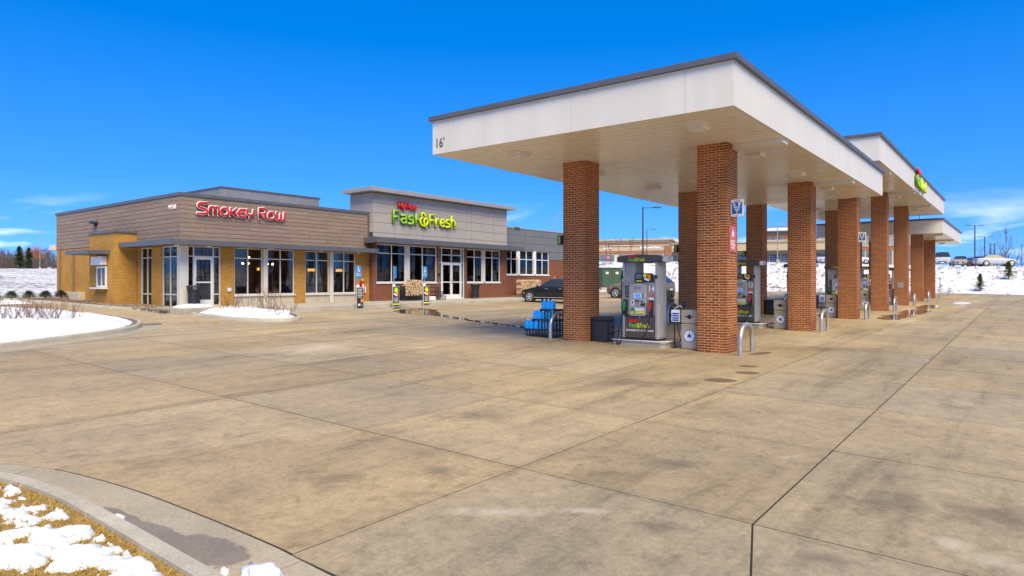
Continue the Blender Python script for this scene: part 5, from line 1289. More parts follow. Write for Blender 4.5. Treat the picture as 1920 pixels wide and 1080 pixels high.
for k, x in enumerate(RX_):
    p = pumps[k]
    X, Y = x + .36, 7.76
    p.location = (X, Y, g(X, Y))
    tag(p, f'grey and brown fuel pump with arched topper between the {ORD[k]} pair of brick columns', 'fuel pump', 'fuel pumps between the columns')
    text('pump_number', NUM[k], .21, M['letter_white'], p, (-.262, -.325, 1.45), (R(90), 0, R(-90)), .003, width=.16, bold=.004)

# ================================================================ RECYCLING BINS, SERVICE BINS, STANDS
def recycle_bin():
    b = bpy.data.objects.new('recycling_bin', None); COL.objects.link(b)
    MB().box(-.27, .27, -.215, .215, 0, .62).build('bin_body', M['bin_beige'], b, bevel=.02)
    MB().box(-.28, .28, -.225, .225, .63, .97).build('bin_hood', M['bin_beige'], b, bevel=.03)
    fr = MB(); 
    for (y0, y1, z0, z1) in ((-.175, .175, .04, .06), (-.175, .175, .56, .58), (-.175, -.155, .06, .56), (.155, .175, .06, .56)): fr.box(-.276, -.268, y0, y1, z0, z1)
    fr.build('door_rim', M['bin_beige'], b)
    s = MB(); s.tube([(-.275, 0, .80), (-.286, 0, .80)], .055, 18).box(-.2865, -.278, -.11, .11, .79, .812).build('litter_slot', M['black_plastic'], b)
    d = MB().tube([(-.268, 0, .33), (-.274, 0, .33)], .15, 24).build('recycling_disc', M['recycle_blue'], b)
    MB().tube([(-.27, 0, .33), (-.277, 0, .33)], .135, 24).build('recycling_ground', M['paint_white'], d)
    st = []
    for k in range(12):
        a = R(90 + 30 * k); r = .092 if k % 4 == 0 else (.062 if k % 2 == 0 else .032); st.append((r * math.cos(a), .33 + r * math.sin(a)))
    MB().extr(st, 'x', -.280, -.2765).build('recycling_star', M['recycle_blue'], d)
    ar = MB()
    for k in range(3):
        a = R(30 + 120 * k); c_, s2 = math.cos(a), math.sin(a)
        ar.tube([(-.2785, .085 * math.cos(a - .0), .33 + .085 * math.sin(a)), (-.2785, .112 * math.cos(a), .33 + .112 * math.sin(a))], .007, 6)
    ar.build('recycling_gap', M['recycle_blue'], d)
    return b
bin0 = recycle_bin()
for k, x in enumerate(RX_[:5]):
    b = bin0 if k == 0 else copy_tree(bin0); X, Y = x + .52, 6.49
    b.location = (X, Y, g(X, Y))
    tag(b, f'beige recycling bin with blue and white emblem behind the {ORD[k]} right-hand column', 'bin', 'recycling bins at the pump islands')
def service_bin():
    b = bpy.data.objects.new('service_bin', None); COL.objects.link(b)
    MB().box(-.22, .22, -.20, .20, 0, .56).build('bin_body', M['black_plastic'], b, bevel=.025)
    MB().box(-.225, .225, -.205, .205, .565, .68).build('bin_lid', M['black_plastic'], b, bevel=.03)
    MB().box(-.18, .20, .21, .33, 0, .66).build('towel_box', M['black_metal'], b, bevel=.02)
    for z in (.12, .30, .46): MB().box(-.12, .18, -.225, -.205, z - .06, z + .06).build('squeegee_pocket', M['dark_plastic'], b, bevel=.01)
    MB().tube([(-.0, -.2, .2), (-.02, -.45, .31)], .012, 8).build('squeegee_handle', M['black_metal'], b)
    return b
sb0 = service_bin()
for k, x in enumerate(RX_[:4]):
    b = sb0 if k == 0 else copy_tree(sb0); X, Y = x + .42, 8.98 if k == 0 else 9.02
    b.location = (X, Y, g(X, Y)); tag(b, f'black windshield service bin beside the {ORD[k]} left-hand column', 'bin', 'black service bins at the pump islands')
def notice_stand(x, y, label):
    s = thing('notice_stand', (x, y, g(x, y)), label, 'stand', 'notice stands beside the pumps')
    MB().tube([(0, .04, 0), (0, .04, .70)], .018, 8).build('post', M['black_metal'], s); MB().box(-.06, .06, -.02, .10, 0, .015).build('foot', M['black_metal'], s)
    bd = MB().box(-.03, -.015, -.11, .11, .66, .96).build('notice_board', M['paint_white'], s)
    for q in range(4): piece('print_block', M['recycle_blue'], bd, (-.032, 0, .70 + .055 * q), (.005, .17, .035))
    MB().tube([(.05, -.16, 0), (.05, -.16, 1.03)], .02, 8).build('tall_post', M['black_metal'], s)
    MB().tube([(.05, -.16, 1.0), (.05, -.08, 1.06), (.05, .04, 1.0), (.05, .1, .85)], .02, 8).build('swan_neck', M['frame_beige'], s, smooth=True)
    MB().box(-.0, .1, -.24, -.15, 1.04, 1.16).build('air_chuck', M['black_metal'], s, bevel=.02)
    MB().tube([(.06, .0, .65), (.06, -.05, .4), (.06, -.1, .2), (.06, -.02, .1)], .012, 6).build('cord', M['rubber'], s)
for k in (0, 2): notice_stand(RX_[k] + .3, 6.86, f'white notice board on black posts between pump and bin of the {ORD[k]} island')

# ================================================================ WASHER FLUID RACKS
JUG = None
def jug_mesh():
    b = MB(); pr = [(.072, .0), (.078, .012), (.078, .165), (.07, .195), (.045, .225), (.024, .245), (.022, .258)]
    # squarish jug: super-ellipse sections
    n = 16; base = 0
    for r, z in pr:
        for k in range(n):
            a = 2 * math.pi * k / n; ca, sa = math.cos(a), math.sin(a); e = .45 if r > .06 else .9
            b.v.append((r * math.copysign(abs(ca) ** e, ca), r * .92 * math.copysign(abs(sa) ** e, sa), z))
    for i in range(len(pr) - 1):
        for k in range(n): a = i * n + k; c = i * n + (k + 1) % n; b.f.append((a, c, c + n, a + n))
    b.f.append(tuple(range(n - 1, -1, -1))); b.f.append(tuple((len(pr) - 1) * n + k for k in range(n)))
    return b.mesh('jug_body', M['jug_fluid'], True)
jm = jug_mesh(); cm_ = MB().cyl((0, 0), .028, .250, .285, 12).mesh('cap', M['jug_cap'])
hm_ = MB().tube([(.055, 0, .205), (.085, 0, .235), (.06, 0, .25), (.022, 0, .25)], .012, 8).mesh('jug_handle', M['jug_cap'], True)
def jug(x, y, z, label):
    r = thing('fluid_jug', (x, y, z), label, 'jug', 'jugs of blue washer fluid', R(random.uniform(-8, 8)))
    for nm, me in (('jug_body', jm), ('cap', cm_), ('jug_handle', hm_)):
        o = bpy.data.objects.new(nm, me); link(o, r)
def rack(x, y, label, tiers, jl):
    r = thing('display_rack', (x, y, g(x, y)), label, 'rack', 'black stepped racks of washer fluid')
    D = .42
    for (a, b, z) in tiers:
        s = MB()
        for q in range(5): s.box(-D / 2 + q * .09, -D / 2 + q * .09 + .07, a, b, z - .03, z)
        s.build('shelf', M['black_plastic'], r)
        MB().box(-D / 2 - .012, D / 2 + .012, b - .002, b + .028, z - .055, z + .004).box(-D / 2 - .012, D / 2 + .012, a - .03, a, z - .055, z + .004).build('shelf_rail', M['black_plastic'], r)
    for k in range(10):
        yy = -.44 + k * .105; zt = min(z for a, b, z in tiers if a - .05 <= yy <= b + .05) if False else max([z for a, b, z in tiers if a - .08 <= yy <= b - .13] or [.22])
        for X in (-D / 2 - .02, D / 2 + .02): piece('slat', M['black_plastic'], r, (X, yy, (zt - .03) / 2 + .01), (.018, .042, zt - .05))
    MB().box(-D / 2, D / 2, -.48, .46, .03, .06).build('floor_board', M['black_plastic'], r)
    return r
def fill_rack(x, y, which):
    tiers = [(-.36, .60, .22), (-.40, .31, .51), (-.44, .02, .80)]
    rack(x, y, f'black stepped rack of blue jugs {which}', tiers, None)
    z0 = g(x, y); tn = ['lowest', 'middle', 'top']
    rows = [[.53, .385, .20, .05, -.10, -.25], [.235, .09, -.08, -.23, -.37], [-.06, -.20, -.34]]
    for t, ys in enumerate(rows):
        for q, yy in enumerate(ys):
            jug(x - .15, y + yy, z0 + tiers[t][2] + .002, f'blue jug, {"first second third fourth fifth sixth".split()[q]} from left on {tn[t]} step, rack {which}')
    for yy in (.50, .34): jug(x + .07, y + yy, z0 + tiers[0][2] + .002, f'blue jug, {"outer" if yy > .4 else "inner"} back one on lowest step, rack {which}')
fill_rack(15.62, 10.88, 'by nearest left-hand column')
fill_rack(30.9, 10.9, 'by third left-hand column')
# far stand with only its frame in view
rack(23.3, 10.9, 'low black rack beyond the second left-hand column', [(-.36, .60, .22), (-.40, .32, .51)], None)
for q, yy in enumerate((.5, .3)): jug(23.2, 10.9 + yy, g(23.2, 11) + .222, f'{"outer" if q == 0 else "inner"} blue jug on low rack beyond second left-hand column')

# ================================================================ SIGNS ON THE COLUMNS
def refuel_sign(x, label):
    zc = g(x, 5.4) + 3.42; s = thing('refuel_sign', (x + .25, 5.315, zc), label, 'sign', 'blue refuel signs on the columns'); s.scale = (1, .78, 1)
    MB().box(-.012, .012, -.19, .185, -.20, .20).build('plate', M['frame_white'], s, bevel=.006)
    MB().box(-.016, -.0125, -.155, .15, -.135, .135).build('blue_field', M['sign_blue'], s)
    rot = (R(90), 0, R(-90)); X = -.018
    text('sign_text', 'fuelCall', .055, M['black_plastic'], s, (-.0135, 0, .165), rot, .001); text('sign_text', 'fuelCall', .03, M['sign_red'], s, (-.0135, 0, -.17), rot, .001)
    text('sign_text', 'REFUEL', .062, M['letter_white'], s, (X, 0, .015), rot, .001, bold=.001); text('sign_text', 'HERE', .062, M['letter_white'], s, (X, 0, -.042), rot, .001, bold=.001)
    # wheelchair and pump pictograms, arrow
    w_ = MB(); w_.tube([(X, .09 + .022 * math.cos(R(a)), .075 + .022 * math.sin(R(a))) for a in range(20, 341, 20)], .006, 6); w_.tube([(X, .098, .122), (X, .092, .09), (X, .062, .088), (X, .05, .062)], .007, 6); w_.ball((X, .10, .128), .011, 8, 5)
    w_.build('pictogram', M['letter_white'], s)
    w_ = MB().box(X - .002, X + .002, -.085, -.045, .055, .125); w_.tube([(X, -.085, .075), (X, -.105, .07), (X, -.105, .11), (X, -.09, .125)], .005, 6).build('pictogram', M['letter_white'], s)
    MB().box(X - .002, X + .002, -.008, .008, -.105, -.075).extr([(-.026, -.098), (.026, -.098), (0, -.128)], 'x', X - .002, X + .0022).build('arrow', M['letter_white'], s)
    MB().box(-.04, .04, .186, .192, -.1, .1).build('bracket', M['steel'], s)
refuel_sign(15.24, 'blue wheelchair REFUEL HERE blade sign on the nearest right-hand column')
refuel_sign(30.42, 'small blue refuel blade sign on the third right-hand column')
def camera_notice():
    x0, y = 15.36, 5.462; s = thing('camera_notice', (x0, y, 2.40), 'pale red SECURITY CAMERAS IN USE notice on the nearest right-hand column', 'sign')
    MB().box(0, .46, -.012, 0, 0, .62).build('plate', M['sign_red'], s)
    for t, z in (('SECURITY', .24), ('CAMERAS', .165), ('IN USE', .09)): text('sign_text', t, .085, M['letter_white'], s, (.23, -.014, z), (R(90), 0, 0), .001, width=.30 if t != 'IN USE' else .2, bold=.001)
    MB().extr([(.17, .36), (.25, .34), (.31, .40), (.30, .47), (.26, .51), (.21, .50), (.16, .44)], 'y', -.015, -.0125).ball((.235, -.013, .545), .03, 10, 6, 0, (1, .1, 1)).build('pictogram', M['letter_white'], s)
camera_notice()
for k, x in enumerate(RX_[:4]):
    s = thing('number_flag', (x - .02, 10.04, g(x, 10) + 2.75), f'black flag box with green digits on the {ORD[k]} left-hand column', 'sign', 'pump number flags')
    MB().box(-.05, .08, 0, .14, -.13, .13).build('flag_box', M['black_metal'], s, bevel=.01); piece('green_face', M['leaf_green'], s, (-.053, .07, 0), (.006, .06, .2))
# ================================================================ STREET FURNITURE BY THE STORE
def litter_bin(x, y, z, label):
    b = thing('litter_bin', (x, y, z), label, 'bin', 'black slatted litter bins by the store doors')
    for k in range(20):
        a = 2 * math.pi * k / 20; r0, r1 = .23, .28
        mb = MB(); c, s = math.cos(a), math.sin(a); w_ = .028
        pts = [(r0 * c, r0 * s, .04), (r0 * c, r0 * s, .6), (r1 * c, r1 * s, .78), (r1 * 1.03 * c, r1 * 1.03 * s, .86)]
        for i in range(3):
            p, q = pts[i], pts[i + 1]
            mb.add([(p[0] - s * w_, p[1] + c * w_, p[2]), (p[0] + s * w_, p[1] - c * w_, p[2]), (q[0] + s * w_, q[1] - c * w_, q[2]), (q[0] - s * w_, q[1] + c * w_, q[2])], [(0, 1, 2, 3)])
        o = mb.build('slat', M['black_metal'], b, fix=False); so = o.modifiers.new('s', 'SOLIDIFY'); so.thickness = .012
    MB().lathe([(.0, .03), (.21, .03), (.21, .74), (.19, .74), (.19, .05), (0, .05)], 20).build('liner', M['black_plastic'], b)
    for z_, r in ((.05, .235), (.87, .295)):
        MB().tube([(r * math.cos(R(t)), r * math.sin(R(t)), z_) for t in range(0, 361, 15)], .018, 8, False).build('ring', M['black_metal'], b, smooth=True)
    MB().lathe([(.14, .86), (.29, .86), (.27, .92), (.15, .93)], 20).build('lid', M['black_metal'], b)
litter_bin(14.05, 28.2, WALK_Z, 'black slatted litter bin by the coffee shop door')
litter_bin(31.9, 27.7, WALK_Z, 'black slatted litter bin right of the double doors')
def ada_post(x, y, label, face, board, blabel, kind):
    z = WALK_Z if y > 25 else g(x, y); p = thing('parking_sign', (x, y, z), label, 'sign', 'accessible parking sign posts by the kerb')
    MB().cyl((0, 0), .022, 0, 2.05, 10).build('post', M['steel'], p); MB().lathe([(.08, 0), (.08, 1.05), (.065, 1.12), (.03, 1.14)], 14).build('pipe_base', M['frame_white'], p, smooth=True)
    if face:
        pl = MB().box(-.155, .155, -.045, -.035, 1.42, 2.02).build('plate', M['ada_blue'], p, bevel=.004)
        w_ = MB(); X = -.052
        w_.tube([(.0 + .055 * math.cos(R(a)), X, 1.80 + .055 * math.sin(R(a))) for a in range(150, 420, 18)], .012, 6); w_.tube([(-.01, X, 1.93), (-.005, X, 1.83), (.05, X, 1.825), (.075, X, 1.77)], .013, 6); w_.ball((-.01, X, 1.95), .022, 8, 5)
        w_.build('wheelchair_mark', M['letter_white'], pl)
        for q, t in enumerate(('RESERVED', 'PARKING')): text('sign_text', t, .07, M['letter_white'], pl, (0, -.047, 1.65 - .09 * q), (R(90), 0, 0), .001)
    else:
        MB().box(-.012, .012, -.19, -.02, 1.42, 2.02).build('plate', M['ada_blue'], p)
    # printed board strapped to the post
    b = thing('poster_board', (x + .02, y - .12, z), blabel, 'board', 'poster boards on the sign posts')
    MB().box(-.21, .21, -.018, .018, 0.0, 1.02).build('board_frame', M['grey_print'], b)
    f = MB().box(-.185, .185, -.023, -.0185, .03, .99).build('poster', M['black_plastic'], b)
    def blk(m, x0, x1, z0, z1, rot=None): piece('print_block', M[m], f, ((x0 + x1) / 2, -.025, (z0 + z1) / 2), (x1 - x0, .004, z1 - z0), rot=rot)
    if kind == 'food':
        for q in range(6): blk('grey_print', -.15, .14 - .03 * (q % 2), .90 - .075 * q, .945 - .075 * q)
        blk('orange_print', .03, .17, .30, .47); blk('letter_white', -.12, .02, .14, .24); blk('log_bark', -.02, .12, .12, .22)
    else:
        MB().tube([(0.0, -.0235, .84), (0.0, -.028, .84)], .12, 18).build('print_disc', M['lime'], f)
        blk('orange_print', .0, .13, .52, .76); blk('letter_white', -.16, .06, .58, .66, (0, R(28), 0)); 
        for q in range(4): blk('grey_print', -.13, .13, .23 + .065 * q, .27 + .065 * q)
        blk('yellow_print', -.185, .185, .10, .17)
ada_post(20.15, 24.82, 'blue accessible parking sign left of the red wall box', True, None, 'black food poster board leaning on the leftmost blue sign post', 'food')
ada_post(22.4, 24.82, 'bare edge-on sign post between the two facing blue signs', False, None, 'black and lime poster board on the middle post before the firewood', 'ad')
ada_post(24.55, 24.85, 'blue accessible parking sign before the firewood and doors', True, None, 'black and lime poster board on the right post by the doors', 'ad')
# red wall boxes
def wall_box(x, y, z, label, cab):
    b = thing('fire_box', (x, y, z), label, 'fire box', 'red fire fittings on the store wall')
    if cab:
        MB().box(-.12, .12, -.16, 0, -.12, .62).build('cabinet', M['red_box'], b, bevel=.02); MB().box(-.34, -.16, -.10, 0, .2, .5).build('side_box', M['red_box'], b, bevel=.02)
        MB().box(.14, .28, -.05, 0, .02, .38).build('paper_notice', M['paint_white'], b); MB().ball((0, -.1, .72), .06, 10, 6).build('strobe', M['yellow_print'], b)
        MB().box(-.05, .12, -.03, 0, 1.0, 1.3).build('small_sign', M['sign_red'], b)
        MB().box(-.05, .05, -.172, -.162, .2, .5).build('label_plate', M['letter_white'], b)
    else:
        for s in (-.12, .12): MB().tube([(s * .4, 0, 0), (s * 1.4, -.22, -.05)], .08, 12).build('hose_inlet', M['red_box'], b)
        MB().tube([(0, 0, 0), (0, -.12, 0)], .12, 14).build('wall_plate', M['red_box'], b); MB().box(-.42, -.2, -.03, 0, .12, .36).build('small_sign', M['sign_red'], b); MB().ball((-.3, -.08, -.0), .07, 10, 6).build('bell', M['yellow_print'], b)
wall_box(23.45, Yw - .003, 1.05, 'red fire cabinet on the yellow brick beside the grey block', True)
wall_box(42.3, Yr - .003, 1.75, 'red fire inlet on the brick wall behind the black sedan', False)

# ---- firewood
def firewood(x0, x1, y, z0, rows, label, bundle=False, seed=1, mound=False, z_add=0.0):
    rng = random.Random(seed); t = thing('firewood_stack', ((x0 + x1) / 2, y, z0), label, 'firewood', 'stacks of split firewood'); W = x1 - x0
    if not bundle:
        pl = MB()
        for q in range(5): pl.box(-W / 2, W / 2, -.05 + .2 * q, .08 + .2 * q, .10, .13)
        for s in (-W / 2, 0, W / 2 - .1): pl.box(s, s + .1, -.05, .9, 0, .10)
        pl.build('pallet', M['pallet_wood'], t)
    base = 0.13 if not bundle else 0.0
    k = 0; z = base
    log_cache = []
    for v in range(5):
        n = rng.randint(4, 6); pts = []
        for i in range(n):
            a = 2 * math.pi * i / n + rng.uniform(-.3, .3); r = rng.uniform(.75, 1.1); pts.append((r * math.cos(a), r * math.sin(a)))
        me = MB().extr(pts, 'y', -.5, .5); m_ = me.mesh('log', M['log_bark'])
        m_.materials.append(M['log_end'])
        for p in m_.polygons:
            if abs(p.normal.y) > .9: p.material_index = 1
            elif rng.random() < .5: p.material_index = 1
        log_cache.append(m_)
    for r_ in range(rows):
        x = -W / 2 + .05; lim = W / 2 - .03
        if mound and r_ > rows * .45: sh = (r_ - rows * .45) / (rows * .55) * W * .36; x += sh; lim -= sh * (.6 + .6 * rng.random())
        while x < lim:
            s = rng.uniform(.045, .062)
            o = bpy.data.objects.new('log', rng.choice(log_cache)); link(o, t); o.scale = (s, .42 + rng.uniform(-.05, .05), s); o.location = (x, .2 + rng.uniform(-.04, .04), z + .05 + rng.uniform(-.01, .01)); o.rotation_euler = (0, rng.uniform(0, 6.28), rng.uniform(-.06, .06))
            x += s * 1.85
        z += .088
    return t
firewood(25.65, 27.55, 27.5, WALK_Z + .28, 10, 'mound of split firewood bundles left of the doors', True, 3, True)
firewood(36.15, 38.55, 27.25, WALK_Z, 12, 'tall neat pallet of split firewood beyond the entrance block', False, 5)
firewood(25.85, 26.6, 11.8, g(26, 11.9), 11, 'firewood stack beyond the nearest pump, half hidden', False, 8)
MB_ = thing('display_bench', (26.6, 27.6, WALK_Z), 'black slatted bench carrying the mounded firewood', 'bench', 'black slatted racks by the doors')
for k in range(12): piece('slat', M['black_metal'], MB_, (-1.05 + .19 * k, -.32, .13), (.05, .03, .26))
MB().box(-1.15, 1.15, -.34, .42, .24, .28).box(-1.15, 1.15, -.34, -.30, .02, .06).build('bench_top', M['black_metal'], MB_)
for k in range(8): piece('slat', M['black_metal'], MB_, (-1.12, -.28 + .1 * k, .42), (.04, .05, .8))
D2 = thing('display_bench', (28.02, 27.45, WALK_Z), 'black stepped display rack standing empty left of the doors', 'rack', 'black slatted racks by the doors')
for q, (w_, h) in enumerate(((.95, .25), (.68, .50), (.38, .75))):
    MB().box(-.3, -.3 + w_, -.3 + .0, .25, h - .03, h).build('shelf', M['black_metal'], D2)
    for k in range(int(w_ / .12) + 1): piece('slat', M['black_metal'], D2, (-.28 + .12 * k, -.3, h - .12), (.045, .02, .22))
for q in range(2):
    o = MB().box(-.18, .18, -.14, .14, 0, .22).build('wrapped_bundle', M['paint_white'], None, bevel=.04, loc=(27.35, 27.05, WALK_Z)) if q == 0 else None
    if o: tag(o, 'white wrapped bundle on the walk before the firewood', 'bundle')
o = MB().box(-.14, .14, -.1, .1, 0, .26).build('salt_bag', M['paint_white'], None, bevel=.05, loc=(36.25, 26.85, WALK_Z)); tag(o, 'small white bag at the foot of the tall firewood pallet', 'bag')

# ================================================================ CARS
def car(loc, rz, paint, label, kind='sedan', group='cars parked by the store', full=True):
    c = thing('parked_car', loc, label, 'car', group, rz)
    # stations along x (front +x): x, half-width, bottom, sill-to-belt z, roof z, roof half-width
    if kind == 'sedan': L = [(2.32, .55, .34, .56, .56, .5), (2.22, .72, .22, .68, .68, .62), (1.9, .85, .19, .78, .78, .74), (1.2, .90, .19, .90, .92, .78), (.85, .91, .19, .93, .97, .74), (.15, .91, .19, .94, 1.40, .60), (-.5, .91, .19, .95, 1.44, .60), (-1.1, .91, .19, .96, 1.36, .58), (-1.75, .90, .20, .98, 1.01, .70), (-2.1, .84, .24, .98, .99, .72), (-2.32, .74, .36, .90, .90, .66), (-2.38, .6, .45, .72, .72, .55)]
    elif kind == 'suv': L = [(2.30, .60, .36, .66, .66, .5), (2.20, .76, .26, .84, .84, .66), (1.9, .88, .24, .96, .97, .76), (1.15, .92, .24, 1.04, 1.06, .78), (.85, .92, .24, 1.06, 1.16, .74), (.25, .92, .24, 1.07, 1.64, .64), (-.6, .92, .24, 1.09, 1.70, .64), (-1.6, .92, .24, 1.11, 1.66, .62), (-2.05, .90, .26, 1.12, 1.30, .66), (-2.28, .82, .34, 1.05, 1.08, .66), (-2.34, .7, .46, .8, .8, .6)]
    else: L = [(2.7, .7, .4, .9, .9, .6), (2.6, .85, .35, 1.02, 1.02, .74), (2.2, .95, .32, 1.10, 1.10, .8), (1.25, .97, .32, 1.14, 1.16, .82), (.9, .97, .32, 1.15, 1.3, .76), (.4, .97, .32, 1.16, 1.82, .68), (-.6, .97, .32, 1.16, 1.85, .68), (-1.0, .97, .32, 1.16, 1.2, .8), (-2.6, .97, .34, 1.16, 1.17, .85), (-2.7, .9, .45, 1.1, 1.1, .8)]
    body = MB(); panes = {}
    def ring(s):
        x, hw, zb, zt, zr, rw = s
        half = [(0, zb), (hw * .8, zb), (hw * .97, zb + .1), (hw, zb + (zt - zb) * .45), (hw * .97, zt - .06), (hw * .93, zt)]
        top = [(rw + (hw * .93 - rw) * .12, zt + (zr - zt) * .86), (rw * .9, zr - (0.02 if zr > zt + .1 else 0)), (0, zr + (.015 if zr > zt + .1 else .02))]
        h = half + top
        return [(x, y, z) for y, z in h] + [(x, -y, z) for y, z in reversed(h[1:-1])]
    R_ = [ring(s) for s in L]; m = len(R_[0])
    for r in R_: body.v += r
    for i in range(len(R_) - 1):
        tall = (L[i][4] > L[i][3] + .12) or (L[i + 1][4] > L[i + 1][3] + .12)
        for k in range(m):
            a, b = i * m + k, i * m + (k + 1) % m
            k2 = min(k, m - 1 - k) if k >= 8 else k
            isglass = tall and (k == 5 or k == m - 6)
            slope = tall and ((L[i][4] <= L[i][3] + .12) != (L[i + 1][4] <= L[i + 1][3] + .12) or abs(L[i][4] - L[i + 1][4]) > .25) and k in (6, 7, m - 7, m - 8, m - 9)
            if slope: isglass = True
            if not isglass: body.f.append((a, b, b + m, a + m))
            else: panes.setdefault('windscreen' if (slope and i < 5) else 'rear_window' if slope else ('side_window' if k == 5 else 'side_window '), []).append((a, b, b + m, a + m))
    body.f.append(tuple(range(m))); body.f.append(tuple(range((len(R_) - 1) * m + m - 1, (len(R_) - 1) * m - 1, -1)))
    bo = body.build('body', M[paint], c, smooth=True); 
    sub = bo.modifiers.new('s', 'SUBSURF'); sub.levels = 1; sub.render_levels = 1
    for nm, fs in panes.items():
        gm2 = MB(); used = sorted(set(v for q in fs for v in q)); mp = {v: j for j, v in enumerate(used)}
        gm2.v = [body.v[v] for v in used]; gm2.f = [tuple(mp[v] for v in q) for q in fs]; gm2.build(nm.strip(), M['dark_glass'], c)
    wx = (1.42, -1.35) if kind != 'truck' else (1.75, -1.6); wr = .33 if kind == 'sedan' else (.36 if kind == 'suv' else .40); hw = L[4][1]
    for x in wx:
        for s in (1, -1):
            ar = MB().tube([(x, s * (hw - .16), wr), (x, s * (hw + .006), wr)], wr * 1.16, 20).build('wheel_arch', M['car_trim'], c)
            w_ = MB().tube([(x, s * (hw - .20), wr), (x, s * (hw - .14), wr), (x, s * (hw + .0), wr), (x, s * (hw + .022), wr)], [wr * .9, wr, wr, wr * .94], 22).build('wheel', M['rubber'], c)
            MB().tube([(x, s * (hw - .01), wr), (x, s * (hw + .028), wr)], wr * .66, 20).build('rim_dish', M['car_trim'], w_)
            sp = MB()
            for q in range(5):
                a = R(72 * q + 18); sp.tube([(x, s * (hw + .03), wr), (x + wr * .64 * math.cos(a), s * (hw + .03), wr + wr * .64 * math.sin(a))], [.05, .035], 6)
            sp.tube([(x + wr * .66 * math.cos(R(t)), s * (hw + .024), wr + wr * .66 * math.sin(R(t))) for t in range(0, 361, 20)], .022, 6, False)
            sp.build('rim', M['rim_alloy'], w_)
    x0 = L[1][0]; zl = L[1][3] - .1
    for s in (1, -1):
        MB().ball((x0 - .10, s * L[1][1] * .86, zl), .14, 10, 6, 0, (.9, .6, .5)).build('headlight', M['car_lamp'], c, smooth=True); MB().ball((x0 - .33, s * (L[2][1] - .0), zl - .02), .07, 8, 5, 0, (1.2, .4, .5)).build('side_lamp', M['orange_print'], c)
        MB().ball((L[-2][0] + .06, s * L[-2][1] * .88, L[-2][3] - .1), .13, 10, 6, 0, (.5, .9, .6)).build('tail_light', M['tail_lamp'], c, smooth=True)
        if full: MB().ball((.78, s * (hw + .07), L[4][3] + .05), .09, 8, 6, 0, (.7, 1, .8)).build('mirror', M[paint], c, smooth=True)
        if full:
            MB().box(-1.9, 1.1, s * hw - .01, s * hw + .008, .30, .335).build('side_strip', M['rim_alloy'], c)
            for hx in (.2, -.75): MB().box(hx - .09, hx + .09, s * hw - .0, s * hw + .02, L[4][3] - .12, L[4][3] - .09).build('door_handle', M['rim_alloy'], c)
            # window pillars and roof rail line
            for px in (-.28,): MB().tube([(px, s * .885, L[4][3] + .0), (px - .02, s * .66, L[5][4] - .06)], .028, 6).build('pillar', M['car_trim'], c)
    MB().box(x0 - .02, x0 + .105, -.45, .45, .42, .56).build('grille', M['car_trim'], c); MB().box(x0 + .08, x0 + .125, -.18, .18, .36, .46).build('number_plate', M['paint_white'], c)
    MB().box(L[-1][0] - .01, L[-1][0] + .05, -.2, .2, .58, .7).build('number_plate', M['paint_white'], c)
    return c
# black sedan nosed along the store front, its front half in view; bronze suv beyond the column
car((32.35, 21.65, g(32.4, 21.6)), R(90), 'car_black', 'black sedan with five-spoke wheels parked before the firewood pallet')
car((41.75, 21.1, g(41.7, 21.1)), R(90), 'car_bronze', 'bronze suv half hidden behind the nearest pump', 'suv')

# ---- green transformer
def transformer(x, y):
    t = thing('transformer_box', (x, y, terrain_h(x, y) + .05), 'dark green transformer cabinet at the foot of the snowy bank', 'transformer', None, R(-38))
    MB().box(-1.1, 1.1, -.8, .8, -.4, .0).build('pad', M['kerb_concrete'], t)
    MB().box(-1.0, 1.0, -.7, .7, 0, 1.75).build('cabinet', M['transformer_green'], t, bevel=.03); MB().box(-1.04, 1.04, -.75, .74, 1.76, 1.86).build('lid', M['transformer_green'], t, bevel=.02)
    for s in (-.5, .5):
        d = MB().box(s - .46, s + .46, -.725, -.702, .05, 1.7).build('cabinet_door', M['transformer_green'], t, bevel=.01); piece('warning_label', M['frame_beige'], d, (s, -.728, 1.35), (.3, .006, .22))
transformer(55.0, 31.0)
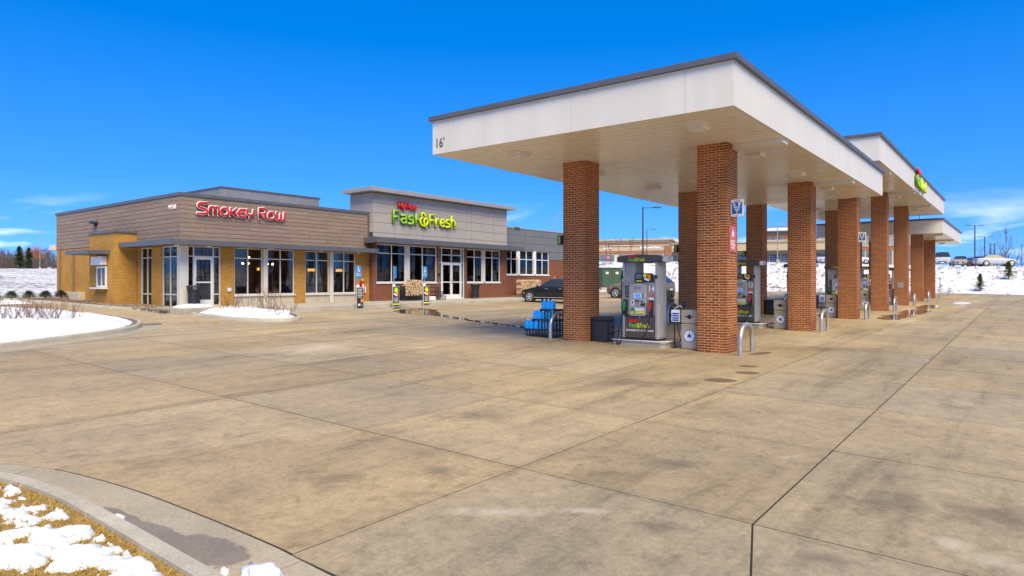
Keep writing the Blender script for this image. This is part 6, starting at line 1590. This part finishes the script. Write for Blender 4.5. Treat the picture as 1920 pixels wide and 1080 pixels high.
# ================================================================ FAR BUILDINGS
def frame_from(px, w_, vpx):
    """ground position of an image column at depth w_, and the direction that runs towards a vanishing column"""
    r = (px - 960) / 1237.0; Xv = (.6128, .7904); Yv = (-.7904, .6128)
    X = w_ * (r * Xv[0] + Xv[1]); Y = w_ * (r * Yv[0] + Yv[1])
    q = (vpx - 960) / 1237.0; d = Vector((q * Xv[0] + Xv[1], q * Yv[0] + Yv[1])); d.normalize()
    return X, Y, d
def text_local(root, body, size, width, loc, mat='letter_white'): return text('sign_letters', body, size, M[mat], root, loc, (R(90), 0, 0), .05, width=width, bold=.03)
def mall():
    w_ = 148.0; X, Y, d = frame_from(1255, w_, -2600)     # right end of the taller part; d points left along the front
    zb = HC + (527.7 - 502.5) * w_ / 1237
    ang = math.atan2(-d.y, -d.x)                                # local +x runs right along the front
    b = thing('strip_mall', (X, Y, zb), 'low tan and brick strip of shops on top of the snowy bank', 'building', None, ang)
    k = w_ / 1237 * 1.04                                              # metres per photo pixel at that depth
    # heights above the foot: foot 502.5; glass top 477; brick band 470; sign band 458; cap 448
    H = lambda y: (502.5 - y) * w_ / 1237
    def bx(nm, m, x0, x1, y0, y1, z0, z1, par=b, **kk): return MB().box(x0, x1, y0, y1, z0, z1).build(nm, M[m], par, **kk)
    x0 = (1040 - 1245) * k
    bx('wall', 'stucco_pale', x0, 0, .02, 18, -2, H(449.5)); bx('cornice', 'stucco', x0 - .3, .6, -.5, 18, H(449.4), H(447.2)); bx('sign_band', 'stucco', x0, -.05, -.12, .018, H(469), H(460)); bx('brick_band', 'mall_brick', x0, 0, -.16, .0, H(474.5), H(469.05)); bx('brick_band', 'mall_brick', x0, 0, -.1, .0, H(458.4), H(453.5)); bx('ledge', 'stucco_pale', x0, .1, -.3, .0, H(459.9), H(458.5))
    bx('corner_pier', 'mall_brick', -.95, .4, -.4, .6, -1, H(460.05))
    # shop windows and doors between piers
    xs = [(1040, 1066, 'g'), (1070, 1096, 'g'), (1100, 1124, 'g'), (1124.5, 1145, 'g'), (1154, 1190, 'g'), (1199, 1232, 'g')]
    for a, e, t in xs:
        f = bx('shop_window', 'pole_dark', (a - 1245) * k, (e - 1245) * k, -.05, .018, -.2, H(477))
        nn = 3; ww = (e - a) * k / nn
        for q in range(nn):
            for z0, z1 in ((.05, H(485.6)), (H(485), H(477.6))): piece('pane', M['mall_glass'], f, ((a - 1245) * k + ww * (q + .5), -.06, (z0 + z1) / 2), (ww - .12, .02, z1 - z0))
    piece('neon_sign', M['neon_red'], b, ((1134 - 1245) * k, -.1, H(481.5)), (.6, .04, .4))
    text_local(b, 'NAKOYA', .52, 15 * k, ((1133 - 1245) * k, -.16, H(464.2))); text_local(b, 'BONE-A-PATREAT', .62, 37 * k, ((1211.5 - 1245) * k, -.16, H(463.6)))
    # lower part to the right
    x1 = (1520 - 1245) * k
    bx('wall', 'stucco_pale', .4, x1, .6, 18, -2, H(457.9)); bx('cornice', 'stucco', .35, x1 + .3, .2, 18, H(457.8), H(456.4)); bx('sign_band', 'stucco', .45, x1, .42, .59, H(472), H(458.6))
    a_ = MB().add([(.6, -.9, H(478.5)), (x1, -.9, H(478.5)), (x1, .55, H(473)), (.6, .55, H(473)), (.6, -.9, H(479.5)), (x1, -.9, H(479.5))], [(0, 1, 2, 3), (0, 4, 5, 1)]).build('fabric_awning', M['awning_dark'], b)
    for a in range(1248, 1512, 18):
        f = bx('shop_window', 'pole_dark', (a - 1245) * k + .6, (a + 16 - 1245) * k + .6, .50, .585, -.2, H(479.8)); 
        for q in range(2): piece('pane', M['mall_glass'], f, ((a + 4.2 + 8 * q - 1245) * k + .6, .49, H(479.8) / 2), (7 * k, .02, H(479.8) - .3))
    text_local(b, 'PET SUPPLIES', .55, 40 * k, ((1270.5 - 1245) * k, .40, H(464.6)))
    bx('roof_unit', 'screen_metal', (1392 - 1245) * k, (1396 - 1245) * k, 5, 7, H(456.3), H(451)); 
    # clipped yellow hedge along the shop fronts
    hd = thing('hedge', (X, Y, zb), 'low yellow-green clipped hedge in front of the strip of shops', 'hedge', None, ang); rng = random.Random(2); mb = MB()
    for a, e in ((1155, 1166), (1198, 1206), (1212, 1224), (1254, 1266), (1268, 1278)):
        for _ in range(160):
            xx = rng.uniform(a, e); mb.ball(((xx - 1245) * k, -2.0 + rng.uniform(-.3, .3), rng.uniform(.1, .55)), rng.uniform(.12, .22), 5, 4, .3)
    mb.build('foliage', M['hedge_yellow'], hd, fix=False)
mall()
def office():
    w_ = 152.0; X, Y, d = frame_from(1442, w_, -2600); zb = HC + (527.7 - 501) * w_ / 1237; ang = math.atan2(-d.y, -d.x)
    b = thing('office_building', (X, Y, zb), 'taller tan and brick shop building with white metal roof behind the pumps', 'building', None, ang); k = w_ / 1237 * 1.03; H = lambda y: (501 - y) * w_ / 1237
    def bx(nm, m, x0, x1, y0, y1, z0, z1, **kk): return MB().box(x0 * k, x1 * k, y0, y1, z0, z1).build(nm, M[m], b, **kk)
    bx('wall', 'stucco_pale', -8, 260, .02, 20, -2, H(451)); bx('brick_band', 'mall_brick', -8, 260, -.1, 0, H(471.5), H(463.5)); bx('sign_band', 'stucco_pale', -8, 260, -.14, 0, H(462.8), H(451.5)); bx('ledge', 'frame_beige', -8, 260, -.3, 0, H(451.4), H(450.2)); bx('ledge', 'frame_beige', -8, 260, -.25, 0, H(464.4), H(462.9))
    for x in (26, 100, 176): bx('brick_inset', 'mall_brick', x, x + 10, -.18, -.141, H(461.5), H(452.6))
    bx('upper_wall', 'mall_brick', -6, 70, 1.2, 16, H(450), H(435)); bx('upper_trim', 'dark_panel', -6, 70, 1.0, 1.19, H(438), H(434))
    for x in (-2, 8, 18): piece('pane', M['mall_glass'], bx('upper_window', 'pole_dark', x, x + 9, 1.1, 1.21, H(449.5), H(444)), ((x + 4.5) * k, 1.08, H(446.8)), (8 * k, .03, 5 * k))
    MB().add([(-9 * k, .6, H(432.5)), (72 * k, .6, H(432.5)), (66 * k, 8, H(422)), (4 * k, 8, H(422)), (-9 * k, 15, H(432.5)), (72 * k, 15, H(432.5))], [(0, 1, 2, 3), (3, 2, 5, 4), (0, 3, 4), (1, 5, 2), (0, 4, 5, 1)]).build('metal_roof', M['standing_roof'], b)
    bx('roof_edge', 'dark_panel', -10, 73, .4, 15.2, H(434.0), H(432.4)); bx('ridge_cap', 'dark_panel', 2, 68, 7.6, 8.4, H(422.3), H(420.5))
    bx('corner_tower', 'stucco_pale', 88, 125, .6, 12, H(450.1), H(424)); bx('tower_cap', 'dark_panel', 86.5, 126.5, .3, 12.3, H(424), H(421.5)); bx('yellow_sign', 'yellow_print', 82, 89, .2, .55, H(449), H(443))
    for x in list(range(-6, 24, 12)) + list(range(88, 250, 14)):
        f = bx('shop_window', 'pole_dark', x, x + 11.5, -.06, .018, -.2, H(472.5))
        for q in range(2):
            for z0, z1 in ((.1, H(480.6)), (H(480), H(473))): piece('pane', M['mall_glass'], f, ((x + 3 + 5.6 * q) * k, -.07, (z0 + z1) / 2), (5 * k, .02, z1 - z0))
    bx('door', 'black_metal', 1, 8, -.12, -.061, -.2, H(481.5)); bx('pier', 'stucco_pale', 25.5, 33, -.2, -.02, -1, H(472))
    text_local(b, 'SLING HOME THERAPY', .5, 26 * k, (12 * k, -.18, H(459.8)), 'charcoal_metal')
office()
# blue pylon sign seen between columns
ps = thing('pylon_sign', (103, 36.8, terrain_h(103, 36.8)), 'small blue and white pylon sign left of the second left-hand column', 'sign', None, R(-60))
MB().box(-.25, .25, -.25, .25, -1, 7.2).build('pylon_mast', M['pole_dark'], ps); MB().box(-1.1, 1.1, -.3, .3, 7.0, 9.6).build('pylon_face', M['frame_white'], ps); MB().box(-.95, .95, -.33, -.301, 7.1, 9.0).build('blue_field', M['sign_blue'], ps)

# ================================================================ LIGHT POLES
def light_pole(px, depth, top_y, label, r=.07, arms=((1, 0),), mat='pole_dark', hook=False, zb=None):
    X, Y, d = frame_from(px, depth, 5000); z0 = terrain_h(X, Y) if zb is None else zb; z1 = HC + (527.7 - top_y) * depth / 1237
    p = thing('light_pole', (X, Y, z0), label, 'lamp post', 'tall parking lot lights'); h = z1 - z0
    MB().cyl((0, 0), r, -.5, h, 8, r * .7).build('pole', M[mat], p); MB().cyl((0, 0), r * 3, -.5, .5, 12).build('footing', M['kerb_concrete'], p)
    R_ = Vector((.6128, -.7904, 0))
    for s, dz in arms:
        e = R_ * (1.1 * s)
        if hook: MB().tube([(0, 0, h), tuple(R_ * .5 * s + Vector((0, 0, .9))), tuple(R_ * 1.5 * s + Vector((0, 0, 1.15)))], .05, 6).build('arm', M[mat], p) if False else MB().tube([(0, 0, h), (R_.x * .45 * s, R_.y * .45 * s, h + .9), (R_.x * 1.2 * s, R_.y * 1.2 * s, h + 1.25)], .05, 6).build('arm', M[mat], p); q = (R_.x * 1.4 * s, R_.y * 1.4 * s, h + 1.25)
        else: MB().tube([(0, 0, h - .1), (e.x, e.y, h - .05)], .04, 6).build('arm', M[mat], p); q = (e.x * 1.2, e.y * 1.2, h - .05)
        o = MB().box(-.35, .35, -.17, .17, -.06, .06).build('lamp_head', M[mat], p, loc=q); o.rotation_euler = (0, 0, math.atan2(R_.y, R_.x))
light_pole(1205.5, 62, 388, 'dark lamp post rising right behind the nearest pump', .10)
light_pole(1213, 128, 430, 'thinner distant lamp post beside the dark one behind the pump', .1)
light_pole(1828, 128, 422, 'tallest lamp post above the parked cars on the right', .14, ((1, 0), (-1, 0))); light_pole(1846.5, 150, 443.5, 'second lamp post above the parked cars on the right', .14, ((1, 0), (-1, 0)))
light_pole(1857.5, 190, 457.5, 'left one of the two small lamp posts by the bare tree', .17, ((1, 0),)); light_pole(1865, 190, 456.5, 'right one of the two small lamp posts by the bare tree', .17, ((-1, 0),))
light_pole(1039, 78, 417, 'hooked grey street lamp behind the dark right wing', .09, ((1, 0),), 'pole_grey', True)
light_pole(1458, 80, 419, 'pale lamp post in front of the taller brick building', .07, ((1, 0),), 'pole_grey')
light_pole(75, 105, 412, 'very thin tall mast beside the coffee shop on the left', .05, (), 'pole_grey'); light_pole(62, 150, 472, 'far twin-headed lamp post above the evergreens on the left', .1, ((1, 0), (-1, 0))); light_pole(93, 110, 469, 'far lamp post touching the corner of the store on the left', .1, ((1, 0), (-1, 0)))
def rod(px, y0, y1, depth, label, r=.03):
    X, Y, d = frame_from(px, depth, 5000); z0 = terrain_h(X, Y); h = (y0 - y1) * depth / 1237
    o = MB().cyl((0, 0), r, -.3, h, 6).build('marker_stake', M['pole_dark'], None, loc=(X, Y, z0)); tag(o, label, 'stake', 'thin stakes on the snowy bank')
for px, a, b, dp, nm in ((1814, 518, 502, 76, 'leftmost thin stake on the bank right of the canopies'), (1821.5, 518, 498, 76, 'second thin stake on the bank right of the canopies'), (1829.5, 519, 502, 74, 'third thin stake on the bank, just left of the small spruce'), (1907, 518, 500, 75, 'thin stake on the bank right of the larger spruce'), (1916, 518, 474, 76, 'tall thin stake at the right edge of the picture'), (1762.5, 537, 512, 68, 'thin stake on the bank beside the farthest canopy'), (1466, 526, 504, 82, 'stake with cross bar on the bank between second and third columns')): rod(px, a, b, dp, nm)
# ================================================================ CARS ON THE HILL
hill = [(1767, 86, 'car_silver', 'truck', 0, 'silver pickup truck leftmost of the cars on the bank'), (1801, 92, 'car_tan', 'sedan', 0, 'tan sedan facing the lot from the top of the bank'), (1822, 108, 'car_grey', 'sedan', 20, 'dark grey car behind the tan and red cars on the bank'), (1836, 90, 'car_red', 'sedan', 180, 'dark red car showing its tail on top of the bank'), (1867, 84, 'car_silver', 'sedan', 110, 'silver car parked sideways, rightmost on the bank'), (1543, 100, 'car_silver', 'sedan', 0, 'silver car on the bank seen between the columns'), (1606, 110, 'car_white', 'suv', 90, 'white suv on the bank seen behind the blue refuel sign')]
for px, dp, paint, kd, a, lb in hill:
    X, Y, d = frame_from(px, dp, 5000); back = math.atan2(-Y, -X)
    car((X, Y, terrain_h(X, Y) + .02), back + R(a), paint, lb, kd, 'cars on top of the snowy bank', False)
# ================================================================ TREES AND PLANTS
def branchy(mb, p, d, L, r, lev, rng, spread=.55, seg=5, minr=.004, n_kids=(2, 4), up=.12):
    pts = [Vector(p)]; rr = [r]; cur = Vector(p); dd = Vector(d).normalized(); n = 4
    for i in range(n):
        dd = (dd + Vector((rng.uniform(-1, 1), rng.uniform(-1, 1), rng.uniform(-.5, 1))) * .10 + Vector((0, 0, up * .25))).normalized()
        cur = cur + dd * (L / n); pts.append(cur.copy()); rr.append(max(minr, r * (1 - .55 * (i + 1) / n)))
    mb.tube(pts, rr, seg if lev > 1 else 3, False)
    if lev <= 0: return
    k = rng.randint(*n_kids) + (1 if lev > 2 else 0)
    for q in range(k):
        t = rng.uniform(.35, 1.0) if q else 1.0; i = min(n - 1, int(t * n)); b = pts[i].lerp(pts[i + 1], t * n - i)
        a = rng.uniform(0, 6.283); s = Vector((math.cos(a), math.sin(a), 0)); nd = (dd + s * spread * rng.uniform(.6, 1.3) + Vector((0, 0, up))).normalized()
        branchy(mb, b, nd, L * rng.uniform(.5, .75), max(minr, rr[i] * .6), lev - 1, rng, spread, seg, minr, n_kids, up)
def bare_tree(x, y, h, label, seed, mat='bark', group='bare trees on the bank', r=.10):
    rng = random.Random(seed); t = thing('bare_tree', (x, y, terrain_h(x, y)), label, 'tree', group)
    MB().tube([(0, 0, -.3), (.02, .01, h * .2), (0, .02, h * .42)], [r, r * .85, r * .7], 8).build('trunk', M[mat], t, smooth=True)
    mb = MB()
    branchy(mb, (0, .02, h * .41), (0, 0, 1), h * .40, r * .6, 3, rng, .35, 5, .012, (2, 3), .3)
    for q in range(5):
        a = 6.283 * q / 5 + rng.uniform(-.4, .4); branchy(mb, (0, .02, h * rng.uniform(.30, .42)), (math.cos(a) * .8, math.sin(a) * .8, 1), h * rng.uniform(.34, .46), r * .4, 2, rng, .35, 4, .012, (2, 3), .3)
    mb.build('crown', M[mat], t, fix=False)
def conifer(x, y, h, rad, label, seed, mat, z=None, dens=1.0, group='young evergreens'):
    rng = random.Random(seed); t = thing('spruce_tree', (x, y, terrain_h(x, y) if z is None else z), label, 'tree', group)
    MB().tube([(0, 0, -.2), (0, 0, h * .97)], [rad * .07, rad * .01], 7).build('trunk', M['bark'], t)
    mb = MB(); n = int(260 * dens)
    for q in range(n):
        u = rng.random() ** .8; z_ = h * (.03 + .95 * u); R_ = rad * (1 - u) ** .85 * rng.uniform(.45, 1.15) * (1 + .25 * math.sin(u * 23 + seed)) + .02 * rad; a = rng.uniform(0, 6.283)
        base = Vector((0, 0, z_ + .06 * h * (1 - u))); tip = Vector((R_ * math.cos(a), R_ * math.sin(a), z_ - .04 * h + R_ * .12))
        m_ = 7
        for k in range(m_):
            f = (k + .6) / m_; c = base.lerp(tip, f); L = rad * .22 * (1 - .4 * f) * rng.uniform(.7, 1.2)
            for _ in range(3):
                d = Vector((math.cos(a) + rng.uniform(-.9, .9), math.sin(a) + rng.uniform(-.9, .9), rng.uniform(-.35, .6))).normalized() * L
                w_ = d.cross(Vector((rng.uniform(-1, 1), rng.uniform(-1, 1), 1))).normalized() * L * .16
                i = len(mb.v); mb.v += [tuple(c - w_), tuple(c + w_), tuple(c + d)]; mb.f.append((i, i + 1, i + 2))
    mb.build('crown', M[mat], t, fix=False)
def at(px, w_):
    X, Y, d = frame_from(px, w_, 5000); return X, Y
x, y = at(1838, 66); conifer(x, y, 1.75, .72, 'small olive spruce on the bank, left one of the pair', 3, 'needle_olive', dens=.8)
x, y = at(1891, 68.5); conifer(x, y, 1.85, .80, 'small olive spruce on the bank, right one of the pair', 5, 'needle_olive', dens=.8)
x, y = at(1887, 95); bare_tree(x, y, 4.9, 'tall leafless tree behind the parked cars on the right', 21)
# scrub behind the cars and dead weeds on the bank
def scrub(px, w_, h, n, label, seed, mat='bark', spreadx=1.0, group='leafless shrubs', z=None, name='bare_shrub', r=.018):
    rng = random.Random(seed); X, Y = at(px, w_); t = thing(name, (X, Y, terrain_h(X, Y) if z is None else z), label, 'shrub', group); mb = MB()
    for q in range(n):
        a = rng.uniform(0, 6.283); s = rng.uniform(0, spreadx); b = Vector((math.cos(a) * s, math.sin(a) * s, -.05))
        branchy(mb, b, (math.cos(a) * .5, math.sin(a) * .5, 1), h * rng.uniform(.35, .6), r, 2, rng, .6, 4, r * .3, (2, 3))
    mb.build('twigs', M[mat], t, fix=False)
scrub(1871, 112, 4.2, 26, 'leafless thicket left of the tall bare tree', 31, 'bark', 2.2, r=.04); scrub(1898, 112, 3.0, 30, 'low leafless thicket right of the tall bare tree', 32, 'bark', 3.0, r=.04)
for k, (px, w_, h) in enumerate(((1272, 66, 2.6), (1258, 64, 1.6), (1180, 72, 2.4), (1146, 70, 2.2), (1137, 74, 2.4), (1163, 73, 2.2))):
    X, Y = at(px, w_); rng = random.Random(50 + k); t = thing('sapling', (X, Y, terrain_h(X, Y)), ['young leafless sapling on the bank right of the nearest pump', 'shorter leafless sapling just right of the nearest pump', 'leafless sapling on the bank seen left of the pump screen', 'second leafless sapling from the nearest column on the bank', 'first leafless sapling beside the nearest column on the bank', 'third leafless sapling from the nearest column on the bank'][k], 'sapling', 'young saplings on the bank'); mb = MB()
    branchy(mb, (0, 0, -.1), (0, 0, 1), h * .6, .03, 3, rng, .35, 4, .008); mb.build('stem', M['bark'], t, fix=False)
# planting on the islands: leafless reddish twigs
for k, (x, y, h, n, sp, lb) in enumerate(((13.7, 24.6, .75, 12, .25, 'rust-red leafless shrub against the yellow brick pier'), (13.95, 23.7, .6, 9, .3, 'grey leafless twigs on top of the island snow'), (14.0, 22.4, .85, 14, .35, 'tallest dark twiggy shrub on the small snow island'), (14.0, 21.5, .45, 12, .4, 'low red twigs at the right tip of the small snow island'))):
    rng = random.Random(70 + k); t = thing('bare_shrub', (x, y, g(x, y) + .30), lb, 'shrub', 'leafless shrubs on the snow islands'); mb = MB()
    for q in range(n):
        a = rng.uniform(0, 6.283); s = rng.uniform(0, sp); branchy(mb, (math.cos(a) * s, math.sin(a) * s, -.2), (math.cos(a) * .6, math.sin(a) * .6, 1), h * rng.uniform(.5, .75), .011, 2, rng, .6, 3, .004, (2, 3))
    mb.build('twigs', M['bark_red' if k != 1 else 'bark'], t, fix=False)
    mb = MB()
    for q in range(9): mb.ball((rng.uniform(-.45, .45), rng.uniform(-.45, .45), rng.uniform(-.08, .0)), rng.uniform(.03, .08), 8, 6, .25)
    mb.build('snow_clods', M['snow'], t, smooth=True, fix=False)
for k, (x, y) in enumerate(((7.2, 24.1), (6.9, 24.6), (6.4, 24.9), (5.9, 25.4), (7.8, 24.0))):
    rng = random.Random(90 + k); t = thing('bare_shrub', (x, y, g(x, y) + .2), 'reddish leafless shrub in the row on the big left island', 'shrub', 'row of leafless shrubs on the left island'); mb = MB()
    t['label'] = ['third', 'fourth', 'fifth', 'farthest', 'nearest'][k] + ' reddish leafless shrub of the row on the big left island'
    for q in range(16):
        a = rng.uniform(0, 6.283); s = rng.uniform(0, .4); branchy(mb, (math.cos(a) * s, math.sin(a) * s, -.15), (math.cos(a) * .7, math.sin(a) * .7, 1), rng.uniform(.3, .5), .011, 2, rng, .6, 3, .004, (2, 3))
    mb.build('twigs', M['bark_red'], t, fix=False)
# low green shrubs behind the drive lane
for k, x in enumerate((10.3, 11.0, 11.75, 12.5, 13.2)):
    y = 41.0; rng = random.Random(110 + k); t = thing('low_shrub', (x, y, g(x, y) + .06), ['leftmost', 'second', 'third', 'fourth', 'rightmost'][k] + ' low green shrub in the snow behind the drive lane', 'shrub', 'low green shrubs behind the drive lane'); mb = MB()
    for q in range(900):
        a = rng.uniform(0, 6.283); el_ = rng.uniform(.1, 1.5); r = .36 * rng.uniform(.5, 1); c = Vector((r * math.cos(a) * math.cos(el_), r * math.sin(a) * math.cos(el_), .1 + .38 * math.sin(el_) * rng.uniform(.6, 1)))
        d = Vector((math.cos(a), math.sin(a), 1.0 + rng.uniform(-.4, .6))).normalized() * rng.uniform(.06, .13); w_ = Vector((-math.sin(a), math.cos(a), 0)) * .012
        i = len(mb.v); mb.v += [tuple(c - w_), tuple(c + w_), tuple(c + d)]; mb.f.append((i, i + 1, i + 2))
    mb.build('foliage', M['shrub_green'], t, fix=False); MB().tube([(0, 0, -.05), (0, 0, .3)], .03, 6).build('stem', M['bark'], t)
# evergreens and a rust-leaved tree at the far left
x, y = at(36, 150); conifer(x, y, 5.9, 2.3, 'larger dark evergreen on the skyline at the far left', 7, 'needle', dens=.7, group='evergreens on the left skyline'); x, y = at(54, 152); conifer(x, y, 5.6, 2.1, 'smaller dark evergreen right of the larger one on the left skyline', 8, 'needle', dens=.7, group='evergreens on the left skyline')
def leaf_tree(px, w_, h, label, seed, mat):
    rng = random.Random(seed); X, Y = at(px, w_); t = thing('rust_tree', (X, Y, terrain_h(X, Y)), label, 'tree'); mb = MB(); MB().tube([(0, 0, -.2), (0, 0, h * .5)], [.15, .09], 7).build('trunk', M['bark'], t)
    for q in range(2600):
        a = rng.uniform(0, 6.283); el_ = math.asin(rng.uniform(-.7, 1)); r = h * .34 * rng.uniform(.3, 1) * (1 + .25 * mnoise.noise(Vector((math.cos(a) * 2, math.sin(a) * 2, el_ * 2)))); c = Vector((r * math.cos(a) * math.cos(el_), r * math.sin(a) * math.cos(el_), h * .62 + r * math.sin(el_)))
        d = Vector((rng.uniform(-1, 1), rng.uniform(-1, 1), rng.uniform(-1, 1))) * .22; e = Vector((rng.uniform(-1, 1), rng.uniform(-1, 1), rng.uniform(-1, 1))) * .12
        i = len(mb.v); mb.v += [tuple(c), tuple(c + d), tuple(c + e)]; mb.f.append((i, i + 1, i + 2))
    mb.build('crown', M[mat], t, fix=False)
leaf_tree(65, 160, 6.8, 'rust-coloured leafy tree between the evergreens and the store', 4, 'rust_leaf')
# ---- far woods: nobody could count them
def woods(name, label, spots, hmin, hmax, seed, twigs=46):
    rng = random.Random(seed); mb = MB()
    for X, Y in spots:
        h = rng.uniform(hmin, hmax); z0 = terrain_h(X, Y) - .5; r = .12 * h / 9
        mb.tube([(X, Y, z0), (X + rng.uniform(-.3, .3), Y + rng.uniform(-.3, .3), z0 + h * .8)], [r, r * .35], 4, False)
        for q in range(twigs):
            u = rng.uniform(.12, .95); a = rng.uniform(0, 6.283); L = h * .30 * (1.1 - .6 * u) * rng.uniform(.5, 1.1); b = Vector((X, Y, z0 + h * .8 * u)); e = b + Vector((math.cos(a) * L * .6, math.sin(a) * L * .6, L * .75))
            w_ = Vector((-math.sin(a), math.cos(a), 0)) * (.045 * h / 9); i = len(mb.v); mb.v += [tuple(b - w_), tuple(b + w_), tuple(e)]; mb.f.append((i, i + 1, i + 2))
            for _ in range(2):
                f = rng.uniform(.3, .8); c = b.lerp(e, f); a2 = a + rng.uniform(-1.2, 1.2); e2 = c + Vector((math.cos(a2), math.sin(a2), 1.1)) * L * .35; i = len(mb.v); w2 = w_ * .6; mb.v += [tuple(c - w2), tuple(c + w2), tuple(e2)]; mb.f.append((i, i + 1, i + 2))
    tag(mb.build(name, M['bark'], fix=False), label, 'woods', kind='stuff')
rng = random.Random(17)
sp = []
for k in range(420):
    px = rng.uniform(-160, 150); w_ = rng.uniform(235, 330); sp.append(at(px, w_))
woods('left_woods', 'brown leafless woods along the skyline at the far left', sp, 9.5, 13.0, 3)
# leafless trees across the street behind the viewer: they show as reflections in the shop glass
sp = [(rng.uniform(-50, 150), rng.uniform(-78, -48)) for _ in range(240)]
woods('street_trees', 'leafless trees across the street, mirrored in the shop windows', sp, 8, 14, 5, 36)
